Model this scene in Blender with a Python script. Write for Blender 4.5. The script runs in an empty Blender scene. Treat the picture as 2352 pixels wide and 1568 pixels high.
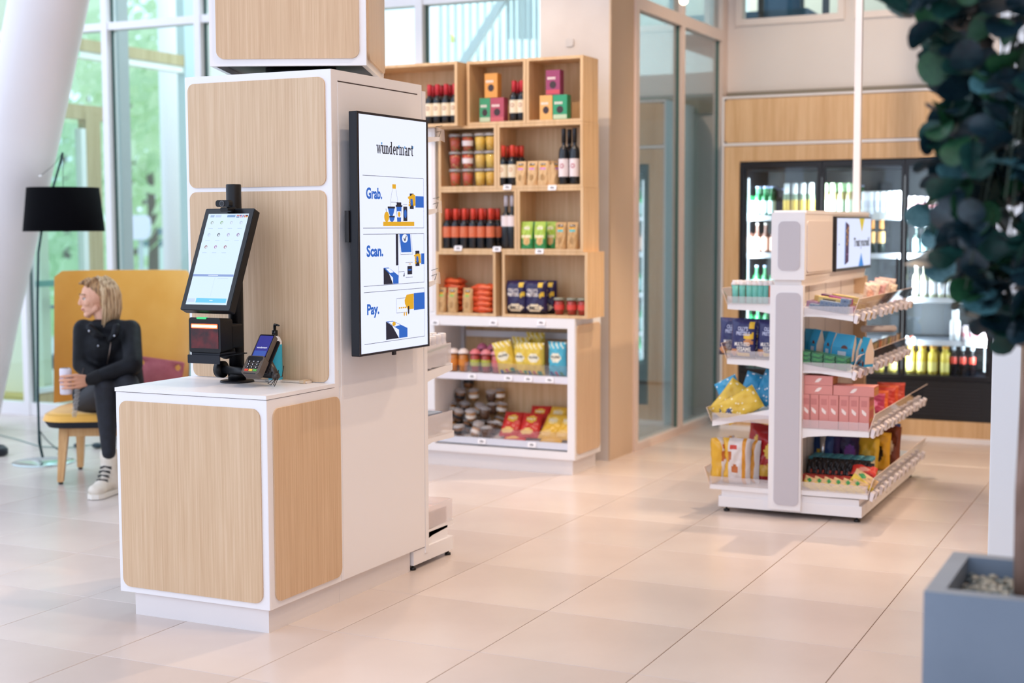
import bpy, bmesh, math, random
from mathutils import Vector, Matrix, Euler
random.seed(7)
SC = bpy.context.scene
COL = SC.collection
PI = math.pi

# ------------------------------------------------------------------ camera
YAW, PITCH, ROLL, FPX, EYE = .447, .0797, -.0032, 3281.7, 1.5075
_f = Vector((-math.sin(YAW)*math.cos(PITCH), math.cos(YAW)*math.cos(PITCH), -math.sin(PITCH)))
_r0 = Vector((math.cos(YAW), math.sin(YAW), 0)); _u0 = _r0.cross(_f)
_r = _r0*math.cos(ROLL) + _u0*math.sin(ROLL); _u = -_r0*math.sin(ROLL) + _u0*math.cos(ROLL)
O = Vector((0, 0, EYE))
cam = bpy.data.cameras.new('camera'); co = bpy.data.objects.new('camera', cam); COL.objects.link(co)
co.matrix_world = Matrix(((_r.x, _u.x, -_f.x, 0), (_r.y, _u.y, -_f.y, 0), (_r.z, _u.z, -_f.z, EYE), (0, 0, 0, 1)))
cam.sensor_width = 36; cam.lens = 36*FPX/2352; cam.clip_end = 300; cam.clip_start = .1
cam.dof.use_dof = True; cam.dof.focus_distance = 5.6; cam.dof.aperture_fstop = 1.8
SC.camera = co
SC.view_settings.view_transform = 'Standard'; SC.view_settings.look = 'None'
SC.view_settings.gamma = 1; SC.view_settings.use_curve_mapping = False
SC.view_settings.exposure = -0.02
cy_ = SC.cycles
cy_.use_denoising = True; cy_.max_bounces = 10; cy_.transparent_max_bounces = 24; cy_.diffuse_bounces = 4
cy_.glossy_bounces = 4; cy_.transmission_bounces = 6; cy_.caustics_reflective = False; cy_.caustics_refractive = False
cy_.sample_clamp_indirect = 6

# ------------------------------------------------------------------ world and lights
W = bpy.data.worlds.new('world'); SC.world = W; W.use_nodes = True
_bg = W.node_tree.nodes['Background']; _bg.inputs[0].default_value = (.76, .865, 1.07, 1); _bg.inputs[1].default_value = 1.85

def aim(o, t):
    o.rotation_euler = (Vector(t) - o.location).to_track_quat('-Z', 'Y').to_euler()

def spot(loc, tgt, e, ang=62, col=(1, .74, .52), r=.045, blend=.5):
    l = bpy.data.lights.new('ceiling_spot', 'SPOT'); l.energy = e; l.spot_size = math.radians(ang); l.spot_blend = blend
    l.color = col; l.shadow_soft_size = r
    o = bpy.data.objects.new('ceiling_spot', l); COL.objects.link(o); o.location = loc; aim(o, tgt); return o

def area(loc, tgt, e, sx, sy, col=(1, 1, 1)):
    l = bpy.data.lights.new('area_light', 'AREA'); l.energy = e; l.shape = 'RECTANGLE'; l.size = sx; l.size_y = sy; l.color = col
    o = bpy.data.objects.new('area_light', l); COL.objects.link(o); o.location = loc; aim(o, tgt); return o

spot((-1.3, 4.7, 4.6), (-3.3, 4.7, 0.9), 150, 46)          # onto the checkout counter, from the right
spot((-3.38, 6.5, 4.6), (-2.6, 4.6, 0), 115, 74, r=.03)           # behind the tower, throws its shadow forward
spot((-1.97, 8.88, 4.6), (-1.6, 6.6, 0), 450, 78, r=.03)          # behind the gondola
spot((-.5, 5.6, 4.6), (-1.3, 5.4, 0), 150, 76)             # open floor on the right
spot((-2.6, 7.2, 4.6), (-2.0, 8.2, .3), 60, 70)           # gondola from the left
spot((-.6, 7.4, 4.6), (-1.6, 7.9, .6), 260, 60)            # gondola from the right
spot((-3.4, 5.9, 4.6), (-3.9, 8.1, 1.5), 190, 56)          # wall shelves
spot((-4.6, 6.2, 4.6), (-4.0, 8.1, 1.5), 110, 56)
spot((-1.9, 8.2, 4.6), (-2.3, 10.2, 1.7), 190, 70)         # cooler surround
spot((1.2, 7.9, 3.5), (-1.85, 8.0, 1.0), 260, 36)            # unseen low spot added to brighten the gondola's right side
spot((-1.4, 2.6, 4.6), (-2.0, 3.8, 0), 30, 70)

# ------------------------------------------------------------------ picking positions out of the photograph
def _solve(P, e, px=None, py=None):
    P = Vector(P); e = Vector(e); d = P - O
    if px is not None: a, b = _r, (px-1176)/FPX
    else: a, b = -_u, (py-784)/FPX
    return (b*d.dot(_f) - d.dot(a)) / (e.dot(a) - b*e.dot(_f))
def X(px, y, z=1.0): return _solve((0, y, z), (1, 0, 0), px=px)
def Y(px, x, z=1.0): return _solve((x, 0, z), (0, 1, 0), px=px)
def Z(py, x, y): return _solve((x, y, 0), (0, 0, 1), py=py)
def ray(px, py): return _f + _r*((px-1176)/FPX) - _u*((py-784)/FPX)
def AT(px, py, d): return O + ray(px, py)*d
def ATZ(px, py, z=0.0):
    d = ray(px, py); return O + d*((z-EYE)/d.z)

# ------------------------------------------------------------------ materials
def lin(h):
    h = h.lstrip('#'); c = [int(h[i:i+2], 16)/255 for i in (0, 2, 4)]
    return tuple((x/12.92 if x <= .04045 else ((x+.055)/1.055)**2.4) for x in c) + (1,)
MATS = {}
def M(h, rough=.5, metal=0.0, emit=0.0, coat=0.0, spec=.5):
    k = ('p', h, rough, metal, emit, coat, spec)
    if k in MATS: return MATS[k]
    m = bpy.data.materials.new('plain_' + h.strip('#')); m.use_nodes = True; n = m.node_tree.nodes['Principled BSDF']
    n.inputs['Base Color'].default_value = lin(h) if emit == 0 else (0, 0, 0, 1)
    n.inputs['Roughness'].default_value = rough; n.inputs['Metallic'].default_value = metal
    n.inputs['Coat Weight'].default_value = coat; n.inputs['Specular IOR Level'].default_value = spec
    if emit: n.inputs['Emission Color'].default_value = lin(h); n.inputs['Emission Strength'].default_value = emit*1.1
    MATS[k] = m; return m

def noisy(name, h1, h2, scale=(4, 4, 4), rough=.5, detail=3, metal=0.0, bump=0.0, lo=.35, hi=.65, rand=0.0, spec=.5, h3=None, dist=0.0, sheen=0.0, trl=0.0):
    if name in MATS: return MATS[name]
    m = bpy.data.materials.new(name); m.use_nodes = True; t = m.node_tree; n = t.nodes; L = t.links; p = n['Principled BSDF']
    tc = n.new('ShaderNodeTexCoord'); mp = n.new('ShaderNodeMapping'); mp.inputs['Scale'].default_value = scale
    no = n.new('ShaderNodeTexNoise'); no.inputs['Scale'].default_value = 1; no.inputs['Detail'].default_value = detail; no.inputs['Distortion'].default_value = dist
    cr = n.new('ShaderNodeValToRGB'); cr.color_ramp.elements[0].position = lo; cr.color_ramp.elements[1].position = hi
    cr.color_ramp.elements[0].color = lin(h1); cr.color_ramp.elements[1].color = lin(h2)
    if h3: e = cr.color_ramp.elements.new((lo+hi)/2); e.color = lin(h3)
    L.new(tc.outputs['Object'], mp.inputs[0]); L.new(mp.outputs[0], no.inputs['Vector']); L.new(no.outputs[0], cr.inputs[0])
    src = cr.outputs[0]
    if rand:
        oi = n.new('ShaderNodeObjectInfo'); hs = n.new('ShaderNodeHueSaturation'); mr = n.new('ShaderNodeMapRange')
        mr.inputs[3].default_value = 1-rand; mr.inputs[4].default_value = 1+rand
        L.new(oi.outputs['Random'], mr.inputs[0]); L.new(mr.outputs[0], hs.inputs['Value']); L.new(src, hs.inputs['Color']); src = hs.outputs[0]
    L.new(src, p.inputs['Base Color'])
    p.inputs['Roughness'].default_value = rough; p.inputs['Metallic'].default_value = metal; p.inputs['Specular IOR Level'].default_value = spec
    if sheen: p.inputs['Sheen Weight'].default_value = sheen
    if bump:
        b = n.new('ShaderNodeBump'); b.inputs['Strength'].default_value = bump; b.inputs['Distance'].default_value = .01
        L.new(no.outputs[0], b.inputs['Height']); L.new(b.outputs[0], p.inputs['Normal'])
    if trl:
        tr = n.new('ShaderNodeBsdfTranslucent'); mx = n.new('ShaderNodeMixShader'); mx.inputs[0].default_value = trl
        L.new(src, tr.inputs[0]); L.new(p.outputs[0], mx.inputs[1]); L.new(tr.outputs[0], mx.inputs[2]); L.new(mx.outputs[0], n['Material Output'].inputs[0])
    MATS[name] = m; return m

def wood(name, h1, h2, h3, rough=.45, sx=95, sz=1.8):
    if name in MATS: return MATS[name]
    m = bpy.data.materials.new(name); m.use_nodes = True; t = m.node_tree; n = t.nodes; L = t.links; p = n['Principled BSDF']
    tc = n.new('ShaderNodeTexCoord')
    def layer(s, det, dist):
        mp = n.new('ShaderNodeMapping'); mp.inputs['Scale'].default_value = s
        no = n.new('ShaderNodeTexNoise'); no.inputs['Scale'].default_value = 1; no.inputs['Detail'].default_value = det; no.inputs['Distortion'].default_value = dist
        L.new(tc.outputs['Object'], mp.inputs[0]); L.new(mp.outputs[0], no.inputs['Vector']); return no.outputs[0]
    a = layer((sx, sx, sz), 4, .15); b = layer((14, 14, .7), 2, .5); c = layer((260, 260, 6), 2, 0)
    m1 = n.new('ShaderNodeMix'); m1.data_type = 'FLOAT'; m1.inputs[0].default_value = .28; L.new(a, m1.inputs[2]); L.new(b, m1.inputs[3])
    m2 = n.new('ShaderNodeMix'); m2.data_type = 'FLOAT'; m2.inputs[0].default_value = .3; L.new(m1.outputs[0], m2.inputs[2]); L.new(c, m2.inputs[3])
    cr = n.new('ShaderNodeValToRGB'); e = cr.color_ramp.elements; e[0].position = .38; e[1].position = .62
    e[0].color = lin(h1); e[1].color = lin(h3); k = e.new(.5); k.color = lin(h2)
    L.new(m2.outputs[0], cr.inputs[0]); L.new(cr.outputs[0], p.inputs['Base Color']); p.inputs['Roughness'].default_value = rough
    MATS[name] = m; return m

def glass(name, tint='#FFFFFF', refl=1.0, rough=0.0, frost=0.0):
    if name in MATS: return MATS[name]
    m = bpy.data.materials.new(name); m.use_nodes = True; t = m.node_tree; n = t.nodes; L = t.links
    n.remove(n['Principled BSDF']); tr = n.new('ShaderNodeBsdfTransparent'); tr.inputs[0].default_value = lin(tint)
    gl = n.new('ShaderNodeBsdfGlossy'); gl.inputs['Roughness'].default_value = rough
    lw = n.new('ShaderNodeLayerWeight'); lw.inputs[0].default_value = .5; pw_ = n.new('ShaderNodeMath'); pw_.operation = 'POWER'; pw_.inputs[1].default_value = 5
    fr = n.new('ShaderNodeMath'); fr.operation = 'MULTIPLY_ADD'; fr.inputs[1].default_value = .96; fr.inputs[2].default_value = .04; fr.use_clamp = True
    L.new(lw.outputs['Facing'], pw_.inputs[0]); L.new(pw_.outputs[0], fr.inputs[0])
    mu = n.new('ShaderNodeMath'); mu.operation = 'MULTIPLY'; mu.inputs[1].default_value = refl; mu.use_clamp = True
    mx = n.new('ShaderNodeMixShader'); L.new(fr.outputs[0], mu.inputs[0]); L.new(mu.outputs[0], mx.inputs[0]); L.new(tr.outputs[0], mx.inputs[1]); L.new(gl.outputs[0], mx.inputs[2])
    out = mx.outputs[0]
    if frost:
        df = n.new('ShaderNodeBsdfDiffuse'); df.inputs[0].default_value = lin('#F4F0F2'); m2 = n.new('ShaderNodeMixShader'); m2.inputs[0].default_value = frost
        L.new(out, m2.inputs[1]); L.new(df.outputs[0], m2.inputs[2]); out = m2.outputs[0]
    L.new(out, n['Material Output'].inputs[0]); MATS[name] = m; return m

WHITE = M('#EFEDEE', .35); WHITE2 = M('#E4DEDC', .5); BLACK = M('#0C0B0E', .35); DARK = M('#1A1A1F', .5); GREYP = M('#C9C6C8', .5)
OAK = wood('oak_laminate', '#CBA985', '#D3B38F', '#DBBD9B'); OAK2 = wood('oak_shelf', '#CDA676', '#D8B385', '#E1BF93', sx=40)
CLEAR = glass('clear_acrylic', '#FBF8F8', 1.6); WGLASS = glass('window_glass', '#F2FBFA', .9); CGLASS = glass('partition_glass', '#DCE8E8', 2.6)
DGLASS = glass('cooler_door_glass', '#EEF4F6', .8); FROST = glass('frosted_acrylic', '#FFFFFF', 1.0, .1, .35)
STEEL = M('#C9CDD2', .22, 1.0); CHROME = M('#E8E8EA', .08, 1.0)

# ------------------------------------------------------------------ mesh helper
class G:
    def __init__(s): s.v = []; s.f = []; s.m = []; s.mats = []; s.sm = []; s.cur = None; s.T = None; s.s = False
    def mat(s, m): s.cur = m; return s
    def add(s, vs, fs, smooth=False, mats=None):
        b = len(s.v)
        for v in vs:
            v = Vector(v); s.v.append(tuple(s.T @ v) if s.T else tuple(v))
        for i, f in enumerate(fs):
            s.f.append(tuple(b+k for k in f)); m = mats[i] if mats else s.cur
            if m not in s.mats: s.mats.append(m)
            s.m.append(s.mats.index(m)); s.sm.append(smooth)
        return s
    def box(s, x0, x1, y0, y1, z0, z1):
        return s.add([(x0,y0,z0),(x1,y0,z0),(x1,y1,z0),(x0,y1,z0),(x0,y0,z1),(x1,y0,z1),(x1,y1,z1),(x0,y1,z1)],
                     [(0,3,2,1),(4,5,6,7),(0,1,5,4),(1,2,6,5),(2,3,7,6),(3,0,4,7)])
    def prism(s, pts, fn, smooth=False):      # pts 2d, fn(a,b,t) -> 3d, t in 0..1
        n = len(pts); vs = [fn(a, b, 0) for a, b in pts] + [fn(a, b, 1) for a, b in pts]
        fs = [tuple(range(n))[::-1], tuple(range(n, 2*n))] + [(i, (i+1) % n, n+(i+1) % n, n+i) for i in range(n)]
        return s.add(vs, fs, smooth)
    def rbox(s, x0, x1, y0, y1, z0, z1, r=.01, axis='y', seg=5):
        if axis == 'y': return s.prism(rrect(x0, x1, z0, z1, r, seg), lambda a, b, t: (a, y0+(y1-y0)*t, b))
        if axis == 'x': return s.prism(rrect(y0, y1, z0, z1, r, seg), lambda a, b, t: (x0+(x1-x0)*t, a, b))
        return s.prism(rrect(x0, x1, y0, y1, r, seg), lambda a, b, t: (a, b, z0+(z1-z0)*t))
    def lathe(s, prof, c=(0, 0, 0), seg=16, smooth=True, cap=True, sy=1.0):
        vs = []; fs = []; n = len(prof)
        for r, z in prof:
            for k in range(seg):
                a = 2*PI*k/seg; vs.append((c[0]+r*math.cos(a), c[1]+r*math.sin(a)*sy, c[2]+z))
        for i in range(n-1):
            for k in range(seg):
                k2 = (k+1) % seg; fs.append((i*seg+k, i*seg+k2, (i+1)*seg+k2, (i+1)*seg+k))
        if cap: fs.append(tuple(range(seg))[::-1]); fs.append(tuple((n-1)*seg+k for k in range(seg)))
        return s.add(vs, fs, smooth)
    def tube(s, pts, r, seg=8, smooth=True, r1=None):
        pts = [Vector(p) for p in pts]; vs = []; fs = []; n = len(pts); prev = None
        for i, p in enumerate(pts):
            t = (pts[min(i+1, n-1)] - pts[max(i-1, 0)]).normalized()
            if prev is None:
                a = Vector((0, 0, 1)) if abs(t.z) < .9 else Vector((1, 0, 0)); u = t.cross(a).normalized()
            else:
                u = (prev - t*prev.dot(t)); u = u.normalized() if u.length > 1e-6 else t.orthogonal().normalized()
            prev = u; w = t.cross(u); rr = r if r1 is None else r + (r1-r)*i/(n-1)
            for k in range(seg):
                a = 2*PI*k/seg; vs.append(p + u*rr*math.cos(a) + w*rr*math.sin(a))
        for i in range(n-1):
            for k in range(seg):
                k2 = (k+1) % seg; fs.append((i*seg+k, i*seg+k2, (i+1)*seg+k2, (i+1)*seg+k))
        fs.append(tuple(range(seg))[::-1]); fs.append(tuple((n-1)*seg+k for k in range(seg)))
        return s.add(vs, fs, smooth)
    def ell(s, c, r, seg=12, rings=8, rot=None):
        vs = []; fs = []; c = Vector(c); R = rot or Matrix.Identity(3)
        for i in range(1, rings):
            th = PI*i/rings
            for k in range(seg):
                a = 2*PI*k/seg; vs.append(c + R @ Vector((r[0]*math.sin(th)*math.cos(a), r[1]*math.sin(th)*math.sin(a), r[2]*math.cos(th))))
        vs.append(c + R @ Vector((0, 0, r[2]))); vs.append(c + R @ Vector((0, 0, -r[2]))); t, b = len(vs)-2, len(vs)-1
        for i in range(rings-2):
            for k in range(seg):
                k2 = (k+1) % seg; fs.append((i*seg+k, (i+1)*seg+k, (i+1)*seg+k2, i*seg+k2))
        for k in range(seg):
            k2 = (k+1) % seg; fs.append((t, k, k2)); fs.append((b, (rings-2)*seg+k2, (rings-2)*seg+k))
        return s.add(vs, fs, True)
    def cap(s, p0, p1, r0, r1, seg=12):
        p0 = Vector(p0); p1 = Vector(p1); s.ell(p0, (r0,)*3, seg, 8); s.ell(p1, (r1,)*3, seg, 8)
        d = p1-p0; return s.tube([p0, p0+d*.5, p1], r0, seg, True, r1)
    def poly(s, pts, fn): return s.add([fn(a, b) for a, b in pts], [tuple(range(len(pts)))])
    def mesh(s, name):
        me = bpy.data.meshes.new(name); me.from_pydata(s.v, [], s.f)
        for m in s.mats: me.materials.append(m)
        me.polygons.foreach_set('material_index', s.m); me.polygons.foreach_set('use_smooth', s.sm); me.update(); return me

def rrect(x0, x1, z0, z1, r, seg=5):
    o = []
    for cx, cz, a0 in ((x1-r, z0+r, -PI/2), (x1-r, z1-r, 0), (x0+r, z1-r, PI/2), (x0+r, z0+r, PI)):
        for k in range(seg+1): a = a0 + PI/2*k/seg; o.append((cx+r*math.cos(a), cz+r*math.sin(a)))
    return o

def tag(o, label=None, cat=None, group=None, kind=None):
    if label: o['label'] = label
    if cat: o['category'] = cat
    if group: o['group'] = group
    if kind: o['kind'] = kind
    return o
def ob(name, g, parent=None, loc=None, rot=None, label=None, kind=None):
    me = g.mesh(name) if isinstance(g, G) else g
    o = bpy.data.objects.new(name, me); COL.objects.link(o)
    if parent: o.parent = parent
    if loc: o.location = loc
    if rot: o.rotation_euler = rot
    if label: o['label'] = label
    if kind: o['kind'] = kind
    return o
def empty(name, label=None, cat=None, loc=(0, 0, 0), rot=(0, 0, 0), group=None, kind=None):
    o = bpy.data.objects.new(name, None); COL.objects.link(o); o.empty_display_size = .05; o.location = loc; o.rotation_euler = rot
    return tag(o, label, cat, group, kind)
def put(tpl, name, label, cat, loc, rot=(0, 0, 0), group=None, scale=None):
    """a thing from a template: [(part name, mesh, part label, [sub-parts])]"""
    root = empty(name, label, cat, loc, rot, group)
    if scale: root.scale = scale
    for p in tpl:
        o = ob(p[0], p[1], root, label=p[2] if len(p) > 2 else None)
        for q in (p[3] if len(p) > 3 else []): ob(q[0], q[1], o, label=q[2] if len(q) > 2 else None)
    return root
ORD = ['first', 'second', 'third', 'fourth', 'fifth', 'sixth', 'seventh', 'eighth', 'ninth', 'tenth', 'eleventh', 'twelfth', 'thirteenth', 'fourteenth', 'fifteenth']
def nth(i, n, side='from the left'):
    if n == 1: return ''
    if i == 0: return 'leftmost'
    if i == n-1: return 'rightmost'
    return ORD[i]
def lab(i, n, desc, where):
    if n == 1: return f'{desc} {where}'
    if i == 0: return f'leftmost {desc} {where}'
    if i == n-1: return f'rightmost {desc} {where}'
    return f'{ORD[i]} {desc} from the left {where}'

# ------------------------------------------------------------------ flat lettering
def text_polys(s, size=1.0, bold=0.0):
    cu = bpy.data.curves.new('lettering', 'FONT'); cu.body = s; cu.size = size; cu.offset = bold; cu.resolution_u = 3
    o = bpy.data.objects.new('lettering', cu); me = bpy.data.meshes.new_from_object(o)
    vs = [v.co.copy() for v in me.vertices]; fs = [tuple(p.vertices) for p in me.polygons]
    bpy.data.objects.remove(o); bpy.data.meshes.remove(me); return vs, fs
def text_fit(g, s, x0, x1, y0, y1, fn, mat, bold=.02, caps=None):
    """lettering filling the box x0..x1, y0..y1 of the flat chart fn(a, b); s is None: print too small to read, drawn as short bars"""
    if s is None:
        for k in range(5):
            a, b = x0+(x1-x0)*k/5, x0+(x1-x0)*(k+.72)/5
            g.mat(mat).add([fn(a, y0), fn(b, y0), fn(b, y1), fn(a, y1)], [(0, 1, 2, 3)])
        return
    vs, fs = text_polys(s, 1.0, bold)
    if not vs: return
    ax = min(v.x for v in vs); bx = max(v.x for v in vs); ay = min(v.y for v in vs); by = max(v.y for v in vs)
    g.mat(mat).add([fn(x0+(v.x-ax)/(bx-ax)*(x1-x0), y0+(v.y-ay)/(by-ay)*(y1-y0)) for v in vs], fs)

# ------------------------------------------------------------------ packaging templates
_tc = {}
def cached(fn):
    def w(*a, **k):
        key = (fn.__name__, a, tuple(sorted(k.items())))
        if key not in _tc: _tc[key] = fn(*a, **k)
        return _tc[key]
    return w
@cached
def bottle(h, r, glassm, capm, labm, nl=.32, neck=.30, lab0=.2, lab1=.52, capl=.28, shoulder=.12, logo=None, seg=14):
    rn = r*neck; zs = h*(1-nl-shoulder); zn = h*(1-nl); g = G().mat(glassm)
    prof = [(r*.9, 0), (r, .01*h), (r, zs)] + [(rn+(r-rn)*math.cos(PI/2*t), zs+(zn-zs)*math.sin(PI/2*t)) for t in (.3, .55, .8)] + [(rn, zn+.02*h), (rn, h*.97), (rn*1.15, h*.975), (rn*1.15, h)]
    g.lathe(prof, seg=seg)
    c = G().mat(capm); c.lathe([(rn*1.22, h*(1-capl)), (rn*1.2, h*.99), (rn*1.05, h*1.004)], seg=seg)
    l = G().mat(labm); l.lathe([(r*1.015, h*lab0), (r*1.015, h*lab1)], seg=seg, cap=False)
    sub = []
    if logo:
        q = G().mat(logo); zc = h*(lab0*.4+lab1*.6); rr = r*.42
        q.add([(rr*math.cos(a*PI/8), -math.sqrt(max(0, (r*1.03)**2-(rr*math.cos(a*PI/8))**2)), zc+rr*math.sin(a*PI/8)*1.1) for a in range(16)] +
              [(rr*.6*math.cos(a*PI/8), -r*1.035, zc+rr*.66*math.sin(a*PI/8)) for a in range(16)], [(a, (a+1) % 16, 16+(a+1) % 16, 16+a) for a in range(16)])
        sub = [('label_print', q.mesh('label_print'))]
    return [('glass_body', g.mesh('glass_body')), ('cap', c.mesh('cap')), ('paper_label', l.mesh('paper_label'), None, sub)]
@cached
def can(h, r, body, top=None, band=None):
    g = G().mat(body); g.lathe([(r*.85, 0), (r, .04*h), (r, .93*h), (r*.86, .985*h)], seg=14)
    t = G().mat(top or STEEL); t.lathe([(r*.86, .985*h), (r*.86, h), (r*.75, h*.995)], seg=14)
    o = [('can_body', g.mesh('can_body')), ('lid', t.mesh('lid'))]
    if band: b = G().mat(band); b.lathe([(r*1.01, .3*h), (r*1.01, .6*h)], seg=14, cap=False); o.append(('printed_band', b.mesh('printed_band')))
    return o
def pillow_d(u, v, d):
    a = max(0., 1-abs(2*u-1)**3.2); b = max(0., min(1., min(v, 1-v)/.07)); c = max(0., 1-abs(2*v-1)**5)
    return d/2*a**.6*c**.5*min(1, b+.02)
def pouch(w, h, d, paint, texts=(), gusset=False, seed=1, nu=16, nv=22, back=None, crinkle=.006):
    """crimped foil bag standing on z=0, printed side towards -y; paint(u,v) -> material"""
    key = ('pouch', w, h, d, id(paint), seed)
    if key in _tc: return _tc[key]
    rnd = random.Random(seed); ph = [rnd.uniform(0, 6) for _ in range(8)]
    def wr(u, v):
        return crinkle*(math.sin(9*u+7*v+ph[0])*.5+math.sin(17*u-13*v+ph[1])*.3+math.sin(31*v+11*u+ph[2])*.25)*(1 if .03 < v < .97 else .2)
    def dep(u, v):
        if gusset: return d/2*max(0, 1-abs(2*u-1)**6)**.5*(1-v**2.2)*.98+.001
        return pillow_d(u, v, d)+.0008
    def xx(u, v): return (u-.5)*w*(1-.05*math.sin(PI*min(1, max(0, v)))*(0 if gusset else 1))
    def P(u, v, s):
        dz = dep(u, v); zig = .002*math.sin(u*60) if (v < .05 or v > .95) and not gusset else 0
        return (xx(u, v), s*(dz+(wr(u, v) if dz > .006 else 0)) + zig, v*h)
    g = G()
    for s in (-1, 1):
        vs = [P(i/nu, j/nv, s) for j in range(nv+1) for i in range(nu+1)]; fs = []; ms = []
        for j in range(nv):
            for i in range(nu):
                a = j*(nu+1)+i; q = (a, a+1, a+nu+2, a+nu+1); fs.append(q if s < 0 else q[::-1])
                ms.append(paint((i+.5)/nu, (j+.5)/nv) if s < 0 or back is None else back)
        g.cur = None; g.add(vs, fs, True, ms)
    if gusset:
        c = paint(.5, .02)
        for e in (0, 1):
            vs = [P(e, j/nv, -1) for j in range(nv+1)] + [P(e, j/nv, 1) for j in range(nv+1)]
            g.mat(c).add(vs, [(j, j+1, nv+2+j, nv+1+j) for j in range(nv)])
        g.mat(c).add([P(i/nu, 0, -1) for i in range(nu+1)] + [P(i/nu, 0, 1) for i in range(nu+1)], [(i, i+1, nu+2+i, nu+1+i) for i in range(nu)])
    t = [('foil_bag', g.mesh('foil_bag'))]
    if texts:
        q = G()
        for (s, u0, u1, v0, v1, m, b) in texts:
            text_fit(q, s, u0, u1, v0, v1, lambda a, c: (xx(a, c), -(dep(a, c)+wr(a, c))-.0012, c*h), m, b)
        t.append(('lettering', q.mesh('lettering')))
    _tc[key] = t; return t
@cached
def carton(w, d, h, body, print1=None, print2=None, side=None, txt=None):
    g = G().mat(body).rbox(-w/2, w/2, -d/2, d/2, 0, h, .0015, 'z', 1); o = [('box_body', g.mesh('box_body'))]
    F = lambda a, b: (-w/2+a*w, -d/2-.0006, b*h)
    q = G()
    if print1: q.mat(print1).poly([(.5+.24*math.cos(k*PI/8), .40+.24*w/h*math.sin(k*PI/8)) for k in range(16)], F)
    if print2: q.mat(print2).poly([(.02, .03), (.98, .03), (.98, .2), (.02, .2)], F)
    if txt: text_fit(q, txt[0], .12, .7, .62, .72, F, txt[1], .02)
    if q.f: o.append(('front_print', q.mesh('front_print')))
    return o
@cached
def tub(h, r, inner, lid, lab=None, dome=False):
    b = G().mat(glass('cup_plastic', '#F6F6F4', 1.2)); b.lathe([(r*.8, 0), (r, h*.86)], seg=14)
    c = G().mat(inner); c.lathe([(r*.74, .003), (r*.93, h*.78), (r*.5, h*.84)], seg=14)
    l = G().mat(lid); l.lathe([(r*1.08, h*.86), (r*1.08, h*.9)] + ([(r*.95, h*.96), (r*.6, h*1.06), (r*.1, h*1.1)] if dome else [(r*1.0, h*.95), (r*.98, h)]), seg=14)
    o = [('cup', b.mesh('cup')), ('food_inside', c.mesh('food_inside')), ('lid', l.mesh('lid'))]
    if lab: q = G().mat(lab); q.lathe([(r*.93, h*.3), (r*.99, h*.6)], seg=14, cap=False); q2 = q.mesh('paper_label'); o.append(('paper_label', q2))
    return o
def price_tag(parent, x, y, z, rz=0, w=.055, h=.032, tilt=.25, name='price_tag'):
    g = G().mat(M('#F3F0F2', .4)).rbox(-w/2, w/2, -.002, 0, -h/2, h/2, .004, 'y', 2)
    q = G().mat(M('#5A5458', .6))
    q.box(-w*.22, -w*.12, -.0026, -.002, -h*.2, h*.22).box(-w*.06, w*.08, -.0026, -.002, -h*.2, h*.22).box(w*.13, w*.24, -.0026, -.002, -h*.2, h*.1)
    if 'tagm' not in _tc: _tc['tagm'] = (g.mesh('price_tag'), q.mesh('printed_figures'))
    o = ob(name, _tc['tagm'][0], parent, (x, y, z), (-tilt, 0, rz)); o.scale = (w/.055, 1, h/.032) if False else (1, 1, 1)
    ob('printed_figures', _tc['tagm'][1], o); return o

# ================================================================== THE SETTING
def proj(P):
    d = Vector(P)-O; z = d.dot(_f)
    return (1176+FPX*d.dot(_r)/z, 784-FPX*d.dot(_u)/z) if z > .3 else (-9999, -9999)
TILE = noisy('floor_tile_stone', '#C8BAB2', '#D2C5BD', (1.3, 1.3, 1.3), .26, 5, rand=.035, h3='#CDBFB7', spec=.5)
GROUT = M('#8F7468', .9)
fl = ob('floor', G().mat(GROUT).box(-12, 3, -1.5, 13.2, -.06, -.0035)); tag(fl, 'floor of large beige stone tiles', kind='structure')
tg = G().mat(TILE).add([], [])
def tile_mesh():
    g = G().mat(TILE); a = .2985; b = .2972
    g.add([(-a,-a,-.012),(a,-a,-.012),(a,a,-.012),(-a,a,-.012),(-a,-a,-.0012),(a,-a,-.0012),(a,a,-.0012),(-a,a,-.0012),(-b,-b,0),(b,-b,0),(b,b,0),(-b,b,0)],
          [(0,1,5,4),(1,2,6,5),(2,3,7,6),(3,0,4,7),(4,5,9,8),(5,6,10,9),(6,7,11,10),(7,4,8,11),(8,9,10,11)])
    return g.mesh('floor_tile')
tm = tile_mesh(); rest = G().mat(TILE); cnt = 0
for i in range(-15, 9):
    for j in range(-9, 14):
        cx, cy = -2.8675+.6*i+.3, 4.4444+.6*j+.3
        vis = any(-60 < proj((cx+a, cy+b, 0))[0] < 2410 and proj((cx+a, cy+b, 0))[1] < 1640 for a in (-.3, .3) for b in (-.3, .3)) and cy < 10.3 and cy > 2
        if cy > 8.95 and cx < -3.6: vis = False
        if vis and cnt < 290:
            o = ob('floor_tile', tm, fl, (cx, cy, 0)); cnt += 1
        else: rest.box(cx-.2985, cx+.2985, cy-.2985, cy+.2985, -.012, 0)
ob('tile_field', rest, fl, kind='stuff')

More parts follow.
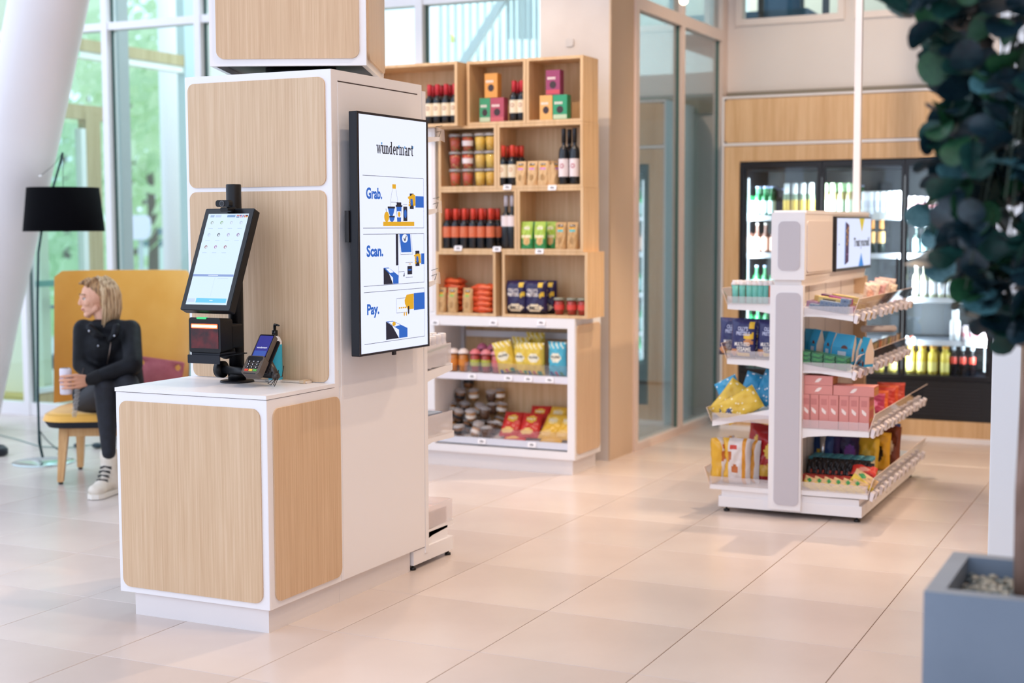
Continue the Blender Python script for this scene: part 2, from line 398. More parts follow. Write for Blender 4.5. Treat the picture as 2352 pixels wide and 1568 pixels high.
def window(n, x0, x1, y, zs, frame=WHITE, fw=.03, depth=.09, sill=.1, label=None, gm=WGLASS, open_right=False, top=6.0):
    """glazed bay between two mullion centres; zs = heights of the transoms"""
    w = empty(f'window_{n}', label, None, (0, 0, 0), kind='structure')
    ob('mullion', G().mat(frame).rbox(x0-fw, x0+fw, y-.02, y+depth, 0, top, .004, 'z', 2), w)
    if open_right: ob('mullion', G().mat(frame).rbox(x1-fw, x1+fw, y-.02, y+depth, 0, top, .004, 'z', 2), w)
    ob('window_sill', G().mat(frame).box(x0+fw, x1-fw, y-.01, y+depth, 0, sill), w)
    lo = sill
    for z in list(zs)+[top]:
        ob('pane', G().mat(gm).box(x0+fw, x1-fw, y+.045, y+.053, lo, z-.028), w)
        ob('gasket', G().mat(M('#27514C', .4)).box(x0+fw, x0+fw+.014, y+.03, y+.044, lo, z-.028), w)
        if z < top: ob('transom', G().mat(frame).box(x0+fw, x1-fw, y-.01, y+depth, z-.028, z+.028), w)
        lo = z+.028
    return w
FY = 8.7; mx = [-9.43, -8.53, -7.63, -6.745, -5.8, -4.866, -3.91]
for k in range(6):
    window(k+1, mx[k], mx[k+1], FY, [3.055], label=['white framed facade bay left of the slanted column', 'white framed facade bay behind the floor lamp', 'tall facade bay with green trees behind it', 'facade bay hidden behind the checkout tower', 'narrow facade bay above the wine shelf', 'wide facade bay looking onto the white staircase'][k], open_right=(k == 5))

CONC = noisy('pale_concrete', '#CFC5BE', '#DAD2CC', (2, 2, 2), .8, 5, bump=.05)
CONC2 = noisy('beige_column_plaster', '#CDB294', '#D8BFA2', (1.5, 1.5, .5), .7, 3)
o = ob('wall_end', G().mat(CONC).box(-3.88, -3.4, 8.53, 8.95, 0, 6), label='pale grey wall end standing behind the wooden shelves', kind='structure')
ob('column_face', G().mat(CONC2).box(-3.4, -3.388, 8.53, 8.95, 0, 6), o)
ob('switch_plate', G().mat(M('#C9C2BD', .5)).rbox(X(1300, 8.53, 2.6), X(1318, 8.53, 2.6), 8.52, 8.53, 2.66, 2.71, .012, 'y', 4), o)
# partition of glass on the right of the column, running away from the camera
pw = empty('window_7', 'glass partition in pale pink frame between column and cooler wall', kind='structure')
PF = M('#E6D2C6', .45); ys = [8.97, 9.9, 10.84]
for k, y in enumerate(ys): ob('mullion', G().mat(PF).box(-3.44, -3.37, y-.03, y+.03, 0, 6), pw)
for k in range(2):
    a, b = ys[k]+.03, ys[k+1]-.03
    ob('window_sill', G().mat(PF).box(-3.45, -3.37, a, b, 0, .05), pw)
    ob('transom', G().mat(PF).box(-3.44, -3.37, a, b, 2.94, 3.02), pw)
    ob('pane', G().mat(CGLASS).box(-3.412, -3.404, a, b, .05, 2.94), pw); ob('pane', G().mat(CGLASS).box(-3.412, -3.404, a, b, 3.02, 6), pw)
    ob('gasket', G().mat(M('#3F6A62', .4)).box(-3.403, -3.395, b-.022, b, .05, 2.94), pw)

ob('end_jamb', G().mat(PF).box(-3.44, -3.371, 10.871, 11.07, 0, 6), pw)
# back wall above the coolers with its two interior windows
BY = 10.95; WW = noisy('white_wall_paint', '#DCD4CF', '#E3DCD7', (1, 1, .6), .75, 2)
wx0, wx1 = X(1690, BY, 3), X(1940, BY, 3); wx2 = X(1962, BY, 3); wz = Z(46, wx0, BY)-.05
g = G().mat(WW); g.box(-3.37, wx0, BY, BY+.12, 0, 6).box(wx0, 3, BY, BY+.12, 0, wz).box(wx1, wx2, BY, BY+.12, wz, 6).box(wx2+1.35, 3, BY, BY+.12, wz, 6).box(wx0, wx1, BY, BY+.12, 4.6, 6).box(wx2, wx2+1.35, BY, BY+.12, 4.6, 6)
o = ob('wall_back', g, label='white wall above the drinks coolers', kind='structure')
for k, (a, b) in enumerate(((wx0, wx1), (wx2, wx2+1.35))):
    w = empty(f'window_{8+k}', ['interior window high above the coolers showing a stool base', 'dark interior window high on the right behind the pole'][k], kind='structure')
    f = .05
    ob('window_frame', G().mat(M('#E8DDD5', .4)).box(a, b, BY-.02, BY+.1, wz, wz+f).box(a, a+f, BY-.02, BY+.1, wz+f, 4.6).box(b-f, b, BY-.02, BY+.1, wz+f, 4.6).box(a+f, b-f, BY-.02, BY+.1, 4.6-f, 4.6), w)
    ob('pane', G().mat(WGLASS).box(a+f, b-f, BY+.04, BY+.048, wz+f, 4.55), w)
ob('shadow_band', G().mat(M('#8E8678', .7)).box(-3.36, 2.5, BY-.03, BY, 2.40, Z(207, -2.9, BY-.03)), label='painted grey shadow band along the foot of the white wall', kind='structure')  # grey strip painted in for the shaded gap below the white wall
# the room behind the interior windows
o = ob('wall_upper_room', G().mat(M('#EADFC8', .8)).box(-3.8, 1.5, 13.0, 13.1, 2.7, 6), label='cream wall of the upstairs room behind the window', kind='structure')
ob('upper_floor', G().mat(M('#4A3A34', .7)).box(-3.8, 1.5, 11.08, 13.0, wz-.12, wz-.02), label='dark floor of the upstairs room', kind='structure')
sx = X(1886, 11.45, 3.1); g = G().mat(M('#143033', .35, .3)); st = empty('office_chair', 'dark star base of a swivel chair upstairs behind the interior window', 'chair', (sx, 11.6, wz-.02))
for k in range(5):
    a = 2*PI*k/5+.5; ob('base_arm', G().mat(M('#143033', .35, .3)).tube([(0, 0, .16), (.12*math.cos(a), .12*math.sin(a), .12), (.3*math.cos(a), .3*math.sin(a), .03)], .018, 8, r1=.012).ell((.3*math.cos(a), .3*math.sin(a), .025), (.025, .025, .025), 8, 6), st)
ob('gas_column', G().mat(M('#143033', .35, .3)).lathe([(.03, .12), (.03, .42), (.05, .43), (.05, .5)], seg=12), st)
ob('seat', G().mat(M('#1D3B4A', .8)).rbox(-.24, .24, -.24, .24, .5, .58, .06, 'z', 4), st)
g = G().mat(M('#1F4C66', .8)); xa, xb = X(1700, 11.4, 3.1), X(1800, 11.4, 3.1)
sf = empty('sofa', 'dark blue sofa upstairs behind the interior window, left of the chair base', 'sofa', (0, 0, 0))
ob('seat', G().mat(M('#1F4C66', .8)).rbox(xa, xb+.25, 11.3, 11.9, wz-.02, wz+.16, .05, 'y', 4), sf); ob('backrest', G().mat(M('#1F4C66', .8)).rbox(xa, xb, 11.9, 12.05, wz-.02, wz+.5, .05, 'y', 4), sf)
ob('leg', G().mat(M('#22181C', .5)).box(X(1742, 11.25, 3.1), X(1752, 11.25, 3.1), 11.24, 11.28, wz-.02, wz+.9), sf)

# stair hall behind the facade bays on the right
HW = noisy('hall_wall_paint', '#D2DEDF', '#DCE6E6', (.6, .6, .3), .8, 2)
ob('wall_hall', G().mat(HW).box(-7.2, -2.2, 13.2, 13.3, 0, 7), label='pale blue wall of the stair hall', kind='structure')
ob('wall_hall_side', G().mat(M('#C9C4B4', .8)).box(X(1586, 11.6, 1.5), X(1620, 11.6, 1.5), 11.4, 11.8, 0, 2.6), label='grey green post seen through the glass partition', kind='structure')
ob('ceiling_hall', G().mat(M('#D6D8D6', .8)).box(-7.2, -3.45, 11.2, 13.2, 2.55, 2.75), label='white landing edge seen through the glass partition', kind='structure')
stairs = empty('staircase', 'white steel staircase with slim vertical bars behind the facade glass', 'staircase', (0, 0, 0))
def hx(px): return X(px, 11.0, 3)
za = Z(150, hx(1040), 11.0); zb = Z(-60, hx(1190), 11.0)
SB = M('#EAF1F2', .4)
ob('stringer', G().mat(SB).prism([(hx(1030), za-.1), (hx(1050), za-.1), (hx(1200), zb), (hx(1180), zb)], lambda a, b, t: (a, 11.0+.05*t, b)), stairs)
for k in range(14):
    px = 1000+k*17; o = ob('baluster', G().mat(SB if k % 3 else M('#E9F1F2', .4)).box(hx(px)-.012, hx(px)+.012, 11.1, 11.124, 2.2, 4.6), stairs)
for k in range(7):
    px = 1158+k*13; ob('stair_slat', G().mat(M('#DCE5E6', .5)).box(hx(px)-.008, hx(px)+.018, 11.06, 11.09, Z(90, hx(px), 11.06), 4.4), stairs)
for k, (px, py, w, h, c) in enumerate([(1085, 38, 9, 10, '#4A7D86'), (1095, 30, 11, 16, '#3D6C77'), (1166, 84, 9, 10, '#3E6A70'), (1140, 84, 4, 12, '#E3D25A')]):
    ob('wall_panel', G().mat(M(c, .6)).box(hx(px)*1.0-.0, hx(px)+w/295, 12.58, 12.6, Z(py+h, hx(px), 12.6), Z(py-h, hx(px), 12.6)), stairs)
ob('yellow_panel', G().mat(M('#E9DC72', .6)).prism([(hx(1003), Z(98, hx(1003), 11.2)), (hx(1024), Z(98, hx(1024), 11.2)), (hx(1008), Z(70, hx(1008), 11.2))], lambda a, b, t: (a, 11.2+.02*t, b)), stairs)

# timber porch beyond the left bays
OL = wood('porch_timber', '#A8935F', '#B7A473', '#C4B283', .6, 30, 1); CREAM = M('#FBF2D2', .7)
def yz(px): return Y(px, -8.62, 1.5)
vest = empty('door_1', 'olive timber porch with glass door beyond the facade', kind='structure'); xw = -8.62
ob('beam', G().mat(OL).box(xw-.08, xw, 8.82, 11.2, 3.02, 3.12), vest)
ob('beam', G().mat(M('#EFEFE6', .5)).box(xw-.09, xw-.01, 8.82, 11.2, 2.96, 3.02), vest)
ob('header', G().mat(OL).box(xw-.08, xw, 8.82, 10.0, 2.44, 2.56), vest)
ob('door_post', G().mat(OL).box(xw-.084, xw+.004, yz(203), yz(236), 0, 2.5), vest)
ob('door_post', G().mat(M('#E9EFE8', .4)).box(xw-.06, xw+.01, yz(190), yz(201), 0.2, 2.36), vest)
ob('bottom_rail', G().mat(OL).box(xw-.08, xw, 8.84, yz(205), .04, .15), vest)
ob('bottom_rail', G().mat(M('#DDE6E4', .4)).box(xw-.06, xw+.01, 8.84, yz(205), .15, .19), vest)
ob('pane', G().mat(WGLASS).box(xw-.045, xw-.035, 8.84, yz(203), .19, 2.4), vest)
ob('door_post', G().mat(M('#B9CDCF', .4)).box(xw-.086, xw+.005, 10.9, 11.05, 0, 5.8), vest)
ob('push_bar', G().mat(M('#3F8F7C', .4)).box(xw-.02, xw+.02, 8.9, yz(160), 1.03, 1.08), vest)
ob('wall_porch', G().mat(CREAM).box(-9.8, -8.74, 9.1, 9.2, 0, 5.9), label='cream wall outside, left of the slanted column', kind='structure')
ob('trim_2', G().mat(OL).box(-9.8, -8.72, 9.06, 9.1, Z(98, -9, 9.06), Z(76, -9, 9.06)), label='brown timber band on the cream wall outside', kind='structure')
ob('trim_3', G().mat(M('#D9BE62', .6)).box(-9.8, -8.66, 8.9, 9.1, 0, .12), label='yellow kick board outside by the slanted column', kind='structure')
ob('wall_outside', G().mat(M('#F1EFDC', .8)).box(X(408, 14, 2), X(408, 14, 2)+2.2, 14, 14.2, 0, 7), label='pale building wall outside at the right of the trees', kind='structure')
ob('outside_post', G().mat(M('#B2B8B6', .5)).box(X(259, 8.97, 1.5), X(290, 8.97, 1.5), 8.93, 9.05, 0, 6), label='grey blue post just outside the tall window bay', kind='structure')
ob('outside_post', G().mat(WHITE).lathe([(.13, 0), (.13, 7)], (X(397, 13.2, 2), 13.2, 0), 20), label='round white post outside in front of the trees', kind='structure')
ob('yellow_reveal', G().mat(M('#EFE79E', .6)).box(X(430, 13.9, 1.5), X(452, 13.9, 1.5), 13.7, 13.95, 0, Z(272, -8, 13.9)), label='yellow reveal outside beside the white post', kind='structure')
ob('exit_sign', G().mat(M('#35D07A', .5, emit=1.2)).box(X(172, 9.0, 2.7), X(182, 9.0, 2.7), 8.99, 9.01, Z(128, X(176, 9.0, 2.7), 9.0), Z(108, X(176, 9.0, 2.7), 9.0)).box(xw-.06, X(176, 9.0, 2.9), 8.995, 9.005, 2.96, 2.97), vest, label='small green lit exit sign')

ob('ground', G().mat(noisy('outdoor_ground', '#BFC4BC', '#D2D5CE', (1, 1, 1), .9, 4)).box(-80, 20, 8.83, 16, -.12, -.07), label='pale pavement outside the facade', kind='structure')
GRASS = noisy('lawn', '#8FB86A', '#A8CC7E', (2, 2, 2), .9, 5)
tag(ob('lawn', G().mat(GRASS).box(-90, 20, 16, 70, -.12, -.06)), 'bright green lawn outside the facade', 'lawn', kind='stuff')

# slanted round column
PC = noisy('column_paint', '#E3DEDF', '#EAE6E7', (1, 1, 1), .4, 2)
def colpt(px, py, d): return AT(px, py, d)
c0 = ATZ(-82, 985, 0); c1 = AT(112, 0, 9.0)
axis = (c1-c0); L_ = axis.length; gg = G().mat(PC); prof = [(.23, -.02), (.225, .3*L_), (.237, .55*L_), (.242, .8*L_), (.24, 1.0*L_), (.23, 1.5*L_)]
gg.T = Matrix.Translation(c0) @ axis.to_track_quat('Z', 'Y').to_matrix().to_4x4(); gg.lathe(prof, seg=48)
ob('column', gg, label='slanted thick white round column at the left edge', kind='structure')
gb = G().mat(M('#C9A58F', .5)); gb.lathe([(.25, 0), (.25, .03), (.235, .04)], (c0.x, c0.y, 0), 40)
ob('column_collar', gb, label='round floor collar at the foot of the slanted column', kind='structure')
# square white post on the right
ob('post', G().mat(M('#DDE6EE', .4)).rbox(-.785, -.665, 6.42, 6.54, 0, 4.2, .006, 'z', 2), label='square white post behind the potted tree', kind='structure')

# shell outside the frame: right wall and ceiling of the hall
ob('wall_right', G().mat(M('#CFA57C', .8)).box(3.2, 3.3, -1.5, 13.2, 0, 6), label='beige wall of the hall far to the right', kind='structure')
ob('ceiling', G().mat(M('#E4DEDA', .8)).box(-5.0, 3.3, 1.0, 11.2, 6, 6.1), label='white ceiling of the hall', kind='structure')
area((-5.3, 12.0, 6.8), (-5.3, 12.0, 0), 420, 3, 2, (.9, .96, 1))  # unseen fill light added to brighten the stair hall

# ================================================================== CHECKOUT COUNTER, TOWER, CUBE
x0, x1 = -3.777, -3.068
ct = empty('checkout_counter', 'white checkout counter with two rounded oak panels in the foreground', 'counter', (-3.42, 4.55, 0))
def wob(name, g, parent, label=None):      # world-space mesh under a placed empty
    o = ob(name, g, parent, label=label); o.location = -parent.location; return o
wob('plinth', G().mat(WHITE2).box(-3.714, -3.083, 4.325, 4.81, 0, .09), ct)
wob('cabinet_body', G().mat(WHITE).rbox(x0, x1, 4.312, 4.808, .09, .876, .003, 'z', 2), ct)
wob('countertop', G().mat(WHITE).rbox(x0-.002, x1+.002, 4.308, 4.773, .8785, .893, .003, 'z', 2), ct)
wob('front_panel', G().mat(OAK).rbox(-3.757, -3.096, 4.306, 4.313, .113, .843, .036, 'y', 8), ct)
wob('side_panel', G().mat(OAK).rbox(-3.069, -3.062, 4.346, 4.803, .113, .841, .036, 'x', 8), ct)

tw = empty('display_tower', 'tall white tower with two oak panels behind the checkout counter', 'cabinet', (-3.42, 5.15, 0))
wob('plinth', G().mat(WHITE2).box(-3.714, -3.083, 4.811, 5.385, 0, .089), tw)
wob('tower_body', G().mat(WHITE).rbox(x0, x1, 4.811, 5.5, .09, .876, .003, 'z', 2).rbox(x0, x1, 4.774, 5.5, .876, 2.125, .003, 'z', 2), tw)
wob('side_door', G().mat(WHITE).box(x1-.001, x1+.0015, 4.822, 5.457, .092, 2.079), tw)
wob('door_gap', G().mat(M('#3A2C2C', .8)).box(x1-.001, x1+.0012, 4.822, 5.457, 2.0795, 2.084), tw)
wob('front_panel', G().mat(OAK).rbox(-3.758, -3.094, 4.767, 4.775, 1.673, 2.096, .032, 'y', 8), tw)
wob('front_panel', G().mat(OAK).rbox(-3.758, -3.094, 4.767, 4.775, .896, 1.655, .032, 'y', 8), tw)

cb = empty('rotated_cube', 'white cube with oak panels turned askew on top of the tower', 'cabinet', (-3.466, 5.163, 2.16), (0, 0, math.radians(24.4)))
hw = .317
ob('spindle', G().mat(BLACK).lathe([(.15, -.035), (.15, .03)], seg=24), cb)
g = G().mat(WHITE)   # hollow shell, rim underneath
g.box(-hw, hw, -hw, -hw+.02, 0, .72).box(-hw, hw, hw-.02, hw, 0, .72).box(-hw, -hw+.02, -hw+.02, hw-.02, 0, .72).box(hw-.02, hw, -hw+.02, hw-.02, 0, .72).box(-hw+.02, hw-.02, -hw+.02, hw-.02, .7, .72)
ob('cube_shell', g, cb)
ob('underside', G().mat(M('#4B4440', .5)).box(-hw+.02, hw-.02, -hw+.02, hw-.02, .022, .03), cb)
ob('front_panel', G().mat(OAK).rbox(-hw+.028, hw-.028, -hw-.008, -hw, .028, .69, .032, 'y', 8), cb)
ob('side_panel', G().mat(OAK).rbox(hw, hw+.01, -hw+.028, hw-.028, .028, .69, .032, 'x', 8), cb)

# ------------------------------------------------------------------ wall screen on the tower
tv = empty('advertising_screen', 'upright advertising screen reading Grab, Scan, Pay on the tower side', 'screen', (-3.0, 5.11, 1.0))
XS = -2.985
wob('housing', G().mat(M('#0C0C14', .35, spec=.35)).rbox(-3.022, XS-.003, 4.828, 5.402, .997, 1.964, .004, 'x', 2), tv)
wob('bezel', G().mat(M('#0E0A14', .25)).box(XS-.002, XS, 4.828, 4.842, .997, 1.964).box(XS-.002, XS, 5.387, 5.402, .997, 1.964).box(XS-.002, XS, 4.842, 5.387, .997, 1.006).box(XS-.002, XS, 4.842, 5.387, 1.9545, 1.964), tv)
wob('wall_bracket', G().mat(M('#101014', .5)).rbox(-3.068, -3.022, 4.9, 5.3, 1.15, 1.8, .02, 'x', 3).box(-3.04, -3.022, 4.818, 4.85, 1.45, 1.575), tv)
wob('status_light', G().mat(BLACK).box(-3.0, -2.99, 5.105, 5.125, .982, .997), tv)
EW, EB, EN, EY = M('#E4EAFF', emit=1.02), M('#1763C4', emit=.9), M('#0C1430', emit=.8), M('#E0A715', emit=.95)
EK = M('#15151F', emit=.9)
scr = wob('display', G().mat(EW).add([(XS-.001, 4.842, 1.006), (XS-.001, 5.387, 1.006), (XS-.001, 5.387, 1.9545), (XS-.001, 4.842, 1.9545)], [(0, 1, 2, 3)]), tv)
def sub(name, g, parent, label=None): return ob(name, g, parent, label=label)
def S(k=1): return lambda a, b: (XS-.001+.0004*k, a, b)
def rect(g, a0, a1, b0, b1, m, k=1): g.mat(m).poly([(a0, b0), (a1, b0), (a1, b1), (a0, b1)], S(k))
def hex_(g, pts, m, k=1): g.mat(m).poly(pts, S(k))
def disc(g, a, b, ra, rb, m, k=1): g.mat(m).poly([(a+ra*math.cos(t*PI/10), b+rb*math.sin(t*PI/10)) for t in range(20)], S(k))
def line(g, p, q, w, m, k=1):
    d = Vector((q[0]-p[0], q[1]-p[1])); n = Vector((-d.y, d.x)).normalized()*w/2
    g.mat(m).poly([(p[0]+n.x, p[1]+n.y), (p[0]-n.x, p[1]-n.y), (q[0]-n.x, q[1]-n.y), (q[0]+n.x, q[1]+n.y)], S(k))
# slab-serif lettering drawn stroke by stroke; x-height 1, stems .24
def slab(word, x0, x1, y0, xh, g, m, k=1, dots=None):
    st = .25; out = []; pen = 0
    def R(a, b, c, d): out.append([(pen+a, c), (pen+b, c), (pen+b, d), (pen+a, d)])
    def A(cx, cy, rx, ry, a0, a1, tx=.25, ty=.16, n=10):
        for i in range(n):
            t0 = math.radians(a0+(a1-a0)*i/n); t1 = math.radians(a0+(a1-a0)*(i+1)/n)
            out.append([(pen+cx+rx*math.cos(t0), cy+ry*math.sin(t0)), (pen+cx+rx*math.cos(t1), cy+ry*math.sin(t1)), (pen+cx+(rx-tx)*math.cos(t1), cy+(ry-ty)*math.sin(t1)), (pen+cx+(rx-tx)*math.cos(t0), cy+(ry-ty)*math.sin(t0))])
    h = .13
    for ch in word:
        if ch in 'nm':
            n = 2 if ch == 'm' else 1; R(-.1, .05, 1-h, 1); R(0, st, 0, 1); R(-.1, st+.1, 0, h)
            for i in range(n):
                b = i*.5; A(b+.36, .62, .36, .40, 0, 115); R(b+.47, b+.72, 0, .62); R(b+.40, b+.80, 0, h)
            w = .85+.5*(n-1)
        elif ch == 'u':
            R(-.1, st, 1-h, 1); R(0, st, .38, 1); A(.36, .38, .36, .40, 180, 300); R(.47, .72, 0, 1); R(.38, .72, 1-h, 1); R(.6, .84, 0, h); w = .88
        elif ch == 'd':
            A(.36, .5, .38, .53, 60, 300, n=16); R(.47, .72, 0, 1.5); R(.36, .6, 1.5-h, 1.5); R(.6, .84, 0, h); w = .9
        elif ch == 'e':
            A(.36, .5, .38, .53, 0, 310, n=18); R(.1, .72, .44, .57); w = .82
        elif ch == 'a':
            A(.34, .62, .34, .40, 0, 150); R(.43, .68, 0, .62); A(.3, .28, .31, .31, 40, 320, .22, .13, 12); R(.6, .8, 0, h); w = .84
        elif ch == 'r':
            R(-.1, .05, 1-h, 1); R(0, st, 0, 1); R(-.1, st+.12, 0, h); A(.44, .62, .38, .40, 60, 160); R(.46, .68, .68, .95); w = .74
        elif ch == 't':
            R(.08, .33, .2, 1.3); R(-.04, .52, 1-h, 1); A(.34, .24, .26, .26, 180, 330); w = .62
        elif ch == 'w':
            for a, b in ((0, .26), (.5, .26), (.5, .76), (1.0, .76)):
                t = .2 if a < b else .12
                out.append([(pen+a-.02, 1), (pen+a+t, 1), (pen+b+t*.8, 0), (pen+b-.04, 0)])
            R(-.1, .24, 1-h, 1); R(.42, .72, 1-h, 1); R(.92, 1.2, 1-h, 1); w = 1.22
        pen += w+.08
    sc = (x1-x0)/pen
    for q in out: g.mat(m).poly([(x0+(a+.1)*sc, y0+b*xh) for a, b in q], S(k))
g = G(); slab('wundermart', 4.975, 5.275, 1.806, .034, g, EK, 2)
for a, b in ((5.012, 1.842), (5.150, 1.836), (5.198, 1.834), (5.266, 1.838)): rect(g, a, a+.008, b, b+.010, M('#3E8FD0', emit=.9), 3)
sub('lettering', g, scr, 'black slab lettering of the shop name')
for (a, z0, z1) in (('Grab.', 1.506, 1.715), ('Scan.', 1.275, 1.482), ('Pay.', 1.043, 1.250)):
    g = G(); 
    for zz in (z0, z1): line(g, (4.867, zz), (5.36, zz), .0018, EK)
    line(g, (5.36, z0), (5.36, z1), .0014, EK); sub('panel_outline', g, scr)
for s, u0, u1, b0, b1 in (('Grab.', 4.892, 5.016, 1.622, 1.668), ('Scan.', 4.891, 5.02, 1.391, 1.438), ('Pay.', 4.89, 4.984, 1.146, 1.203)):
    g = G(); text_fit(g, s, u0, u1, b0, b1, S(1), EB, .037); sub('lettering', g, scr, f'blue word {s}')
# picture 1: bottle, apple, bowls, cup and can on a tray, a hand with a can
g = G(); rect(g, 5.022, 5.278, 1.514, 1.532, EY)
for a, b in (((5.085, 1.532), (5.085, 1.622)), ((5.14, 1.532), (5.14, 1.622)), ((5.085, 1.622), (5.098, 1.665)), ((5.14, 1.622), (5.127, 1.665)), ((5.085, 1.612), (5.14, 1.612))): line(g, a, b, .0014, EK)
rect(g, 5.098, 5.127, 1.667, 1.685, EY)
hex_(g, [(5.06, 1.588), (5.068, 1.568), (5.08, 1.552), (5.095, 1.552), (5.107, 1.568), (5.115, 1.588)], EB, 2); rect(g, 5.058, 5.117, 1.586, 1.594, EN, 3)
hex_(g, [(5.07, 1.552), (5.075, 1.538), (5.085, 1.532), (5.1, 1.532), (5.11, 1.54), (5.115, 1.552)], EB, 2); rect(g, 5.07, 5.115, 1.55, 1.556, EN, 3)
disc(g, 5.05, 1.552, .02, .021, EY, 2); line(g, (5.05, 1.57), (5.045, 1.585), .003, EK, 2)
hex_(g, [(5.128, 1.595), (5.134, 1.532), (5.165, 1.532), (5.171, 1.595)], EB, 3); rect(g, 5.122, 5.177, 1.593, 1.600, EN, 4); rect(g, 5.13, 5.168, 1.6, 1.612, EN, 4); rect(g, 5.133, 5.166, 1.55, 1.575, EW, 4); disc(g, 5.149, 1.5625, .010, .011, EY, 5)
rect(g, 5.185, 5.218, 1.535, 1.595, EN, 3); disc(g, 5.2015, 1.565, .011, .018, EB, 4); line(g, (5.185, 1.604), (5.218, 1.604), .0014, EK)
rect(g, 5.24, 5.273, 1.585, 1.65, EN, 3); disc(g, 5.2565, 1.617, .012, .018, EB, 4)
for i in range(4): rect(g, 5.228+.002*i, 5.245, 1.597+.011*i, 1.606+.011*i, EY, 5)
hex_(g, [(5.222, 1.636), (5.25, 1.641), (5.262, 1.648), (5.285, 1.645), (5.287, 1.6), (5.268, 1.598), (5.262, 1.628), (5.225, 1.628)], EY, 5)
rect(g, 5.287, 5.359, 1.592, 1.64, EB, 5); sub('illustration', g, scr, 'drawing of groceries on a yellow tray')
# picture 2: phone, scanner post and kiosk
g = G(); rect(g, 5.122, 5.142, 1.352, 1.481, EN); hex_(g, [(5.142, 1.481), (5.16, 1.396), (5.265, 1.396), (5.25, 1.481)], EW, 2)
for a, b in (((5.146, 1.481), (5.16, 1.396)), ((5.16, 1.396), (5.262, 1.396)), ((5.262, 1.396), (5.248, 1.481)), ((5.142, 1.35), (5.142, 1.30)), ((5.142, 1.325), (5.19, 1.325)), ((5.2, 1.362), (5.26, 1.362)), ((5.2, 1.30), (5.26, 1.30))): line(g, a, b, .0014, EK, 3)
hex_(g, [(5.15, 1.481), (5.165, 1.405), (5.25, 1.405), (5.24, 1.481)], EB, 4); disc(g, 5.195, 1.463, .024, .018, EW, 5); line(g, (5.185, 1.465), (5.194, 1.452), .006, EN, 6); line(g, (5.194, 1.452), (5.207, 1.474), .006, EN, 6)
rect(g, 5.215, 5.255, 1.312, 1.347, EN, 3); rect(g, 5.222, 5.248, 1.328, 1.334, EB, 4); rect(g, 5.225, 5.245, 1.354, 1.357, EY, 4); hex_(g, [(5.178, 1.305), (5.19, 1.305), (5.19, 1.323)], EN, 4)
hex_(g, [(5.02, 1.277), (5.095, 1.277), (5.06, 1.325), (5.02, 1.345)], EN, 3); hex_(g, [(5.02, 1.345), (5.06, 1.345), (5.14, 1.31), (5.14, 1.277), (5.095, 1.277), (5.095, 1.302)], EB, 4); hex_(g, [(5.035, 1.342), (5.065, 1.342), (5.1, 1.325), (5.072, 1.322)], EW, 5)
rect(g, 5.283, 5.318, 1.345, 1.41, EN, 4); disc(g, 5.3, 1.378, .012, .018, EB, 5); hex_(g, [(5.268, 1.392), (5.3, 1.398), (5.325, 1.396), (5.33, 1.358), (5.312, 1.356), (5.306, 1.386), (5.27, 1.386)], EY, 6)
for i in range(3): rect(g, 5.276, 5.29, 1.355+.011*i, 1.363+.011*i, EY, 6)
rect(g, 5.331, 5.359, 1.352, 1.398, EB, 6); sub('illustration', g, scr, 'drawing of a can being scanned')
# picture 3: hand with a card above a pay kiosk
g = G(); rect(g, 5.122, 5.21, 1.155, 1.215, EW, 2)
for a, b in (((5.122, 1.155), (5.21, 1.155)), ((5.21, 1.155), (5.21, 1.215)), ((5.21, 1.215), (5.122, 1.215)), ((5.122, 1.215), (5.122, 1.155))): line(g, a, b, .0014, EK, 3)
for i in range(4): rect(g, 5.14+.017*i, 5.153+.017*i, 1.172, 1.178, EY, 4)
hex_(g, [(5.187, 1.205), (5.205, 1.228), (5.265, 1.23), (5.265, 1.165), (5.215, 1.165), (5.19, 1.19)], EY, 5); hex_(g, [(5.214, 1.18), (5.226, 1.18), (5.226, 1.15), (5.22, 1.144), (5.214, 1.15)], EN, 6)
for i in range(2): disc(g, 5.184+.018*i, 1.148, .005, .009, EY, 5)
rect(g, 5.265, 5.359, 1.16, 1.232, EB, 6)
hex_(g, [(5.035, 1.05), (5.14, 1.05), (5.085, 1.105), (5.035, 1.125)], EN, 3); hex_(g, [(5.035, 1.125), (5.09, 1.125), (5.21, 1.088), (5.21, 1.05), (5.14, 1.05), (5.14, 1.085)], EB, 4); hex_(g, [(5.05, 1.122), (5.095, 1.122), (5.15, 1.104), (5.105, 1.1)], EW, 5); disc(g, 5.098, 1.112, .014, .009, EY, 6)
sub('illustration', g, scr, 'drawing of a hand paying with a card')

# ------------------------------------------------------------------ self-checkout stand on the counter
ks = empty('checkout_stand', 'black self-checkout stand with tilted touchscreen on the white counter', 'checkout terminal', (-3.462, 4.668, .893))
BK = M('#09090D', .42, spec=.35); BK2 = M('#17151A', .45, spec=.35); BK3 = M('#050508', .25)
ob('base_plate', G().mat(BK2).lathe([(.068, 0), (.068, .005), (.066, .007), (.028, .008), (.03, .022)], seg=40), ks)
ob('pole', G().mat(BK).lathe([(.03, .008), (.03, .785), (.028, .788)], seg=28), ks)
tl = math.radians(24); Yb = 4.45; zb = Z(712, -3.5, Yb); xl, xr = X(411, Yb, zb), X(530.5, Yb, zb); xc = (xl+xr)/2; mw = .118; mh = .43
MT = Matrix.Translation((xc+.462*0, Yb, zb)) @ Matrix.Rotation(-tl, 4, 'X')     # local: x right, z up the glass, -y outwards
MT = Matrix.Translation(-Vector((-3.462, 4.668, .893))) @ MT
def mg(): g = G(); g.T = MT; return g
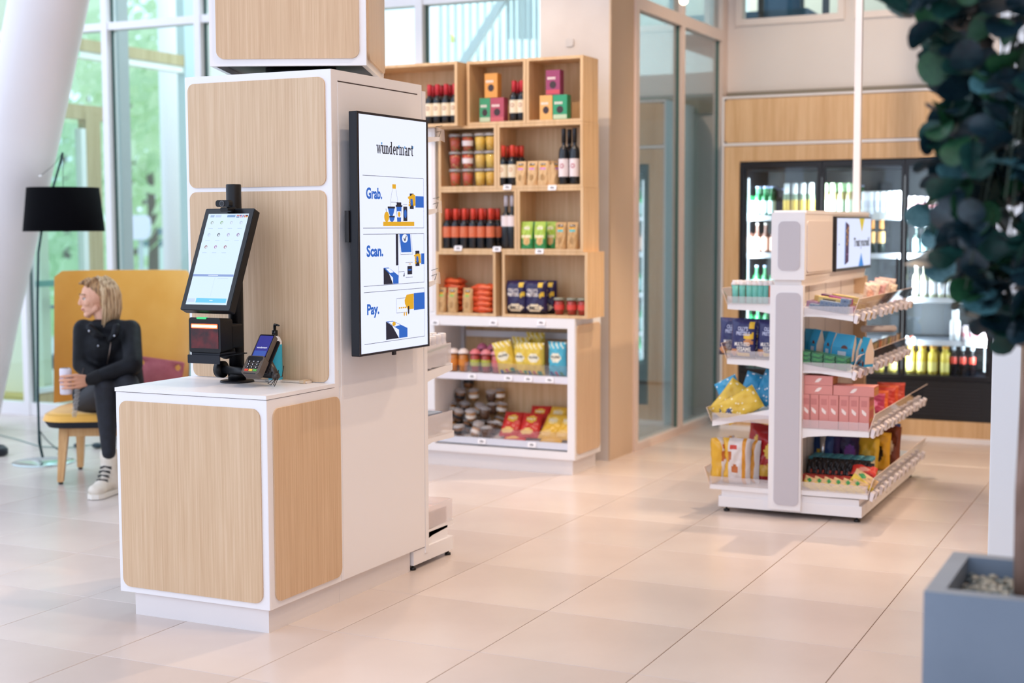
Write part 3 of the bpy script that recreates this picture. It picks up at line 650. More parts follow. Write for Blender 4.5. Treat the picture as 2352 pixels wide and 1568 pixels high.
mon = ob('monitor_housing', mg().mat(BK).rbox(-mw, mw, 0, .035, 0, mh, .006, 'y', 3).rbox(-mw+.03, mw-.03, .035, .06, .06, mh-.1, .01, 'y', 3), ks)
a0, a1, c0_, c1_ = -mw+.021, mw-.021, .023, mh-.023
ob('glass_front', mg().mat(BK3).rbox(-mw+.002, mw-.002, -.0015, 0, .002, mh-.002, .005, 'y', 3), mon)
def Q(k): return lambda u, v: (a0+(a1-a0)*u, -.0018-.0003*k, c0_+(c1_-c0_)*v)
ES = M('#D3E8FF', emit=1.0); g = mg(); g.mat(ES).poly([(0, 0), (1, 0), (1, 1), (0, 1)], Q(0))
def q4(g, u0, u1, v0, v1, m, k=1): g.mat(m).poly([(u0, v0), (u1, v0), (u1, v1), (u0, v1)], Q(k))
q4(g, 0, 1, .305, .33, M('#8FA6DA', emit=.9)); q4(g, .23, .97, .022, .07, M('#6CC8F4', emit=1)); q4(g, .02, .2, .025, .065, M('#C3D4F2', emit=1)); q4(g, .06, .16, .96, .985, M('#9FB6D8', emit=1)); q4(g, .19, .33, .96, .985, M('#B9CBEA', emit=1)); q4(g, .48, .68, .96, .985, M('#7F9FCC', emit=1))
fl4 = [((.71, .78), ('#C8524E', '#F2F2FF', '#3C4FA0'), 'h'), ((.79, .85), ('#D98088', '#E6C8D8', '#D8A0B0'), 'h'), ((.86, .92), ('#3C4FA0', '#F2F2FF', '#C8524E'), 'v'), ((.93, .99), ('#22181A', '#C83A34', '#E8B848'), 'h')]
for (u0, u1), cs, d in fl4:
    for i, c in enumerate(cs):
        if d == 'h': q4(g, u0, u1, .985-.009*(i+1), .985-.009*i, M(c, emit=.9))
        else: q4(g, u0+(u1-u0)*i/3, u0+(u1-u0)*(i+1)/3, .958, .985, M(c, emit=.9))
q4(g, .79, .82, .972, .985, M('#4A5CA8', emit=.9), 2)
ic = [(0, 0, '#9FB0A8'), (1, 0, '#8CB878'), (2, 0, '#C9D6EC'), (3, 0, '#BFD0EC'), (0, 1, '#C4D8F0'), (1, 1, '#5C6068'), (2, 1, '#B8B4DC'), (3, 1, '#9C84B0'), (0, 2, '#A87C78'), (1, 2, '#B888B8'), (2, 2, '#A86878')]
for i, j, c in ic:
    u, v = .14+.24*i, .9-.135*j; e = M(c, emit=.85)
    g.mat(e).poly([(u+.035*math.cos(t*PI/6), v+.0185*math.sin(t*PI/6)) for t in range(12)], Q(1))
    g.mat(M('#D8E4F4', emit=1)).poly([(u+.008+.02*math.cos(t*PI/6), v-.004+.0105*math.sin(t*PI/6)) for t in range(12)], Q(2))
    q4(g, u-.055, u+.055, v-.066, v-.062, M('#A9BCD8', emit=1))
q4(g, .62, .88, .285, .288, M('#B0B8C0', emit=1)); q4(g, .38, .62, .3155, .3205, M('#E8F0FF', emit=1), 2); q4(g, .55, .56, .09, .3, M('#C9DCF6', emit=1))
q4(g, .56, .64, .043, .05, M('#E8F6FF', emit=1), 2)
ob('display', g, mon, label='lit touchscreen with product icons and four flags')
ob('mounting_arm', G().mat(BK).cap((0, 0, zb+.22-.893), (xc+3.462, Yb+.12-4.668, zb+.22-.893), .022, .022), ks)
# webcam
wz_ = Z(468, -3.49, 4.60)-.893; wx_ = X(521, 4.6, 1.6)+3.462
wc = ob('webcam', G().mat(BK).rbox(wx_-.034, wx_+.03, -.095, -.07, wz_-.013, wz_+.014, .011, 'y', 5).rbox(wx_-.016, wx_+.02, -.09, -.03, wz_-.032, wz_-.014, .006, 'y', 3), ks)
ob('lens', G().mat(BK3).prism([(.009*math.cos(t*PI/8), .009*math.sin(t*PI/8)) for t in range(16)], lambda a, b, t: (wx_-.002+a, -.099+.004*t, wz_+b)), wc)
ob('lens_ring', G().mat(M('#7E8088', .3)).tube([(wx_-.002+.010*math.cos(t*PI/8), -.097, wz_+.010*math.sin(t*PI/8)) for t in range(17)], .0012, 5), wc)
# barcode scanner
Ys = 4.47; sx0, sx1 = X(434, Ys, 1.12), X(506, Ys, 1.12); s0, s1 = Z(809, sx0, Ys), Z(728, sx0, Ys)
def L(x, y, z): return (x+3.462, y-4.668, z-.893)
def lg(): g = G(); g.T = Matrix.Translation((3.462, -4.668, -.893)); return g
sc_ = ob('barcode_scanner', lg().mat(BK).prism(rrect(sx0, sx1, s0, s1, .012, 4), lambda a, b, t: (a, Ys, b) if t == 0 else ((a-(sx0+sx1)/2)*.92+(sx0+sx1)/2, Ys+.085, (b-(s0+s1)/2)*.9+(s0+s1)/2)).rbox(sx0+.02, sx1-.005, Ys+.085, Ys+.15, s0+.012, s1-.03, .01, 'y', 3), ks)
wx0_, wx1_, w0_, w1_ = sx0+.010, sx1-.010, s0+.018, s1-.022
ob('scan_window', lg().mat(glass('scan_glass', '#E09098', 1.0)).box(wx0_, wx1_, Ys-.001, Ys, w0_, w1_), sc_, label='dark red glass scan window')
ob('window_back', lg().mat(noisy('scan_inside', '#120708', '#8A2A22', (22, 22, 22), .4, 3, lo=.4, hi=.75)).box(wx0_, wx1_, Ys-.0008, Ys+.0005, w0_, w1_), sc_)  # maroon mottling paints in the red glow inside the scanner
ob('red_light_bar', lg().mat(M('#FF5A30', emit=3.5)).rbox(wx0_+.002, wx1_-.002, Ys-.0022, Ys-.0012, w1_-.020, w1_-.003, .004, 'y', 3).mat(M('#FFD8B0', emit=4)).rbox(wx0_+.006, wx1_-.006, Ys-.0026, Ys-.002, w1_-.016, w1_-.007, .002, 'y', 3), sc_, label='glowing orange light bar')
ob('status_light', lg().mat(M('#38C878', emit=1.3)).rbox(sx0+.04, sx0+.085, Ys-.004, Ys+.01, s1-.006, s1+.0012, .003, 'y', 2), sc_, label='small green status light')
bz0, bz1 = Z(833, sx0, Ys-.01), Z(816, sx0, Ys-.01)
ob('scanner_bracket', lg().mat(M('#10141E', .45, spec=.35)).rbox(sx0, sx1+.003, Ys-.012, Ys-.008, bz0, bz1+.004, .003, 'y', 2).box(sx0+.005, sx1, Ys-.008, Ys+.17, bz1-.002, bz1+.002).rbox(sx0+.01, sx1-.004, Ys, Ys+.1, bz1+.002, s0+.002, .004, 'y', 2), ks)
ob('ball_joint', lg().mat(BK).ell((-3.462, 4.60, s0+.0), (.036, .036, .034), 16, 10), ks)
# side arm and card terminal
za_ = Z(850, -3.45, 4.62)
ob('arm_clamp', lg().mat(BK).lathe([(.036, za_-.045), (.036, za_+.0)], (-3.462, 4.668, 0), 24), ks)
g = lg().mat(BK); ex = X(645, 4.62, .93)
g.cap((-3.50, 4.635, za_), (ex-.02, 4.60, za_-.006), .0165, .0165, 16); g.tube([(-3.53, 4.64, za_), (-3.505, 4.638, za_)], .034, 20)
ob('side_arm', g, ks)
ob('terminal_arm', lg().mat(M('#3A332E', .35)).cap((ex-.01, 4.60, za_-.012), (X(612, 4.63, .95), 4.625, Z(815, -3.4, 4.63)), .017, .015, 14), ks)
tt = math.radians(38); Yt = 4.52; zt = Z(858, -3.42, Yt); tx = (X(556, Yt, zt)+X(596, Yt, zt))/2
TT = Matrix.Translation(L(tx, Yt, zt)) @ Matrix.Rotation(-tt, 4, 'X')
def tgm(): g = G(); g.T = TT; return g
GR = M('#5A5048', .4)
te = ob('card_terminal', tgm().mat(GR).rbox(-.037, .037, 0, .022, .0, .19, .008, 'y', 4).rbox(-.041, .041, -.012, .022, -.002, .082, .012, 'y', 4).mat(BK2).rbox(-.03, .045, .03, .036, .03, .18, .006, 'y', 3), ks)
ob('display', tgm().mat(M('#3A3AA0', emit=.75)).rbox(-.031, .031, -.0012, 0, .086, .183, .003, 'y', 2), te, label='small blue display')
g = tgm(); g.mat(M('#0E0E12', .2)).box(-.033, .033, -.0008, 0, .083, .188); g.mat(M('#4A68C8', emit=.7)).box(-.028, .028, -.002, -.001, .088, .112)
text_fit(g, 'wundermart', -.024, .024, .123, .132, lambda a, b: (a, -.0018, b), M('#E8ECFF', emit=.9), .02); ob('screen_text', g, te)
ob('keypad', tgm().mat(M('#6A5E54', .5)).rbox(-.034, .034, -.0128, -.012, .004, .074, .008, 'y', 3).mat(M('#101014', .5)).rbox(-.034, .034, -.0134, -.0126, .058, .078, .006, 'y', 3), te)
for r_i in range(4):
    for c_i in range(3):
        c = ['#D8472E', '#E8C24A', '#55A848'][c_i] if r_i == 0 else '#141418'
        x_ = -.027+.020*c_i
        ob('key', tgm().mat(M(c, .45)).rbox(x_, x_+.016, -.0155, -.0126, .010+.013*r_i, .019+.013*r_i, .002, 'y', 2).mat(M('#E8E8EC', .5) if r_i else M(c, .45)).box(x_+.006, x_+.009, -.0158, -.0154, .012+.013*r_i, .017+.013*r_i), te)
ob('card_slot', tgm().mat(BK3).box(-.028, .028, -.0129, -.0119, -.001, .002), te)
P = lambda px, py, y: L(X(px, y, .93), y, Z(py, X(px, y, .93), y))
g = G().mat(BK3); g.tube([P(652, 840, 4.6), P(648, 865, 4.58), P(632, 868, 4.55), P(615, 880, 4.53), P(622, 884, 4.52), P(634, 868, 4.53), P(628, 884, 4.5)], .0016, 6); g.tube([P(640, 850, 4.6), P(638, 870, 4.55), P(630, 887, 4.5)], .0016, 6)
ob('cable', g, ks)

bx_ = X(632, 4.72, 1.0); sb = empty('sanitizer_bottle', 'clear pump bottle with turquoise label standing behind the card terminal', 'bottle', (bx_, 4.72, .893))
hb = Z(771, bx_, 4.72)-.893
ob('bottle_body', G().mat(M('#E4E6E8', .25)).lathe([(.026, 0), (.028, .006), (.028, hb*.88), (.02, hb*.97), (.012, hb)], seg=24), sb)
ob('blue_label', G().mat(M('#2FB4D6', .45)).lathe([(.0286, .012), (.0286, hb*.82)], seg=24, cap=False).mat(M('#CDEBF2', .5)).box(-.02, .012, -.0292, -.02, .03, .045).box(-.02, .012, -.0292, -.02, .055, .066).box(-.02, .004, -.0292, -.02, .075, .08), sb)
ht = Z(743, bx_, 4.72)-.893
ob('pump', G().mat(BK3).lathe([(.012, hb-.002), (.012, hb+.022), (.006, hb+.023), (.006, ht-.006)], seg=18).cap((0, 0, ht-.004), (.026, -.008, ht-.006), .005, .0035), sb)
x_a, x_b = X(612, 4.735, .9), X(709, 4.735, .9)
o = empty('leaflet_tray', 'low beige plastic tray lying at the foot of the tower panel', 'tray', (0, 0, 0))
ob('tray_body', G().mat(M('#D9CDBF', .4)).rbox(x_a, x_b, 4.722, 4.757, .8935, .902, .004, 'x', 2), o); ob('end_clip', G().mat(M('#CDB99E', .4)).rbox(x_b-.028, x_b-.008, 4.71, 4.76, .8935, .907, .004, 'x', 2), o)

# ================================================================== WOODEN WALL SHELVES ON A WHITE BASE CABINET
F0 = 7.915
sc1 = empty('base_cabinet', 'white open base cabinet with oak end panel under the wooden boxes', 'cabinet', (-4.1, 8.1, 0))
wob('plinth', G().mat(WHITE2).box(-4.93, -3.396, 7.935, 8.3, 0, .094), sc1)
g = G().mat(WHITE); cx0, cx1 = -4.95, -3.375; ox0, ox1 = -4.34, -3.422
g.box(cx0, cx1, F0, 8.33, .094, .14).box(cx0, cx1, F0, 8.33, .895, .955).box(ox1, cx1, F0, 8.33, .14, .895).box(cx0, ox0, F0, 8.33, .14, .895)
wob('carcass', g, sc1)
wob('back_panel', G().mat(OAK2).box(ox0, ox1, 8.31, 8.325, .14, .895), sc1)
wob('end_panel', G().mat(OAK).rbox(cx1, cx1+.008, 7.945, 8.31, .125, .915, .03, 'x', 6), sc1)
wob('shelf_board', G().mat(WHITE).box(ox0+.002, ox1-.002, 7.945, 8.30, .575, .597), sc1)
wob('shelf_board', G().mat(WHITE).add([(ox0+.002, 7.94, .150), (ox1-.002, 7.94, .150), (ox1-.002, 8.3, .235), (ox0+.002, 8.3, .235), (ox0+.002, 7.94, .165), (ox1-.002, 7.94, .165), (ox1-.002, 8.3, .25), (ox0+.002, 8.3, .25)], [(0,3,2,1),(4,5,6,7),(0,1,5,4),(1,2,6,5),(2,3,7,6),(3,0,4,7)]), sc1, 'sloping bottom shelf board')
wob('ticket_rail', G().mat(M('#E9E6EE', .3)).box(ox0, ox1, 7.936, 7.942, .555, .598), sc1)
wob('ticket_rail', G().mat(M('#D9DCE6', .3)).box(ox0, ox1, 7.932, 7.938, .150, .192), sc1)
for px in (1022, 1063):
    wob('upright_rail', G().mat(M('#D4D3D8', .4)).box(X(px, 8.29, .6)-.014, X(px, 8.29, .6)+.014, 8.285, 8.31, .14, .893), sc1)
wob('cross_rail', G().mat(M('#E0DEE2', .4)).box(X(1070, 8.27, .8), ox1, 8.27, 8.29, .80, .84), sc1)
wob('riser', G().mat(CLEAR).box(ox0+.2, ox1, 7.944, 7.947, .598, .665), sc1, 'clear plastic riser along the middle shelf')
wob('riser', G().mat(CLEAR).box(ox0+.02, ox1, 7.941, 7.944, .165, .255), sc1, 'clear plastic riser along the bottom shelf')
pc = sc1.location
for px, py in ((1128, 868), (1167, 868), (1213, 868), (1262, 868)):
    x = X(px-44 if px == 1128 else px, 7.93, .58); price_tag(sc1, x-pc.x, 7.932-pc.y, .576)
for px in (1107, 1222): price_tag(sc1, X(px, 7.93, .17)-pc.x, 7.928-pc.y, .17)
for px in (1000, 1133, 1243): price_tag(sc1, X(px, 7.912, .93)-pc.x, 7.911-pc.y, Z(741, X(px, 7.912, .93), 7.912))

tc_ = empty('tall_cabinet', 'plain white tall cabinet just left of the wooden boxes', 'cabinet', (-4.64, 8.1, .956))
wob('cabinet_body', G().mat(WHITE).box(-4.95, -4.334, 7.93, 8.33, .956, 2.128), tc_)
wob('cabinet_door', G().mat(WHITE).rbox(-4.93, -4.35, 7.924, 7.93, .98, 2.11, .01, 'y', 3), tc_)

BT = .018
def wbox(x0, x1, y0, y1, z0, z1, label):
    r = empty('shelf_box', label, 'shelf', ((x0+x1)/2, (y0+y1)/2, z0), group='wooden display boxes')
    e = .0006
    for nm, a in (('top_panel', (x0, x1, y0, y1, z1-BT, z1-e)), ('bottom_panel', (x0, x1, y0, y1, z0+e, z0+BT)), ('side_panel', (x0+e, x0+BT, y0, y1, z0+BT, z1-BT)), ('side_panel', (x1-BT, x1-e, y0, y1, z0+BT, z1-BT)), ('back_panel', (x0+BT, x1-BT, y1-.012, y1, z0+BT, z1-BT))):
        wob(nm, G().mat(OAK2).box(*a), r)
    return r
R4, R3, R2, R1, RT = .956, 1.358, 1.745, 2.136, 2.527
wbox(-4.333, -3.912, 7.93, 8.2, R4, R3, 'wooden shelf box with orange packs, bottom row left')
wbox(-3.868, -3.298, 7.93, 8.2, R4, R3, 'wooden shelf box with navy bags, bottom row right')
wbox(-4.31, -3.766, 7.93, 8.18, R3, R2, 'wooden shelf box with red capped wine, second row left')
b3 = wbox(-3.764, -3.326, 7.93, 8.18, R3, R2, 'wooden shelf box with green pouches, second row right')
b2l = wbox(-4.31, -3.902, 7.93, 8.18, R2, R1, 'wooden shelf box with fruit cups, third row left')
b2 = wbox(-3.900, -3.328, 7.93, 8.18, R2, R1, 'wooden shelf box with tall black wine, third row right')
wbox(-4.105, -3.703, 7.93, 8.17, R1, RT, 'wooden shelf box with a tea box pyramid and wine, top row middle')
wbox(-3.701, -3.328, 7.93, 8.17, R1, RT, 'wooden shelf box with only tea boxes, top row right')
wbox(-4.86, -4.128, 7.845, 8.17, R1-.006, RT-.004, 'wide wooden shelf box with four wine bottles, top row left')
for px, py, b in ((1165, 430, b2), (1268, 431, b2)):
    x = X(px, 7.925, 1.76); price_tag(b, x-b.location.x, 7.927-b.location.y, Z(py, x, 7.925)-R2, w=.06)
for px, py in ((1052, 570), (1141, 572), (1239, 577)):
    x = X(px, 7.925, 1.37); price_tag(b3, x-b3.location.x, 7.927-b3.location.y, Z(py, x, 7.925)-R3)

WG = M('#101820', .12, coat=.3); RED = M('#C02A34', .35); RED2 = M('#D5402C', .35); CRM = M('#EBDCC0', .6); ORL = M('#D8704A', .6); WL = M('#E9DCDC', .6)
def row(tpl, name, cat, desc, where, pxs, y, z, group, rz=0, rx=0, jit=.0, rnd=random.Random(5)):
    n = len(pxs)
    for i, px in enumerate(pxs):
        put(tpl, name, lab(i, n, desc, where), cat, (X(px, y, z+.05), y, z+.0008), (rx, 0, rz+rnd.uniform(-jit, jit)), group)
wine1 = bottle(.245, .0285, WG, RED, CRM, neck=.44, logo=M('#B98468', .6)); wine2 = bottle(.245, .0285, WG, RED2, CRM, neck=.44, logo=M('#D8A078', .6)); wine3 = bottle(.248, .0285, WG, RED2, ORL, neck=.44, lab0=.28, lab1=.55, logo=M('#E08A68', .6))
tall = bottle(.335, .031, WG, M('#15161C', .3), WL, neck=.36, lab0=.14, lab1=.46, capl=.25, logo=M('#C06070', .6)); tall2 = bottle(.325, .031, WG, M('#C6BFC6', .4), WL, neck=.36, lab0=.42, lab1=.62, capl=.2)
z = R1-.006+BT
row(wine1, 'wine_bottle', 'bottle', 'red foil wine bottle', 'front row, top left box', (987, 1005, 1025, 1045), 7.90, z, 'cream label wine bottles')
row(wine1, 'wine_bottle', 'bottle', 'red foil wine bottle', 'back row, top left box', (996, 1014, 1034), 7.97, z, 'cream label wine bottles')
z = R1+BT
row(wine1, 'wine_bottle', 'bottle', 'red foil wine bottle', 'right of the tea boxes, top middle box', (1181, 1199), 7.975, z, 'cream label wine bottles')
put(wine1, 'wine_bottle', 'red foil wine bottle behind the pair, top middle box', 'bottle', (X(1191, 8.05, z), 8.05, z+.001), group='cream label wine bottles')
tb = lambda c, c2=None: carton(.093, .06, .147, M(c, .55), M('#3C2C30', .6), M(c2, .55) if c2 else None, None, (None, M('#F0E0D8', .6)))
for px, zz, c, c2, l, w in ((1117, z, '#3D9468', '#BFD0B0', 'green tea box at the lower left of the top middle pyramid', .8), (1145, z, '#B04A5E', '#C65F68', 'maroon tea box at the lower right of the top middle pyramid', 1), (1131, z+.149, '#DE9A4A', None, 'orange tea box crowning the top middle pyramid', .95),
                        (1257, z, '#E8AE66', None, 'orange tea box at the lower left of the top right pyramid', .9), (1289, z, '#2F9A6E', '#BFD0B0', 'green tea box at the lower right of the top right pyramid', 1), (1273, z+.149, '#9A3E68', '#C84A5A', 'plum tea box crowning the top right pyramid', 1)):
    put(tb(c, c2), 'tea_box', l, 'box', (X(px, 7.98, zz), 7.99, zz+.0008), group='tea boxes', scale=(w, 1, 1))
# row of cups
z = R2+BT; ci = 0
for t, tn in enumerate(('bottom', 'middle', 'top')):
    for r_, (yy, rn) in enumerate(((7.975, 'front'), (8.055, 'back'))):
        for i, px in enumerate((1046, 1075, 1104, 1128)):
            if rn == 'back' and t < 2: continue
            c = [('#D2583C', '#C4413A'), ('#C9503A', '#D4452F'), ('#EFC24E', '#E8BC58'), ('#E6B23C', '#EDC450')][i][(t+r_) % 2]
            o = put(tub(.107, .037, noisy('fruit_'+c[1:], c, '#8E9A4A' if i < 2 and t != 1 else '#F4D890', (60, 60, 60), .6, 2, lo=.5, hi=.72), glass('cup_lid', '#F8F6F4', 2.5, .08, .3), WL if (i == 1 and t > 0) else None), 'fruit_cup',
                    f'{["leftmost red", "second red", "second yellow", "rightmost yellow"][i]} fruit cup, {tn} layer, {rn} row, third row left box', 'cup', (X(px, yy, z+.05), yy, z+.0008+t*.1085), group='stacked fruit cups')
row(wine2, 'wine_bottle', 'bottle', 'bright red foil wine bottle', 'front row beside the kraft pouches', (1156, 1177), 7.965, z, 'bright red foil wine bottles')
row(wine2, 'wine_bottle', 'bottle', 'bright red foil wine bottle', 'back row beside the kraft pouches', (1166, 1187, 1198), 8.04, z, 'bright red foil wine bottles')
KR = M('#C9A270', .75); KR2 = M('#D8B485', .75); LB1, LY, LP, LT, LG = M('#2A2420', .6), M('#E0A63A', .6), M('#C88AC8', .6), M('#5FC0C4', .6), M('#8FC060', .6); LW = M('#F2E8E0', .6)
def kp(accent, base=KR2):
    def p(u, v):
        if .28 < u < .74:
            if .82 < v < .93: return LB1
            if .86 < v < .9: return LW
            if .72 < v <= .82: return LY
            if .64 < v <= .72: return accent
        if (u-.5)**2/.04+(v-.3)**2/.02 < 1: return M('#B08A5C', .8)
        return base
    return p
kP, kT, kG = kp(LP), kp(LT, KR), kp(LG, KR)
KW = [(None, .33, .69, .855, .9, LW, .02)]
for i, px in enumerate((1197, 1223, 1248)):
    put(pouch(.068, .145, .045, kP, KW, True, 2+i), 'kraft_pouch', lab(i, 3, 'kraft nut pouch with purple band', 'third row right box'), 'pouch', (X(px, 7.96, z+.05), 7.965, z+.001), (0, 0, -.05+.05*i), 'kraft nut pouches')
for i, px in enumerate((1266, 1275)):
    put(pouch(.068, .145, .045, kP, KW, True, 2+i), 'kraft_pouch', f'{["left","right"][i]} kraft nut pouch turned edge-on beside the tall black wine', 'pouch', (X(px, 7.99, z+.05), 7.99, z+.001), (0, 0, 1.35), 'kraft nut pouches')
row(tall, 'wine_bottle', 'bottle', 'tall black wine bottle with pale label', 'third row right box', (1295, 1320), 7.97, z, 'tall black wine bottles')
put(tall, 'wine_bottle', 'tall black wine bottle standing behind the front pair, third row', 'bottle', (X(1308, 8.05, z), 8.05, z+.001), group='tall black wine bottles')
z = R3+BT
row(wine3, 'wine_bottle', 'bottle', 'orange label wine bottle', 'front row, second row box', (1028, 1047, 1067, 1087, 1106, 1127), 7.96, z, 'orange label wine bottles')
row(wine3, 'wine_bottle', 'bottle', 'orange label wine bottle', 'back row, second row box', (1037, 1056, 1075, 1096, 1115, 1133, 1144), 8.03, z, 'orange label wine bottles')
row(tall2, 'wine_bottle', 'bottle', 'tall gold necked wine bottle', 'right of the red capped wine', (1163, 1177), 7.975, z, 'gold necked wine bottles')
GP1, GP2, GP3, GP4 = M('#A8C648', .35), M('#2E8A4A', .35), M('#F0E6C0', .5), M('#D8B070', .5)
def pg(u, v):
    if v < .06 or u < .07 or u > .93: return GP2
    if (u-.5)**2/.08+(v-.28)**2/.02 < 1: return GP4
    if .42 < v < .52 and .15 < u < .8: return GP3
    if .68 < v < .85 and .3 < u < .7: return M('#D6E48A', .5)
    return GP1 if v > .36 else GP2
for i, (px, yy) in enumerate(((1212, 7.96), (1242, 7.965), (1266, 8.03))):
    put(pouch(.082, .165, .045, pg, [(None, .25, .75, .72, .8, LW, .03)], True, 11+i), 'green_pouch', ['front left green snack pouch in the second row right box', 'front middle green snack pouch in the second row right box', 'green snack pouch half hidden behind, second row right box'][i], 'pouch', (X(px, yy, z+.05), yy, z+.001), (0, 0, .05), 'green snack pouches')
for i, (px, yy) in enumerate(((1289, 7.965), (1316, 7.965))):
    put(pouch(.07, .16, .045, kT, KW, True, 21+i), 'kraft_pouch', f'{["left","right"][i]} kraft nut pouch with turquoise band beside green pouches', 'pouch', (X(px, yy, z+.05), yy, z+.001), (0, 0, .02), 'turquoise band kraft pouches')
z = R4+BT
for i, px in enumerate((992, 1014, 1040, 1075)):
    put(pouch(.068, .155, .045, kG, KW, True, 31+i), 'kraft_pouch', lab(i, 4, 'kraft nut pouch with green band', 'before the orange packs'), 'pouch', (X(px, 7.955, z+.05), 7.958, z+.001), (0, 0, -.04*i), 'green band kraft pouches')
OR1 = noisy('orange_foil', '#D8502E', '#E46A3C', (30, 30, 30), .35, 2)
pO = lambda u, v: OR1
op = pouch(.16, .105, .04, pO, (), False, 41, crinkle=.008)
stack = [(1042, 8.05, 6), (1112, 8.0, 5), (1078, 8.1, 4)]
for s_, (px, yy, n) in enumerate(stack):
    for k in range(n):
        put(op, 'orange_pack', f'{ORD[k]} orange snack pack from the bottom, {["left","right","middle"][s_]} stack, bottom row box', 'pack', (X(px+(-1)**k*2, yy, z), yy-.045, z+.022+.0335*k), (-PI/2, 0, (-1)**k*.08), 'orange snack packs')
NV, NV2, CRB, YL = M('#2A2450', .3), M('#17142E', .3), M('#E8D8B8', .5), M('#E6C23C', .4)
def pn(u, v):
    if (u-.5)**2/.12+(v-.2)**2/.014 < 1: return CRB
    if .72 < u < .92 and .5+.25*(u-.7) < v < .62+.3*(u-.7): return YL
    if .7 < u < .9 and .8 < v < .95: return YL
    if v < .12: return NV2
    return NV
NT = [("OLLY'S", .2, .68, .68, .78, LW, .03), ('PRETZEL', .15, .72, .55, .65, LW, .03), (None, .25, .75, .15, .25, NV2, .02)]
nb = pouch(.15, .205, .075, pn, NT, False, 51)
row(nb, 'pretzel_bag', 'bag', 'big navy pretzel bag', 'bottom row right box', (1189, 1233), 7.985, z, 'big navy pretzel bags', rx=.06)
row(nb, 'pretzel_bag', 'bag', 'navy pretzel bag', 'standing behind the two front bags', (1212, 1256), 8.07, z, 'big navy pretzel bags', rx=.06)
jr = tub(.105, .034, M('#B8322C', .4), M('#8A8A7A', .3), M('#D84A40', .5))
row(jr, 'jar', 'jar', 'red jar', 'right of the navy pretzel bags', (1285, 1314, 1339), 7.98, z, 'red jars')

# middle shelf of the base cabinet
z = .5985
def drink(c, c2, l, px, y, h=.135):
    put(tub(h, .034, M(c, .4), M(c2, .4), M('#B9BE48', .4) if 1080 < px < 1130 and y < 8.05 else M(c, .4), True), 'smoothie_cup', l, 'cup', (X(px, y, z+.05), y, z), group='smoothie cups')
for i, px in enumerate((1042, 1065)): drink('#D88430', '#EFE0D8', f'{["left","right"][i]} orange smoothie cup on the middle cabinet shelf', px, 7.99)
for i, px in enumerate((1092, 1117, 1141)): drink(['#C04038', '#B83A34', '#D86A68'][i], ['#E07A80', '#E08890', '#E8A0A8'][i], ['leftmost red and green topped smoothie cup', 'middle red smoothie cup between two others', 'rightmost pink red smoothie cup beside yellow bags'][i], px, 7.99)
for i, px in enumerate((1108, 1132)): drink('#B85070', '#C86A88', f'{["left","right"][i]} pink smoothie cup in the back row', px, 8.1, .16)
PY, PYW, PYB = M('#E6C84E', .35), M('#F4EFD8', .5), M('#2A4A8A', .4)
def pp(y_, b_):
    def p(u, v):
        if (u-.5)**2/.09+(v-.55)**2/.022 < 1: return PYW
        if v < .14 and int(u*7) % 2: return [PYB, M('#C84A6A', .4), M('#3A8A6A', .4)][int(u*7)//2 % 3]
        if v > .8 and (int(u*16)+int(v*22)) % 4 == 0: return PYW
        return y_
    return p
ppy, ppb = pp(PY, 0), pp(M('#4FB4CE', .35), 1)
PT = [('PROPER', .24, .76, .53, .6, M('#2E3A3A', .5), .02)]
pbg = pouch(.125, .20, .06, ppy, PT, False, 61)
for px, y, rz, ry, l in ((1168, 7.99, .15, .22, 'leaning yellow popcorn bag at the left end of its shelf'), (1203, 8.0, -.3, .0, 'yellow popcorn bag squeezed between two others'), (1231, 7.985, 0, 0, 'yellow popcorn bag facing front beside the blue bag'), (1196, 8.12, .1, -.05, 'yellow popcorn bag in the back row on the left'), (1232, 8.17, .1, 0, 'tallest yellow popcorn bag in the back row')):
    put(pbg, 'popcorn_bag', l, 'bag', (X(px, y, z+.1), y, z+.001+(.05 if y > 8.15 else .02 if y > 8.1 else 0)+abs(ry)*.03), (.08, -ry, rz), 'yellow popcorn bags')
put(pouch(.125, .21, .06, ppb, PT, False, 62), 'popcorn_bag', 'turquoise popcorn bag at the right end of the middle cabinet shelf', 'bag', (X(1282, 7.985, z+.1), 7.985, z+.001), (.05, 0, -.1))
# bottom shelf: heap of snack tubs, red and yellow crisps
def zb_(y): return .166+(y-7.94)*.235
dome = [tub(.075, .036, M(c, .6), glass('cup_lid', '#F8F6F4', 2.5, .08, .3), M(l, .5), True) for c, l in (('#B07A3A', '#F0EAE0'), ('#8A5A30', '#2A2A30'), ('#C8935A', '#F0EAE0'), ('#6A4426', '#5A4030'))]
heap = [(1030, 7.975, 0), (1058, 7.97, 0), (1088, 7.975, 0), (1118, 7.97, 0), (1040, 8.06, 0), (1068, 8.05, 0), (1098, 8.055, 0), (1128, 8.05, 0), (1022, 8.15, 0), (1050, 8.14, 0), (1080, 8.14, 0), (1110, 8.15, 0), (1140, 8.14, 0),
        (1048, 8.06, 1), (1082, 8.06, 1), (1112, 8.1, 1), (1036, 8.15, 1), (1066, 8.18, 1), (1098, 8.18, 1), (1130, 8.18, 1), (1150, 8.2, 1), (1056, 8.2, 2), (1090, 8.22, 2), (1128, 8.22, 2), (1148, 8.24, 2), (1075, 8.245, 3)]
rh = random.Random(4); rows_n = {}
hg = [('front', 7.99), ('second', 8.08), ('third', 8.165), ('back', 9)]
cnts = {}
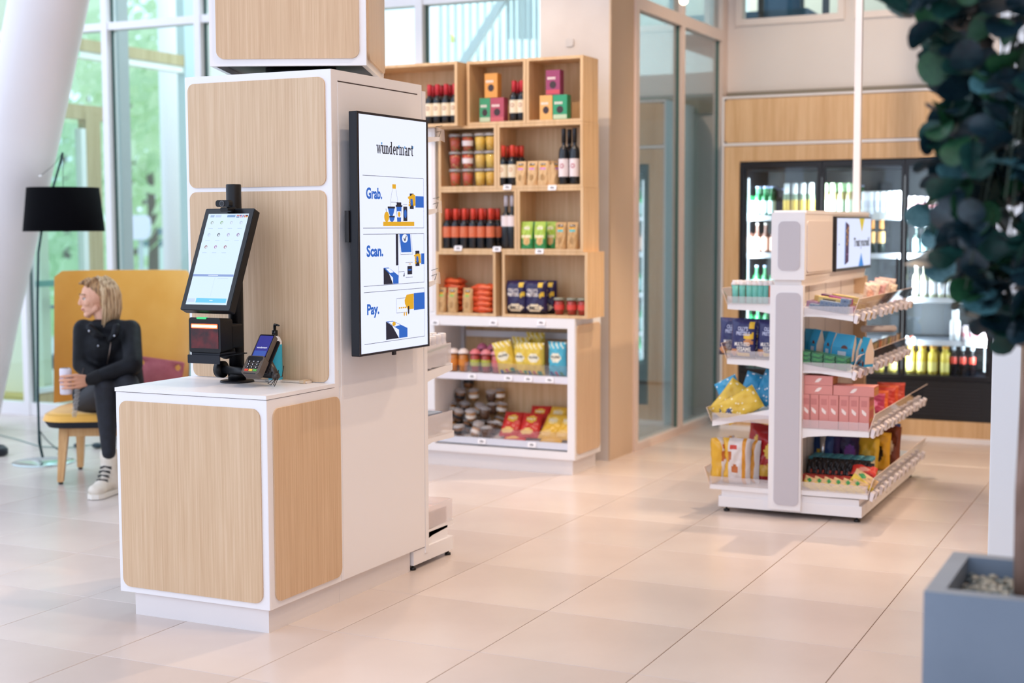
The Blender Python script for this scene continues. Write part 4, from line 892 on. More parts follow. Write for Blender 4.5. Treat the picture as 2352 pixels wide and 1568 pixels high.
for k, (px, y, t) in enumerate(heap):
    rw = next(n for n, lim in hg if y < lim); key = (rw, t); cnts[key] = cnts.get(key, 0)+1
    put(dome[k % 4], 'snack_tub', f'{ORD[cnts[key]-1]} snack tub from the left, {rw} row, {["bottom","second","third","top"][t]} layer of the heap', 'tub', (X(px, y, .25), y, zb_(y+.03)+.004+t*.072), (rh.uniform(-.15, .5), rh.uniform(-.2, .2), rh.uniform(0, 3)), 'heaped snack tubs')
CR, CY = M('#C62A28', .3), M('#E2B33C', .3)
def pc_(base, spot):
    def p(u, v):
        if (u-.5)**2/.07+(v-.68)**2/.018 < 1: return spot
        if (u-.4)**2/.1+(v-.2)**2/.012 < 1: return M('#E8C070', .5)
        return base
    return p
pcr, pcy = pc_(CR, CY), pc_(CY, M('#E8D090', .4))
LT_ = [("Lay's", .3, .7, .64, .74, LW, .02)]
crp = pouch(.135, .19, .05, pcr, LT_, False, 71); cry = pouch(.135, .19, .05, pcy, LT_, False, 72)
crn = [(1168, 8.0, crp, 'left red crisp bag lying on the bottom cabinet shelf'), (1213, 8.0, crp, 'right red crisp bag lying on the bottom cabinet shelf'), (1256, 8.0, cry, 'left yellow crisp bag lying on the bottom cabinet shelf'), (1292, 8.0, cry, 'right yellow crisp bag lying on the bottom cabinet shelf'),
       (1180, 7.96, crp, 'red crisp bag at the very front of the bottom shelf'), (1262, 7.955, cry, 'yellow crisp bag at the very front of the bottom shelf'), (1270, 8.1, cry, 'yellow crisp bag at the back of the bottom cabinet shelf'), (1232, 8.1, crp, 'red crisp bag at the back of the bottom cabinet shelf')]
for k, (px, y, t, l) in enumerate(crn):
    front = y < 7.97
    put(t, 'crisp_bag', l, 'bag', (X(px, y, .25), y, zb_(y)+(.012 if front else .032 if y > 8.05 else .02)), (-.75 if not front else -1.25, 0, rh.uniform(-.15, .15)), 'crisp bags', scale=(1, .8, 1) if not front else (1.1, .5, .62))

# ================================================================== GONDOLA RACK BACK TO BACK WITH THE TOWER
rk = empty('gondola_rack', 'white shop rack fixed behind the tower, only its shelf ends visible', 'rack', (-3.42, 5.66, 0))
wob('back_panel', G().mat(WHITE).box(-3.76, -3.075, 5.505, 5.53, .05, 2.08), rk)
wob('upright', G().mat(WHITE).box(-3.10, -3.068, 5.502, 5.532, .06, 2.10), rk)
wob('base', G().mat(WHITE).box(-3.75, -3.072, 5.40, 5.77, .022, .085).box(-3.74, -3.085, 5.54, 5.74, .085, .14), rk)
for x, y in ((-3.085, 5.415), (-3.085, 5.74), (-3.72, 5.74)): wob('levelling_foot', G().mat(BLACK).lathe([(.014, 0), (.014, .01), (.006, .012), (.006, .024)], (x, y, 0), 12), rk)
for zb0, zf0, yf, th in ((.862, .885, 5.80, .035), (.578, .57, 5.81, .035), (.150, .160, 5.80, .03), (1.265, 1.272, 5.64, .02), (1.585, 1.592, 5.66, .02), (1.905, 1.912, 5.69, .02)):
    wob('shelf', G().mat(WHITE).prism([(5.53, zb0-th*1.4), (5.60, zb0-th), (yf, zf0-th*.9), (yf, zf0), (5.53, zb0)], lambda a, b, t: (-3.74+.655*t, a, b)), rk)
    if th > .02:
        wob('side_riser', G().mat(FROST).box(-3.088, -3.084, 5.56, yf-.015, zf0-.005, zf0+.095), rk, 'frosted plastic riser at the shelf end')
        wob('front_riser', G().mat(CLEAR).box(-3.74, -3.088, yf-.013, yf-.009, zf0-.004, zf0+.095), rk)
    else:
        wob('ticket_flap', G().mat(FROST).add([(-3.09, yf-.02, zf0-.01), (-3.09, yf+.06, zf0-.02), (-3.09, yf+.055, zf0+.035), (-3.09, yf-.02, zf0+.045)], [(0, 1, 2, 3)]), rk)
        wob('wire_loop', G().mat(M('#4A4A4C', .3, .6)).tube([(-3.088, yf-.03, zf0+.02), (-3.088, yf+.02, zf0+.028), (-3.088, yf+.0, zf0-.0), (-3.088, yf-.03, zf0-.012)], .0013, 5).tube([(-3.088, yf-.03, zf0+.045), (-3.088, yf+.03, zf0+.052)], .0013, 5), rk)
wb = M('#E6E2E6', .4); wl = M('#F2EEF0', .5)
mini = [('bottle_body', G().mat(wb).lathe([(.019, 0), (.021, .01), (.021, .10), (.018, .115), (.0195, .118), (.0195, .14), (.017, .142)], seg=14).mesh('bottle_body')), ('label', G().mat(M('#C9C2CC', .5)).lathe([(.0214, .03), (.0214, .06)], seg=14, cap=False).mat(M('#4E8A5C', .5)).lathe([(.0214, .075), (.0214, .086)], seg=14, cap=False).mesh('label'))]
for i in range(5):
    for j in range(3):
        put(mini, 'white_bottle', f'{["front","second","third"][j]} white bottle, column {["nearest the tower","second","third","fourth","outermost"][i]}, top rack tray', 'bottle', (-3.115-.048*j, 5.565+.047*i, .868+.004*i), group='white bottles on the rack')
for j in range(5):
    put([('bag', G().mat(M('#D8D4DC', .5)).rbox(-.02, .02, -.075, .075, 0, .085, .004, 'z', 2).mesh('bag')), ('seal', G().mat(M('#8E98AC', .5)).box(-.0205, .0205, -.07, .07, .085, .093).mesh('seal'))], 'sachet_box', f'{ORD[j]} pale sachet box from the outer end, middle rack tray', 'box', (-3.115-.05*j, 5.64, .578), (0, .03, 0), 'pale sachet boxes')
for j in range(4):
    g = G().mat(noisy('pink_pack', '#D8B4AE', '#E8CCC4', (80, 80, 80), .5, 2)).rbox(-.022, .022, -.09, .09, 0, .07-.004*j, .004, 'z', 2); q = G().mat(M('#A88E8A', .6))
    for s in range(3): q.box(.0221, .0225, -.05+.03*s, -.04+.03*s, .015, .055)
    put([('pack', g.mesh('pack')), ('printed_bars', q.mesh('printed_bars'))], 'snack_pack', f'{ORD[j]} pink snack pack from the outer end, lowest rack tray', 'pack', (-3.116-.05*j, 5.66, .157), group='pink snack packs')

# ================================================================== FREE-STANDING GONDOLA
gn = empty('gondola', 'white double-sided shop gondola with end post and small screen', 'gondola', (-1.89, 8.0, 0))
GY0, GY1 = 7.215, 8.775
CRG = M('#EDE6E2', .45); PIN = M('#C4C0C6', .55)
wob('base', G().mat(WHITE).box(-2.255, -1.50, 7.235, 8.765, .028, .085).box(-2.24, -1.515, 7.24, 8.75, .085, .118), gn)
for x, y in ((-2.22, 7.27), (-1.53, 7.27), (-2.22, 8.72), (-1.53, 8.72)): wob('levelling_foot', G().mat(BLACK).lathe([(.017, 0), (.017, .012), (.006, .014), (.006, .03)], (x, y, 0), 12), gn)
wob('back_panel', G().mat(CRG).box(-1.905, -1.88, 7.245, 8.74, .12, 1.2), gn)
for y in (7.62, 8.0, 8.38): wob('panel_joint', G().mat(M('#8A8284', .6)).box(-1.8805, -1.879, y-.002, y+.002, .12, 1.2), gn)
for y, a in ((GY0-.01, 'end_post'), (8.74, 'end_post')):
    wob(a, G().mat(WHITE if y < 8 else M('#DDBD98', .5)).rbox(-1.979, -1.808, y, y+.04, .042, 1.208, .003, 'y', 2), gn)  # far post coloured tan to paint in the warm shade on it
wob('post_inlay', G().mat(PIN).rbox(X(1779, 7.2, .6), X(1836, 7.2, .6), 7.2, 7.206, Z(1160, -1.9, 7.2), Z(672, -1.9, 7.2), .028, 'y', 8), gn)
wob('neck', G().mat(CRG).box(-1.962, -1.822, 7.225, 8.76, 1.20, 1.238), gn)
wob('head_box', G().mat(WHITE).rbox(-1.976, -1.803, 7.205, 7.235, 1.235, 1.578, .003, 'y', 2).mat(CRG).box(-1.97, -1.806, 7.235, 8.775, 1.262, 1.572).box(-1.955, -1.82, 7.235, 8.765, 1.236, 1.262).mat(WHITE).box(-1.972, -1.803, 7.235, 8.78, 1.572, 1.59), gn)
wob('head_inlay', G().mat(PIN).rbox(X(1787, 7.2, 1.4), X(1837, 7.2, 1.4), 7.2, 7.206, Z(621, -1.9, 7.2), Z(508, -1.9, 7.2), .028, 'y', 8), gn)
wob('side_inlay', G().mat(M('#E4DAD6', .5)).rbox(-1.807, -1.80, 7.255, 7.80, 1.272, 1.535, .025, 'x', 6), gn)
XM = -1.785
ms = wob('small_screen', G().mat(M('#1C1C22', .3)).box(-1.806, XM-.001, 7.835, 8.76, 1.258, 1.562), gn)
ya, yb, za1, zb1 = 7.85, 8.745, 1.275, 1.552
ms2 = G().mat(M('#DCE6FF', emit=.95)).add([(XM, ya, za1), (XM, yb, za1), (XM, yb, zb1), (XM, ya, zb1)], [(0, 1, 2, 3)])
dsp = ob('display', ms2, ms, label='lit screen reading Treat yourself.')
def SS(k=1): return lambda a, b: (XM+.0006*k, ya+(yb-ya)*a, za1+(zb1-za1)*b)
g = G(); text_fit(g, 'Treat yourself.', .47, .955, .36, .60, SS(2), M('#16182E', emit=.8), .03)
g.mat(M('#D8BE2A', emit=.9)).poly([(.63, 1), (.79, 1), (.71, .71)], SS(1)); g.mat(M('#2A86D8', emit=.9)).poly([(.62, .0), (.78, .0), (.70, .28)], SS(1))
g.mat(M('#6C98D8', emit=.8)).poly([(.205, .07), (.225, .06), (.235, .93), (.215, .90)], SS(1)); g.mat(M('#4A2A58', emit=.7)).poly([(.225, .06), (.32, .12), (.33, .86), (.235, .93)], SS(2))
g.mat(M('#D8A048', emit=.8))
for a, b in ((.26, .75), (.29, .7), (.27, .62), (.3, .8), (.29, .55), (.265, .48)): g.poly([(a+.013*math.cos(t*PI/4), b+.035*math.sin(t*PI/4)) for t in range(8)], SS(3))
g.mat(M('#C890C0', emit=.8)).poly([(.27, .25), (.29, .26), (.29, .29), (.27, .28)], SS(3)).mat(M('#22222E', emit=.8)).poly([(.04, .46), (.06, .46), (.06, .50), (.04, .49)], SS(2))
ob('screen_artwork', g, ms)
yp = Y(1968, -1.89, 1.75)
pl = empty('ceiling_pole', 'thin white vertical pole rising from the gondola head', 'pole', (-1.89, yp, 1.5905))
ob('pole', G().mat(WHITE).box(-.02, .02, -.02, .02, .004, 3.4), pl); ob('foot_plate', G().mat(WHITE).box(-.05, .05, -.05, .05, 0, .004), pl)

def gshelf(xi, zi, xo, zo, th=.032, riser=.085, labels=0, lab='', deck=False):
    s = 1 if xo > xi else -1; g = G().mat(WHITE)
    pr = [(xi, zi-th*(1 if deck else 2.3)), (xi+(xo-xi)*.25, zi+(zo-zi)*.25-th*(1 if deck else 1.35)), (xi+(xo-xi)*.5, zi+(zo-zi)*.5-th), (xo, zo-th*.9), (xo, zo), (xi, zi)]
    if s < 0: pr = pr[::-1]
    g.prism(pr, lambda a, b, t: (a, GY1-.01-(GY1-.02-GY0)*t, b)); o = wob('shelf', g, gn)
    ob('front_riser', G().mat(CLEAR).add([(xo-s*.004, GY0+.005, zo-.004), (xo-s*.004, GY1-.015, zo-.004), (xo+s*.028, GY1-.015, zo+riser), (xo+s*.028, GY0+.005, zo+riser), (xo-s*.001, GY0+.005, zo-.004), (xo-s*.001, GY1-.015, zo-.004), (xo+s*.031, GY1-.015, zo+riser), (xo+s*.031, GY0+.005, zo+riser)], [(0,1,2,3),(4,7,6,5),(3,2,6,7),(0,3,7,4),(1,5,6,2)]), o)
    ob('riser_edge', G().mat(M('#EBD2C2', .3)).tube([(xo+s*.001, GY0+.004, zo), (xo+s*.030, GY0+.004, zo+riser), (xo+s*.030, GY1-.015, zo+riser)], .0017, 5, False), o)
    xq = xi+(xo-xi)*.1; zq = zi+(zo-zi)*.1
    ob('end_riser', G().mat(glass('end_riser_plastic', '#FCFAFA', 1.2, .15, .22)).box(min(xq, xo), max(xq, xo), GY0+.004, GY0+.007, min(zi, zo)+.002, min(zi, zo)+.045), o)
    if labels:
        rr = random.Random(int(zo*1000))
        for k in range(labels):
            y = GY0+.03+(GY1-GY0-.08)*(k+rr.uniform(-.18, .18))/(labels-1); col = lab[k % len(lab)]
            q = G().mat(M('#EDE6EA', .3)).add([(0, -.026, -.02), (.014, -.026, -.026), (.024, -.026, .014), (.006, -.026, .024), (0, .026, -.02), (.014, .026, -.026), (.024, .026, .014), (.006, .026, .024)], [(0,3,2,1),(4,5,6,7),(0,1,5,4),(1,2,6,5),(2,3,7,6),(3,0,4,7)])
            q.mat(M(col, .5)).add([(.0147, -.022, -.023), (.0147, .022, -.023), (.0243, .022, .012), (.0243, -.022, .012)], [(0, 1, 2, 3)])
            q.mat(M('#4A444C', .6)).add([(.0175, -.012, -.014), (.0175, .0, -.014), (.0225, .0, .004), (.0225, -.012, .004)], [(0, 1, 2, 3)]).add([(.0175, .006, -.014), (.0175, .014, -.014), (.0225, .014, .004), (.0225, .006, .004)], [(0, 1, 2, 3)])
            ob('price_label', q, o, (xo+.006, y, zo-.012+rr.uniform(-.004, .004)))
    return o
XI = -1.878; Yf = GY0+.06
z1i, z1o = Z(706, -1.82, 7.22), Z(725, -1.556, 7.22); z2i, z2o = Z(836, -1.82, 7.22), Z(856, -1.558, 7.22); z3 = Z(992, -1.47, 7.22); z4 = Z(1137, -1.47, 7.22)
LC = ['#F2EEF2', '#EEC46A', '#F0EEF2', '#E9B65A', '#F2EEF2', '#D8C8C8']
gshelf(XI, z1i+.008, -1.556, z1o, labels=11, lab=['#F2EEF2', '#E8C060', '#EEC26A', '#F2F0F4', '#F2F0F4', '#F0EEF2', '#E8B858', '#EDE4E4', '#EDE4E4', '#E9D8D0', '#EEC878'])
gshelf(XI, z2i+.01, -1.558, z2o, labels=12, lab=['#F4F0F4', '#E6D2CC', '#E9D8D2', '#F2F0F4', '#E6CFC6', '#EAD2C6', '#E8C8B8', '#E6B8A4'])
gshelf(XI, z3, -1.468, z3, riser=.09, labels=15, lab=['#F2F0F4', '#E9DAD2', '#F0E4DC', '#EADCD2'])
gshelf(XI, z4, -1.468, z4, riser=.09, th=.026, labels=13, lab=['#F2F0F4', '#EFE6DE', '#E9DCD2'], deck=True)
XJ = -1.907
l1i, l1o = Z(702, -1.98, 7.22), Z(697, -2.21, 7.22); l2i, l2o = Z(828, -1.98, 7.22), Z(823, -2.212, 7.22); l3i, l3o = Z(938, -1.98, 7.22), Z(966, -2.292, 7.22); l4 = Z(1112, -2.29, 7.22)
gshelf(XJ, l1i, -2.212, l1o, riser=.08); gshelf(XJ, l2i, -2.212, l2o, riser=.08); gshelf(XJ, l3i+.01, -2.29, l3o, riser=.07); gshelf(XJ, l4, -2.30, l4, th=.026, riser=.09, deck=True)
wob('upright_rail', G().mat(STEEL).lathe([(.016, z4+.01), (.016, z3-.08)], (X(1890, 7.75, .3), 7.75, 0), 14), gn)

def zl(x, zi, zo, xo, xi=XI): return zi+(zo-zi)*(x-xi)/(xo-xi)
def bagrow(tpl, name, cat, items, zf, grp):
    for (px, y, dz, rot, l) in items:
        x = X(px, y, zf(0)+.05); put(tpl, name, l, cat, (x, y, zf(x)+.0015+dz), rot, grp)
# --- right side, top shelf
ZR1 = lambda x: zl(x if x else -1.7, z1i+.008, z1o, -1.556)
tl1 = math.atan2(z1i+.008-z1o, -1.556-XI)
def bar(w, d, h, m, m2):
    key = ('bar', w, d, h, m.name, m2.name)
    if key not in _tc:
        g = G().mat(m).rbox(-w/2, w/2, -d/2, d/2, 0, h, .003, 'z', 2); q = G().mat(m2).box(-w*.3, w*.25, -d/2-.0005, -d/2, h*.25, h*.7)
        _tc[key] = [('wrapper', g.mesh('wrapper')), ('front_print', q.mesh('front_print'))]
    return _tc[key]
GB = M('#7A8CA4', .5); GB2 = M('#5E7290', .5); PU = M('#A888A8', .45); PU2 = M('#7A4A8A', .45); YW = M('#D8C07A', .5); BRN = M('#5A4438', .5); MG = M('#A83A8A', .4)
x_in, x_out = X(1862, Yf, 1.05), X(1956, Yf, 1.05)
k = 0
for t, (n, a) in enumerate(((8, 0), (6, .055), (2, .17))):
    for i in range(n):
        x = x_in+a+(x_out-.012-x_in-a)*(i+.5)/n
        put(bar((x_out-x_in-a)/n*.94 if n > 2 else .034, .05, .024, GB, GB2), 'chocolate_box', f'{ORD[i]} blue grey chocolate box from the post, {["bottom","middle","top"][t]} layer, top gondola shelf', 'box', (x, Yf-.02, ZR1(x)+.002+t*.0255), (0, tl1, 0), 'blue grey chocolate boxes'); k += 1
for j in range(9):
    y = Yf+.045+.05*j; m, m2, nm = [(PU, PU2, 'mauve'), (PU, PU2, 'mauve'), (M('#8A5A6A', .5), BRN, 'plum'), (BRN, MG, 'brown'), (YW, BRN, 'yellow'), (BRN, MG, 'brown'), (YW, BRN, 'yellow'), (PU2, YW, 'violet'), (BRN, YW, 'brown')][j]
    put(bar(.235, .04, .03, m, m2), 'chocolate_bar', f'{ORD[j]} long chocolate bar from the end, a {nm} one, top gondola shelf', 'chocolate bar', (-1.70, y, ZR1(-1.70)+.002), (0, tl1, 0), 'long chocolate bars')
    if j < 7: put(bar(.12, .04, .028, [YW, MG, YW, BRN, YW, PU2, YW][j], BRN), 'chocolate_bar', f'{ORD[j]} short bar from the end on top of the long bars', 'chocolate bar', (-1.70+.05*math.sin(j*2.1), y+.01, ZR1(-1.70)+.036), (0, tl1, .12*(-1)**j), 'short bars on top')
def pmix(c1, c2):
    m1, m2 = M(c1, .4), M(c2, .4)
    return lambda u, v: m2 if (u-.5)**2/.06+(v-.45)**2/.05 < 1 else m1
pks = [pmix('#E8CDB8', '#D8A088'), pmix('#E6B0A8', '#E07A80'), pmix('#E2D0B8', '#B89A68'), pmix('#E0C8BC', '#C88A80')]
for k in range(9):
    t = pouch(.11, .135, .03, pks[k % 4], (), False, 90+k % 4); y = 8.12+.068*k
    put(t, 'dried_fruit_pouch', f'{ORD[k]} pale fruit pouch from the near side, far end of the top gondola shelf', 'pouch', (-1.66+.02*math.sin(k*2.3), y, ZR1(-1.66)+.002), (-.16+.08*math.sin(k*1.7), tl1, .3*math.sin(k*3)), 'pale fruit pouches', (.8+.12*math.sin(k*2.1), 1.5, .85+.12*math.sin(k*2.9)))
for k in range(3):
    put(bar(.03, .10, .035, M('#F0EEF6', .4), M('#C8C4D8', .5)), 'white_carton', f'{ORD[k]} small white carton from the near side behind the top riser', 'carton', (-1.585, 7.83+.12*k, ZR1(-1.585)+.004), (0, tl1-.5, .2*(-1)**k), 'small white cartons')
# --- right side, second shelf
ZR2 = lambda x: zl(x if x else -1.7, z2i+.01, z2o, -1.558)
tl2 = math.atan2(z2i+.01-z2o, -1.558-XI)
GG = noisy('green_pack', '#2E7A4A', '#4E9A5A', (40, 40, 40), .35, 3, h3='#2A5A44')
for t in range(3):
    for i in range(4):
        x = -1.80+.062*i; put(bar(.06, .09, .021, GG, M('#3E8A4E', .4)), 'green_packet', f'{ORD[i]} green packet from the post, {["bottom","middle","top"][t]} layer, second gondola shelf', 'packet', (x, Yf-.005, ZR2(x)+.002+t*.0225), (0, tl2, 0), 'green packets')
BB = M('#2E9CC8', .35); BD = M('#1A6CA0', .35); CH = M('#6A3A30', .5); TAN = M('#DCC6B0', .6); WLB = M('#C6CCD6', .5)
def sachet(w, d, h):
    key = ('sachet', w, d, h)
    if key not in _tc:
        g = G().mat(BB); hw_ = w/2
        g.add([(-hw_, -d/2, 0), (hw_, -d/2, 0), (hw_, d/2, 0), (-hw_, d/2, 0), (-hw_, -d/2, h*.55), (hw_, -d/2, h*.55), (hw_, d/2, h*.55), (-hw_, d/2, h*.55), (-hw_*.95, 0, h), (hw_*.95, 0, h)],
              [(3, 2, 1, 0), (0, 1, 5, 4), (4, 5, 9, 8), (2, 3, 7, 6), (6, 7, 8, 9), (0, 4, 8, 7, 3), (1, 2, 6, 9, 5)])
        q = G().mat(TAN).add([(hw_+.0006, -d/2, h*.1), (hw_+.0006, d/2, h*.1), (hw_+.0006, d/2, h*.5), (hw_*.96+.002, .004, h*.98), (hw_*.96+.002, -.004, h*.98), (hw_+.0006, -d/2, h*.5)], [(0, 1, 2, 3, 4, 5)])
        l = G().mat(WLB).poly([(-.1, .12), (.1, .12), (.1, .42), (-.1, .42)], lambda a, b: (a*w*2, -d/2-.001, b*h)); l.mat(CH).poly([(.1+.16*math.cos(t*PI/8), .52+.12*math.sin(t*PI/8)) for t in range(9)], lambda a, b: (a*w, -d/2-.0012, b*h))
        for a, b, r in ((.28, .1, .12), (-.3, .08, .08)): l.poly([(a+r*math.cos(t*PI/6), b+r*.8*math.sin(t*PI/6)) for t in range(12)], lambda a, b: (a*w, -d/2-.0012, b*h))
        _tc[key] = [('carton_body', g.mesh('carton_body')), ('side_flap', q.mesh('side_flap')), ('front_label', l.mesh('front_label'))]
    return _tc[key]
SL = [(1874, 7.40, .055, .15, -.55, 'leftmost blue peaked chocolate carton beside the post'), (1908, 7.40, .055, .15, -.6, 'second blue peaked chocolate carton from the post'), (1936, 7.38, .11, .15, -.12, 'widest blue chocolate carton, facing the front'), (1966, 7.42, .05, .14, -.6, 'fourth blue peaked chocolate carton, right of the widest one'), (1987, 7.41, .055, .15, -.6, 'outermost blue peaked chocolate carton near the riser'),
      (1856, 7.5, .06, .15, .6, 'blue peaked chocolate carton half hidden behind the post'), (1892, 7.52, .06, .15, .6, 'blue peaked chocolate carton standing in the second row')]
for px, y, w, h, rz, l in SL:
    x = X(px, y, .85); put(sachet(w, .06, h), 'chocolate_carton', l, 'carton', (x, y, ZR2(x)+.007+(.015 if y < 7.45 else 0)), (0, tl2*.6, rz), 'blue chocolate cartons')
sw = M('#D8B078', .6); lt = M('#6A9A4A', .6); fm = glass('sandwich_pack', '#F6F6F8', 2, .05)
for k in range(6):
    y = 8.0+.125*k; g = G().mat(sw).prism([(-.06, 0), (.06, 0), (.06, .085)], lambda a, b, t: (a, -.03+.06*t, b)); q = G().mat([lt, M('#C85A3A', .5), M('#E8D8C0', .5)][k % 3]).prism([(-.058, .004), (.062, .004), (.062, .088)], lambda a, b, t: (a, -.008+.016*t, b))
    f = G().mat(fm).prism([(-.068, -.002), (.068, -.002), (.068, .098)], lambda a, b, t: (a, -.036+.072*t, b))
    put([('bread', g.mesh('bread')), ('filling', q.mesh('filling')), ('clear_pack', f.mesh('clear_pack'))], 'sandwich_pack', f'{ORD[k]} packed sandwich from the near side, far end of second gondola shelf', 'sandwich', (-1.66, y, ZR2(-1.66)+.006), (0, tl2, .25*(-1)**k), 'packed sandwiches')
put([('paper_roll', G().mat(M('#DAD6DC', .4)).cap((-.07, -.13, 0), (.05, .13, 0), .02, .02).mesh('paper_roll')), ('end_seal', G().mat(M('#E8E4E8', .4)).lathe([(.012, 0), (.006, .03)], (.05, .13, -.01), 10).mesh('end_seal'))], 'wrapped_baguette', 'long white wrapped baguette lying over the far sandwiches', 'bread', (-1.66, 8.45, ZR2(-1.66)+.125), (0, .1, 0))
# --- right side, third shelf: pink cartons
PK = M('#D88F88', .55); PKS = M('#C86A5C', .5); LEAF = M('#F2E4DE', .5)
def pinkbox(w, d, h, lying=False):
    key = ('pink', w, d, h, lying)
    if key not in _tc:
        g = G().mat(PK).rbox(-w/2, w/2, -d/2, d/2, 0, h, .0015, 'z', 1); q = G().mat(LEAF)
        F_ = lambda a, b: (a, -d/2-.0007, b); zc = h*.52; s = .013
        q.poly([(-s*.9, zc+s*1.4), (-s*.1, zc+s*.9), (s*.9, zc-s*.1), (s*.8, zc-s*1.3), (-s*.1, zc-s*.8), (-s*.8, zc+.0)] if not lying else [(-s*1.4, zc-s*.9), (-s*.6, zc+s*.3), (s*.4, zc+s*.9), (s*1.5, zc+s*.9), (s*.9, zc-s*.1), (0, zc-s*.8)], F_)
        q2 = G().mat(M('#C67C78', .55))
        if not lying: q2.poly([(-w*.3, h*.7), (w*.3, h*.7), (w*.3, h*.88), (-w*.3, h*.88)], F_)
        e = G().mat(M('#B85A4C', .5)).box(w/2, w/2+.0006, -d*.45, d*.45, h*.06, h*.94); e.mat(M('#D8A840', .5))
        for i in range(3):
            for j in range(2): e.add([(w/2+.001, -d*.3+i*d*.28+.008*math.cos(t*PI/3), h*(.3+.35*j)+.012*math.sin(t*PI/3)) for t in range(6)], [tuple(range(6))])
        _tc[key] = [('carton_body', g.mesh('carton_body')), ('leaf_print', q.mesh('leaf_print')), ('end_print', e.mesh('end_print'))] + ([('text_print', q2.mesh('text_print'))] if q2.f else [])
    return _tc[key]
yq = GY0+.09
pbx = [(1851.5, 1), (1869, 1), (1892, 1), (1914, 1), (1938, 1), (1961, 1), (1984.5, 1)]
hz = Z(908, -1.6, yq-.06)-z3-.003
for i, (px, _) in enumerate(pbx):
    x = X(px, yq-.06, .55); put(pinkbox(.0495, .12, hz), 'pink_carton', f'{["innermost","second","third","fourth","fifth","sixth","outermost"][i]} upright pink tea carton from the post, third gondola shelf', 'carton', (x, yq, z3+.001), group='upright pink cartons')
xa_, xb_ = X(1846, yq-.06, .62), X(2000, yq-.06, .62)
put(pinkbox(.148, .12, .047, True), 'pink_carton', 'pink carton lying under another one right beside the post', 'carton', (xa_+.074, yq, z3+hz+.0025), group='lying pink cartons')
put(pinkbox(.205, .12, .05, True), 'pink_carton', 'widest pink carton lying across the outer upright ones', 'carton', (xa_+.152+.1025, yq, z3+hz+.0025), group='lying pink cartons')
put(pinkbox(.148, .12, .047, True), 'pink_carton', 'topmost pink carton of the pile beside the post', 'carton', (xa_+.074, yq, z3+hz+.051), group='lying pink cartons')
mixc = [('#8A7AA8', '#E0B050'), ('#C8B0C0', '#D89A40'), ('#D8C8A8', '#E0A860'), ('#B83A60', '#E880B0'), ('#E0662E', '#F0A050'), ('#C83A30', '#E8B040'), ('#D8582E', '#E8A0C0'), ('#C84A3A', '#F0C060')]
for k, (c1, c2) in enumerate(mixc):
    if ('pm', k) not in _tc: _tc[('pm', k)] = pmix(c1, c2)
    t = pouch(.16, .15 if k < 3 else .11, .04, _tc[('pm', k)], (), False, 120+k)
    put(t, 'sweets_bag', f'{["grey violet", "pale lilac", "cream", "crimson", "orange", "red", "deep orange", "brick red"][k]} sweets bag behind the pink cartons, third gondola shelf', 'bag', (-1.62+.01*(k % 2), 7.50+.15*k, z3+.003), (-.25 if k > 2 else -.1, 0, .8 if k < 3 else .2), 'sweets bags')
# --- right deck
BS = M('#1A1618', .35); BR_ = M('#B04A38', .5); WT = M('#D8D4DC', .4)
def pbs(u, v):
    if (u-.5)**2/.035+(v-.2)**2/.03 < 1: return WT
    if (u-.5)**2/.02+(v-.52)**2/.008 < 1: return BR_
    return BS
sb_ = pouch(.05, .125, .03, pbs, (), False, 141)
for i in range(10):
    px = 1864+14.3*i; y = 7.44; x = X(px, y, .2)
    put(sb_, 'black_sachet', lab(i, 10, 'black sachet', 'on the gondola deck'), 'sachet', (x, y, z4+.002), (-.12, .05*math.sin(i*2.3), -.15), 'black sachets')
for i in range(9):
    px = 1875+14.3*i; put(sb_, 'black_sachet', f'{ORD[i]} black sachet from the post, back row on the gondola deck', 'sachet', (X(px, 7.52, .2), 7.52, z4+.002), (-.12, .05*math.sin(i*1.3), -.1), 'black sachets')
RD = M('#C8483C', .45); YLp = M('#E8C84A', .4); GRp = M('#3E9A50', .4); TNp = M('#E0B884', .5)
def pyl(u, v):
    if (u-.35)**2/.02+(v-.72)**2/.03 < 1: return GRp
    if v < .5-.25*u+.12: return YLp
    return TNp
yb_ = pouch(.085, .062, .016, pyl, (), False, 151)
for i in range(6):
    px = 1858+22*i; put(yb_, 'mango_packet', lab(i, 6, 'yellow and green fruit packet', 'along the deck front'), 'packet', (X(px, 7.262, .2), 7.262, z4+.002), (-.3, .3, -.1), 'yellow and green fruit packets')
put(pouch(.13, .07, .022, pyl, (), False, 152), 'mango_packet', 'large yellow fruit packet slanting at the outer deck corner', 'packet', (X(1977, 7.29, .2), 7.29, z4+.03), (-.3, .5, 0))
for i in range(5):
    px = 1862+27*i; put(bar(.075, .05, .065, RD, M('#D8A098', .5)), 'red_box', lab(i, 5, 'low red box', 'behind the yellow fruit packets'), 'box', (X(px, 7.335, .2), 7.335, z4+.0015), group='low red boxes')
put(pouch(.13, .08, .03, pmix('#C83028', '#E8A090'), (), False, 153), 'red_bag', 'shiny red bag lying on the low red boxes', 'bag', (X(1980, 7.35, .25), 7.38, z4+.07), (-1.1, .1, .1))
cb_ = [('jar_body', G().mat(M('#CDBB9A', .4)).lathe([(.026, 0), (.026, .10)], seg=16).mesh('jar_body')), ('lid', G().mat(M('#4AA8C0', .35)).lathe([(.027, .10), (.027, .118)], seg=16).mesh('lid'))]
for j in range(3):
    for i in range(6): put(cb_, 'spread_jar', f'{ORD[i]} blue lidded jar from the back panel, {["near","middle","far"][j]} row on the deck', 'jar', (-1.84+.056*i, 7.61+.057*j, z4+.001), group='blue lidded jars')
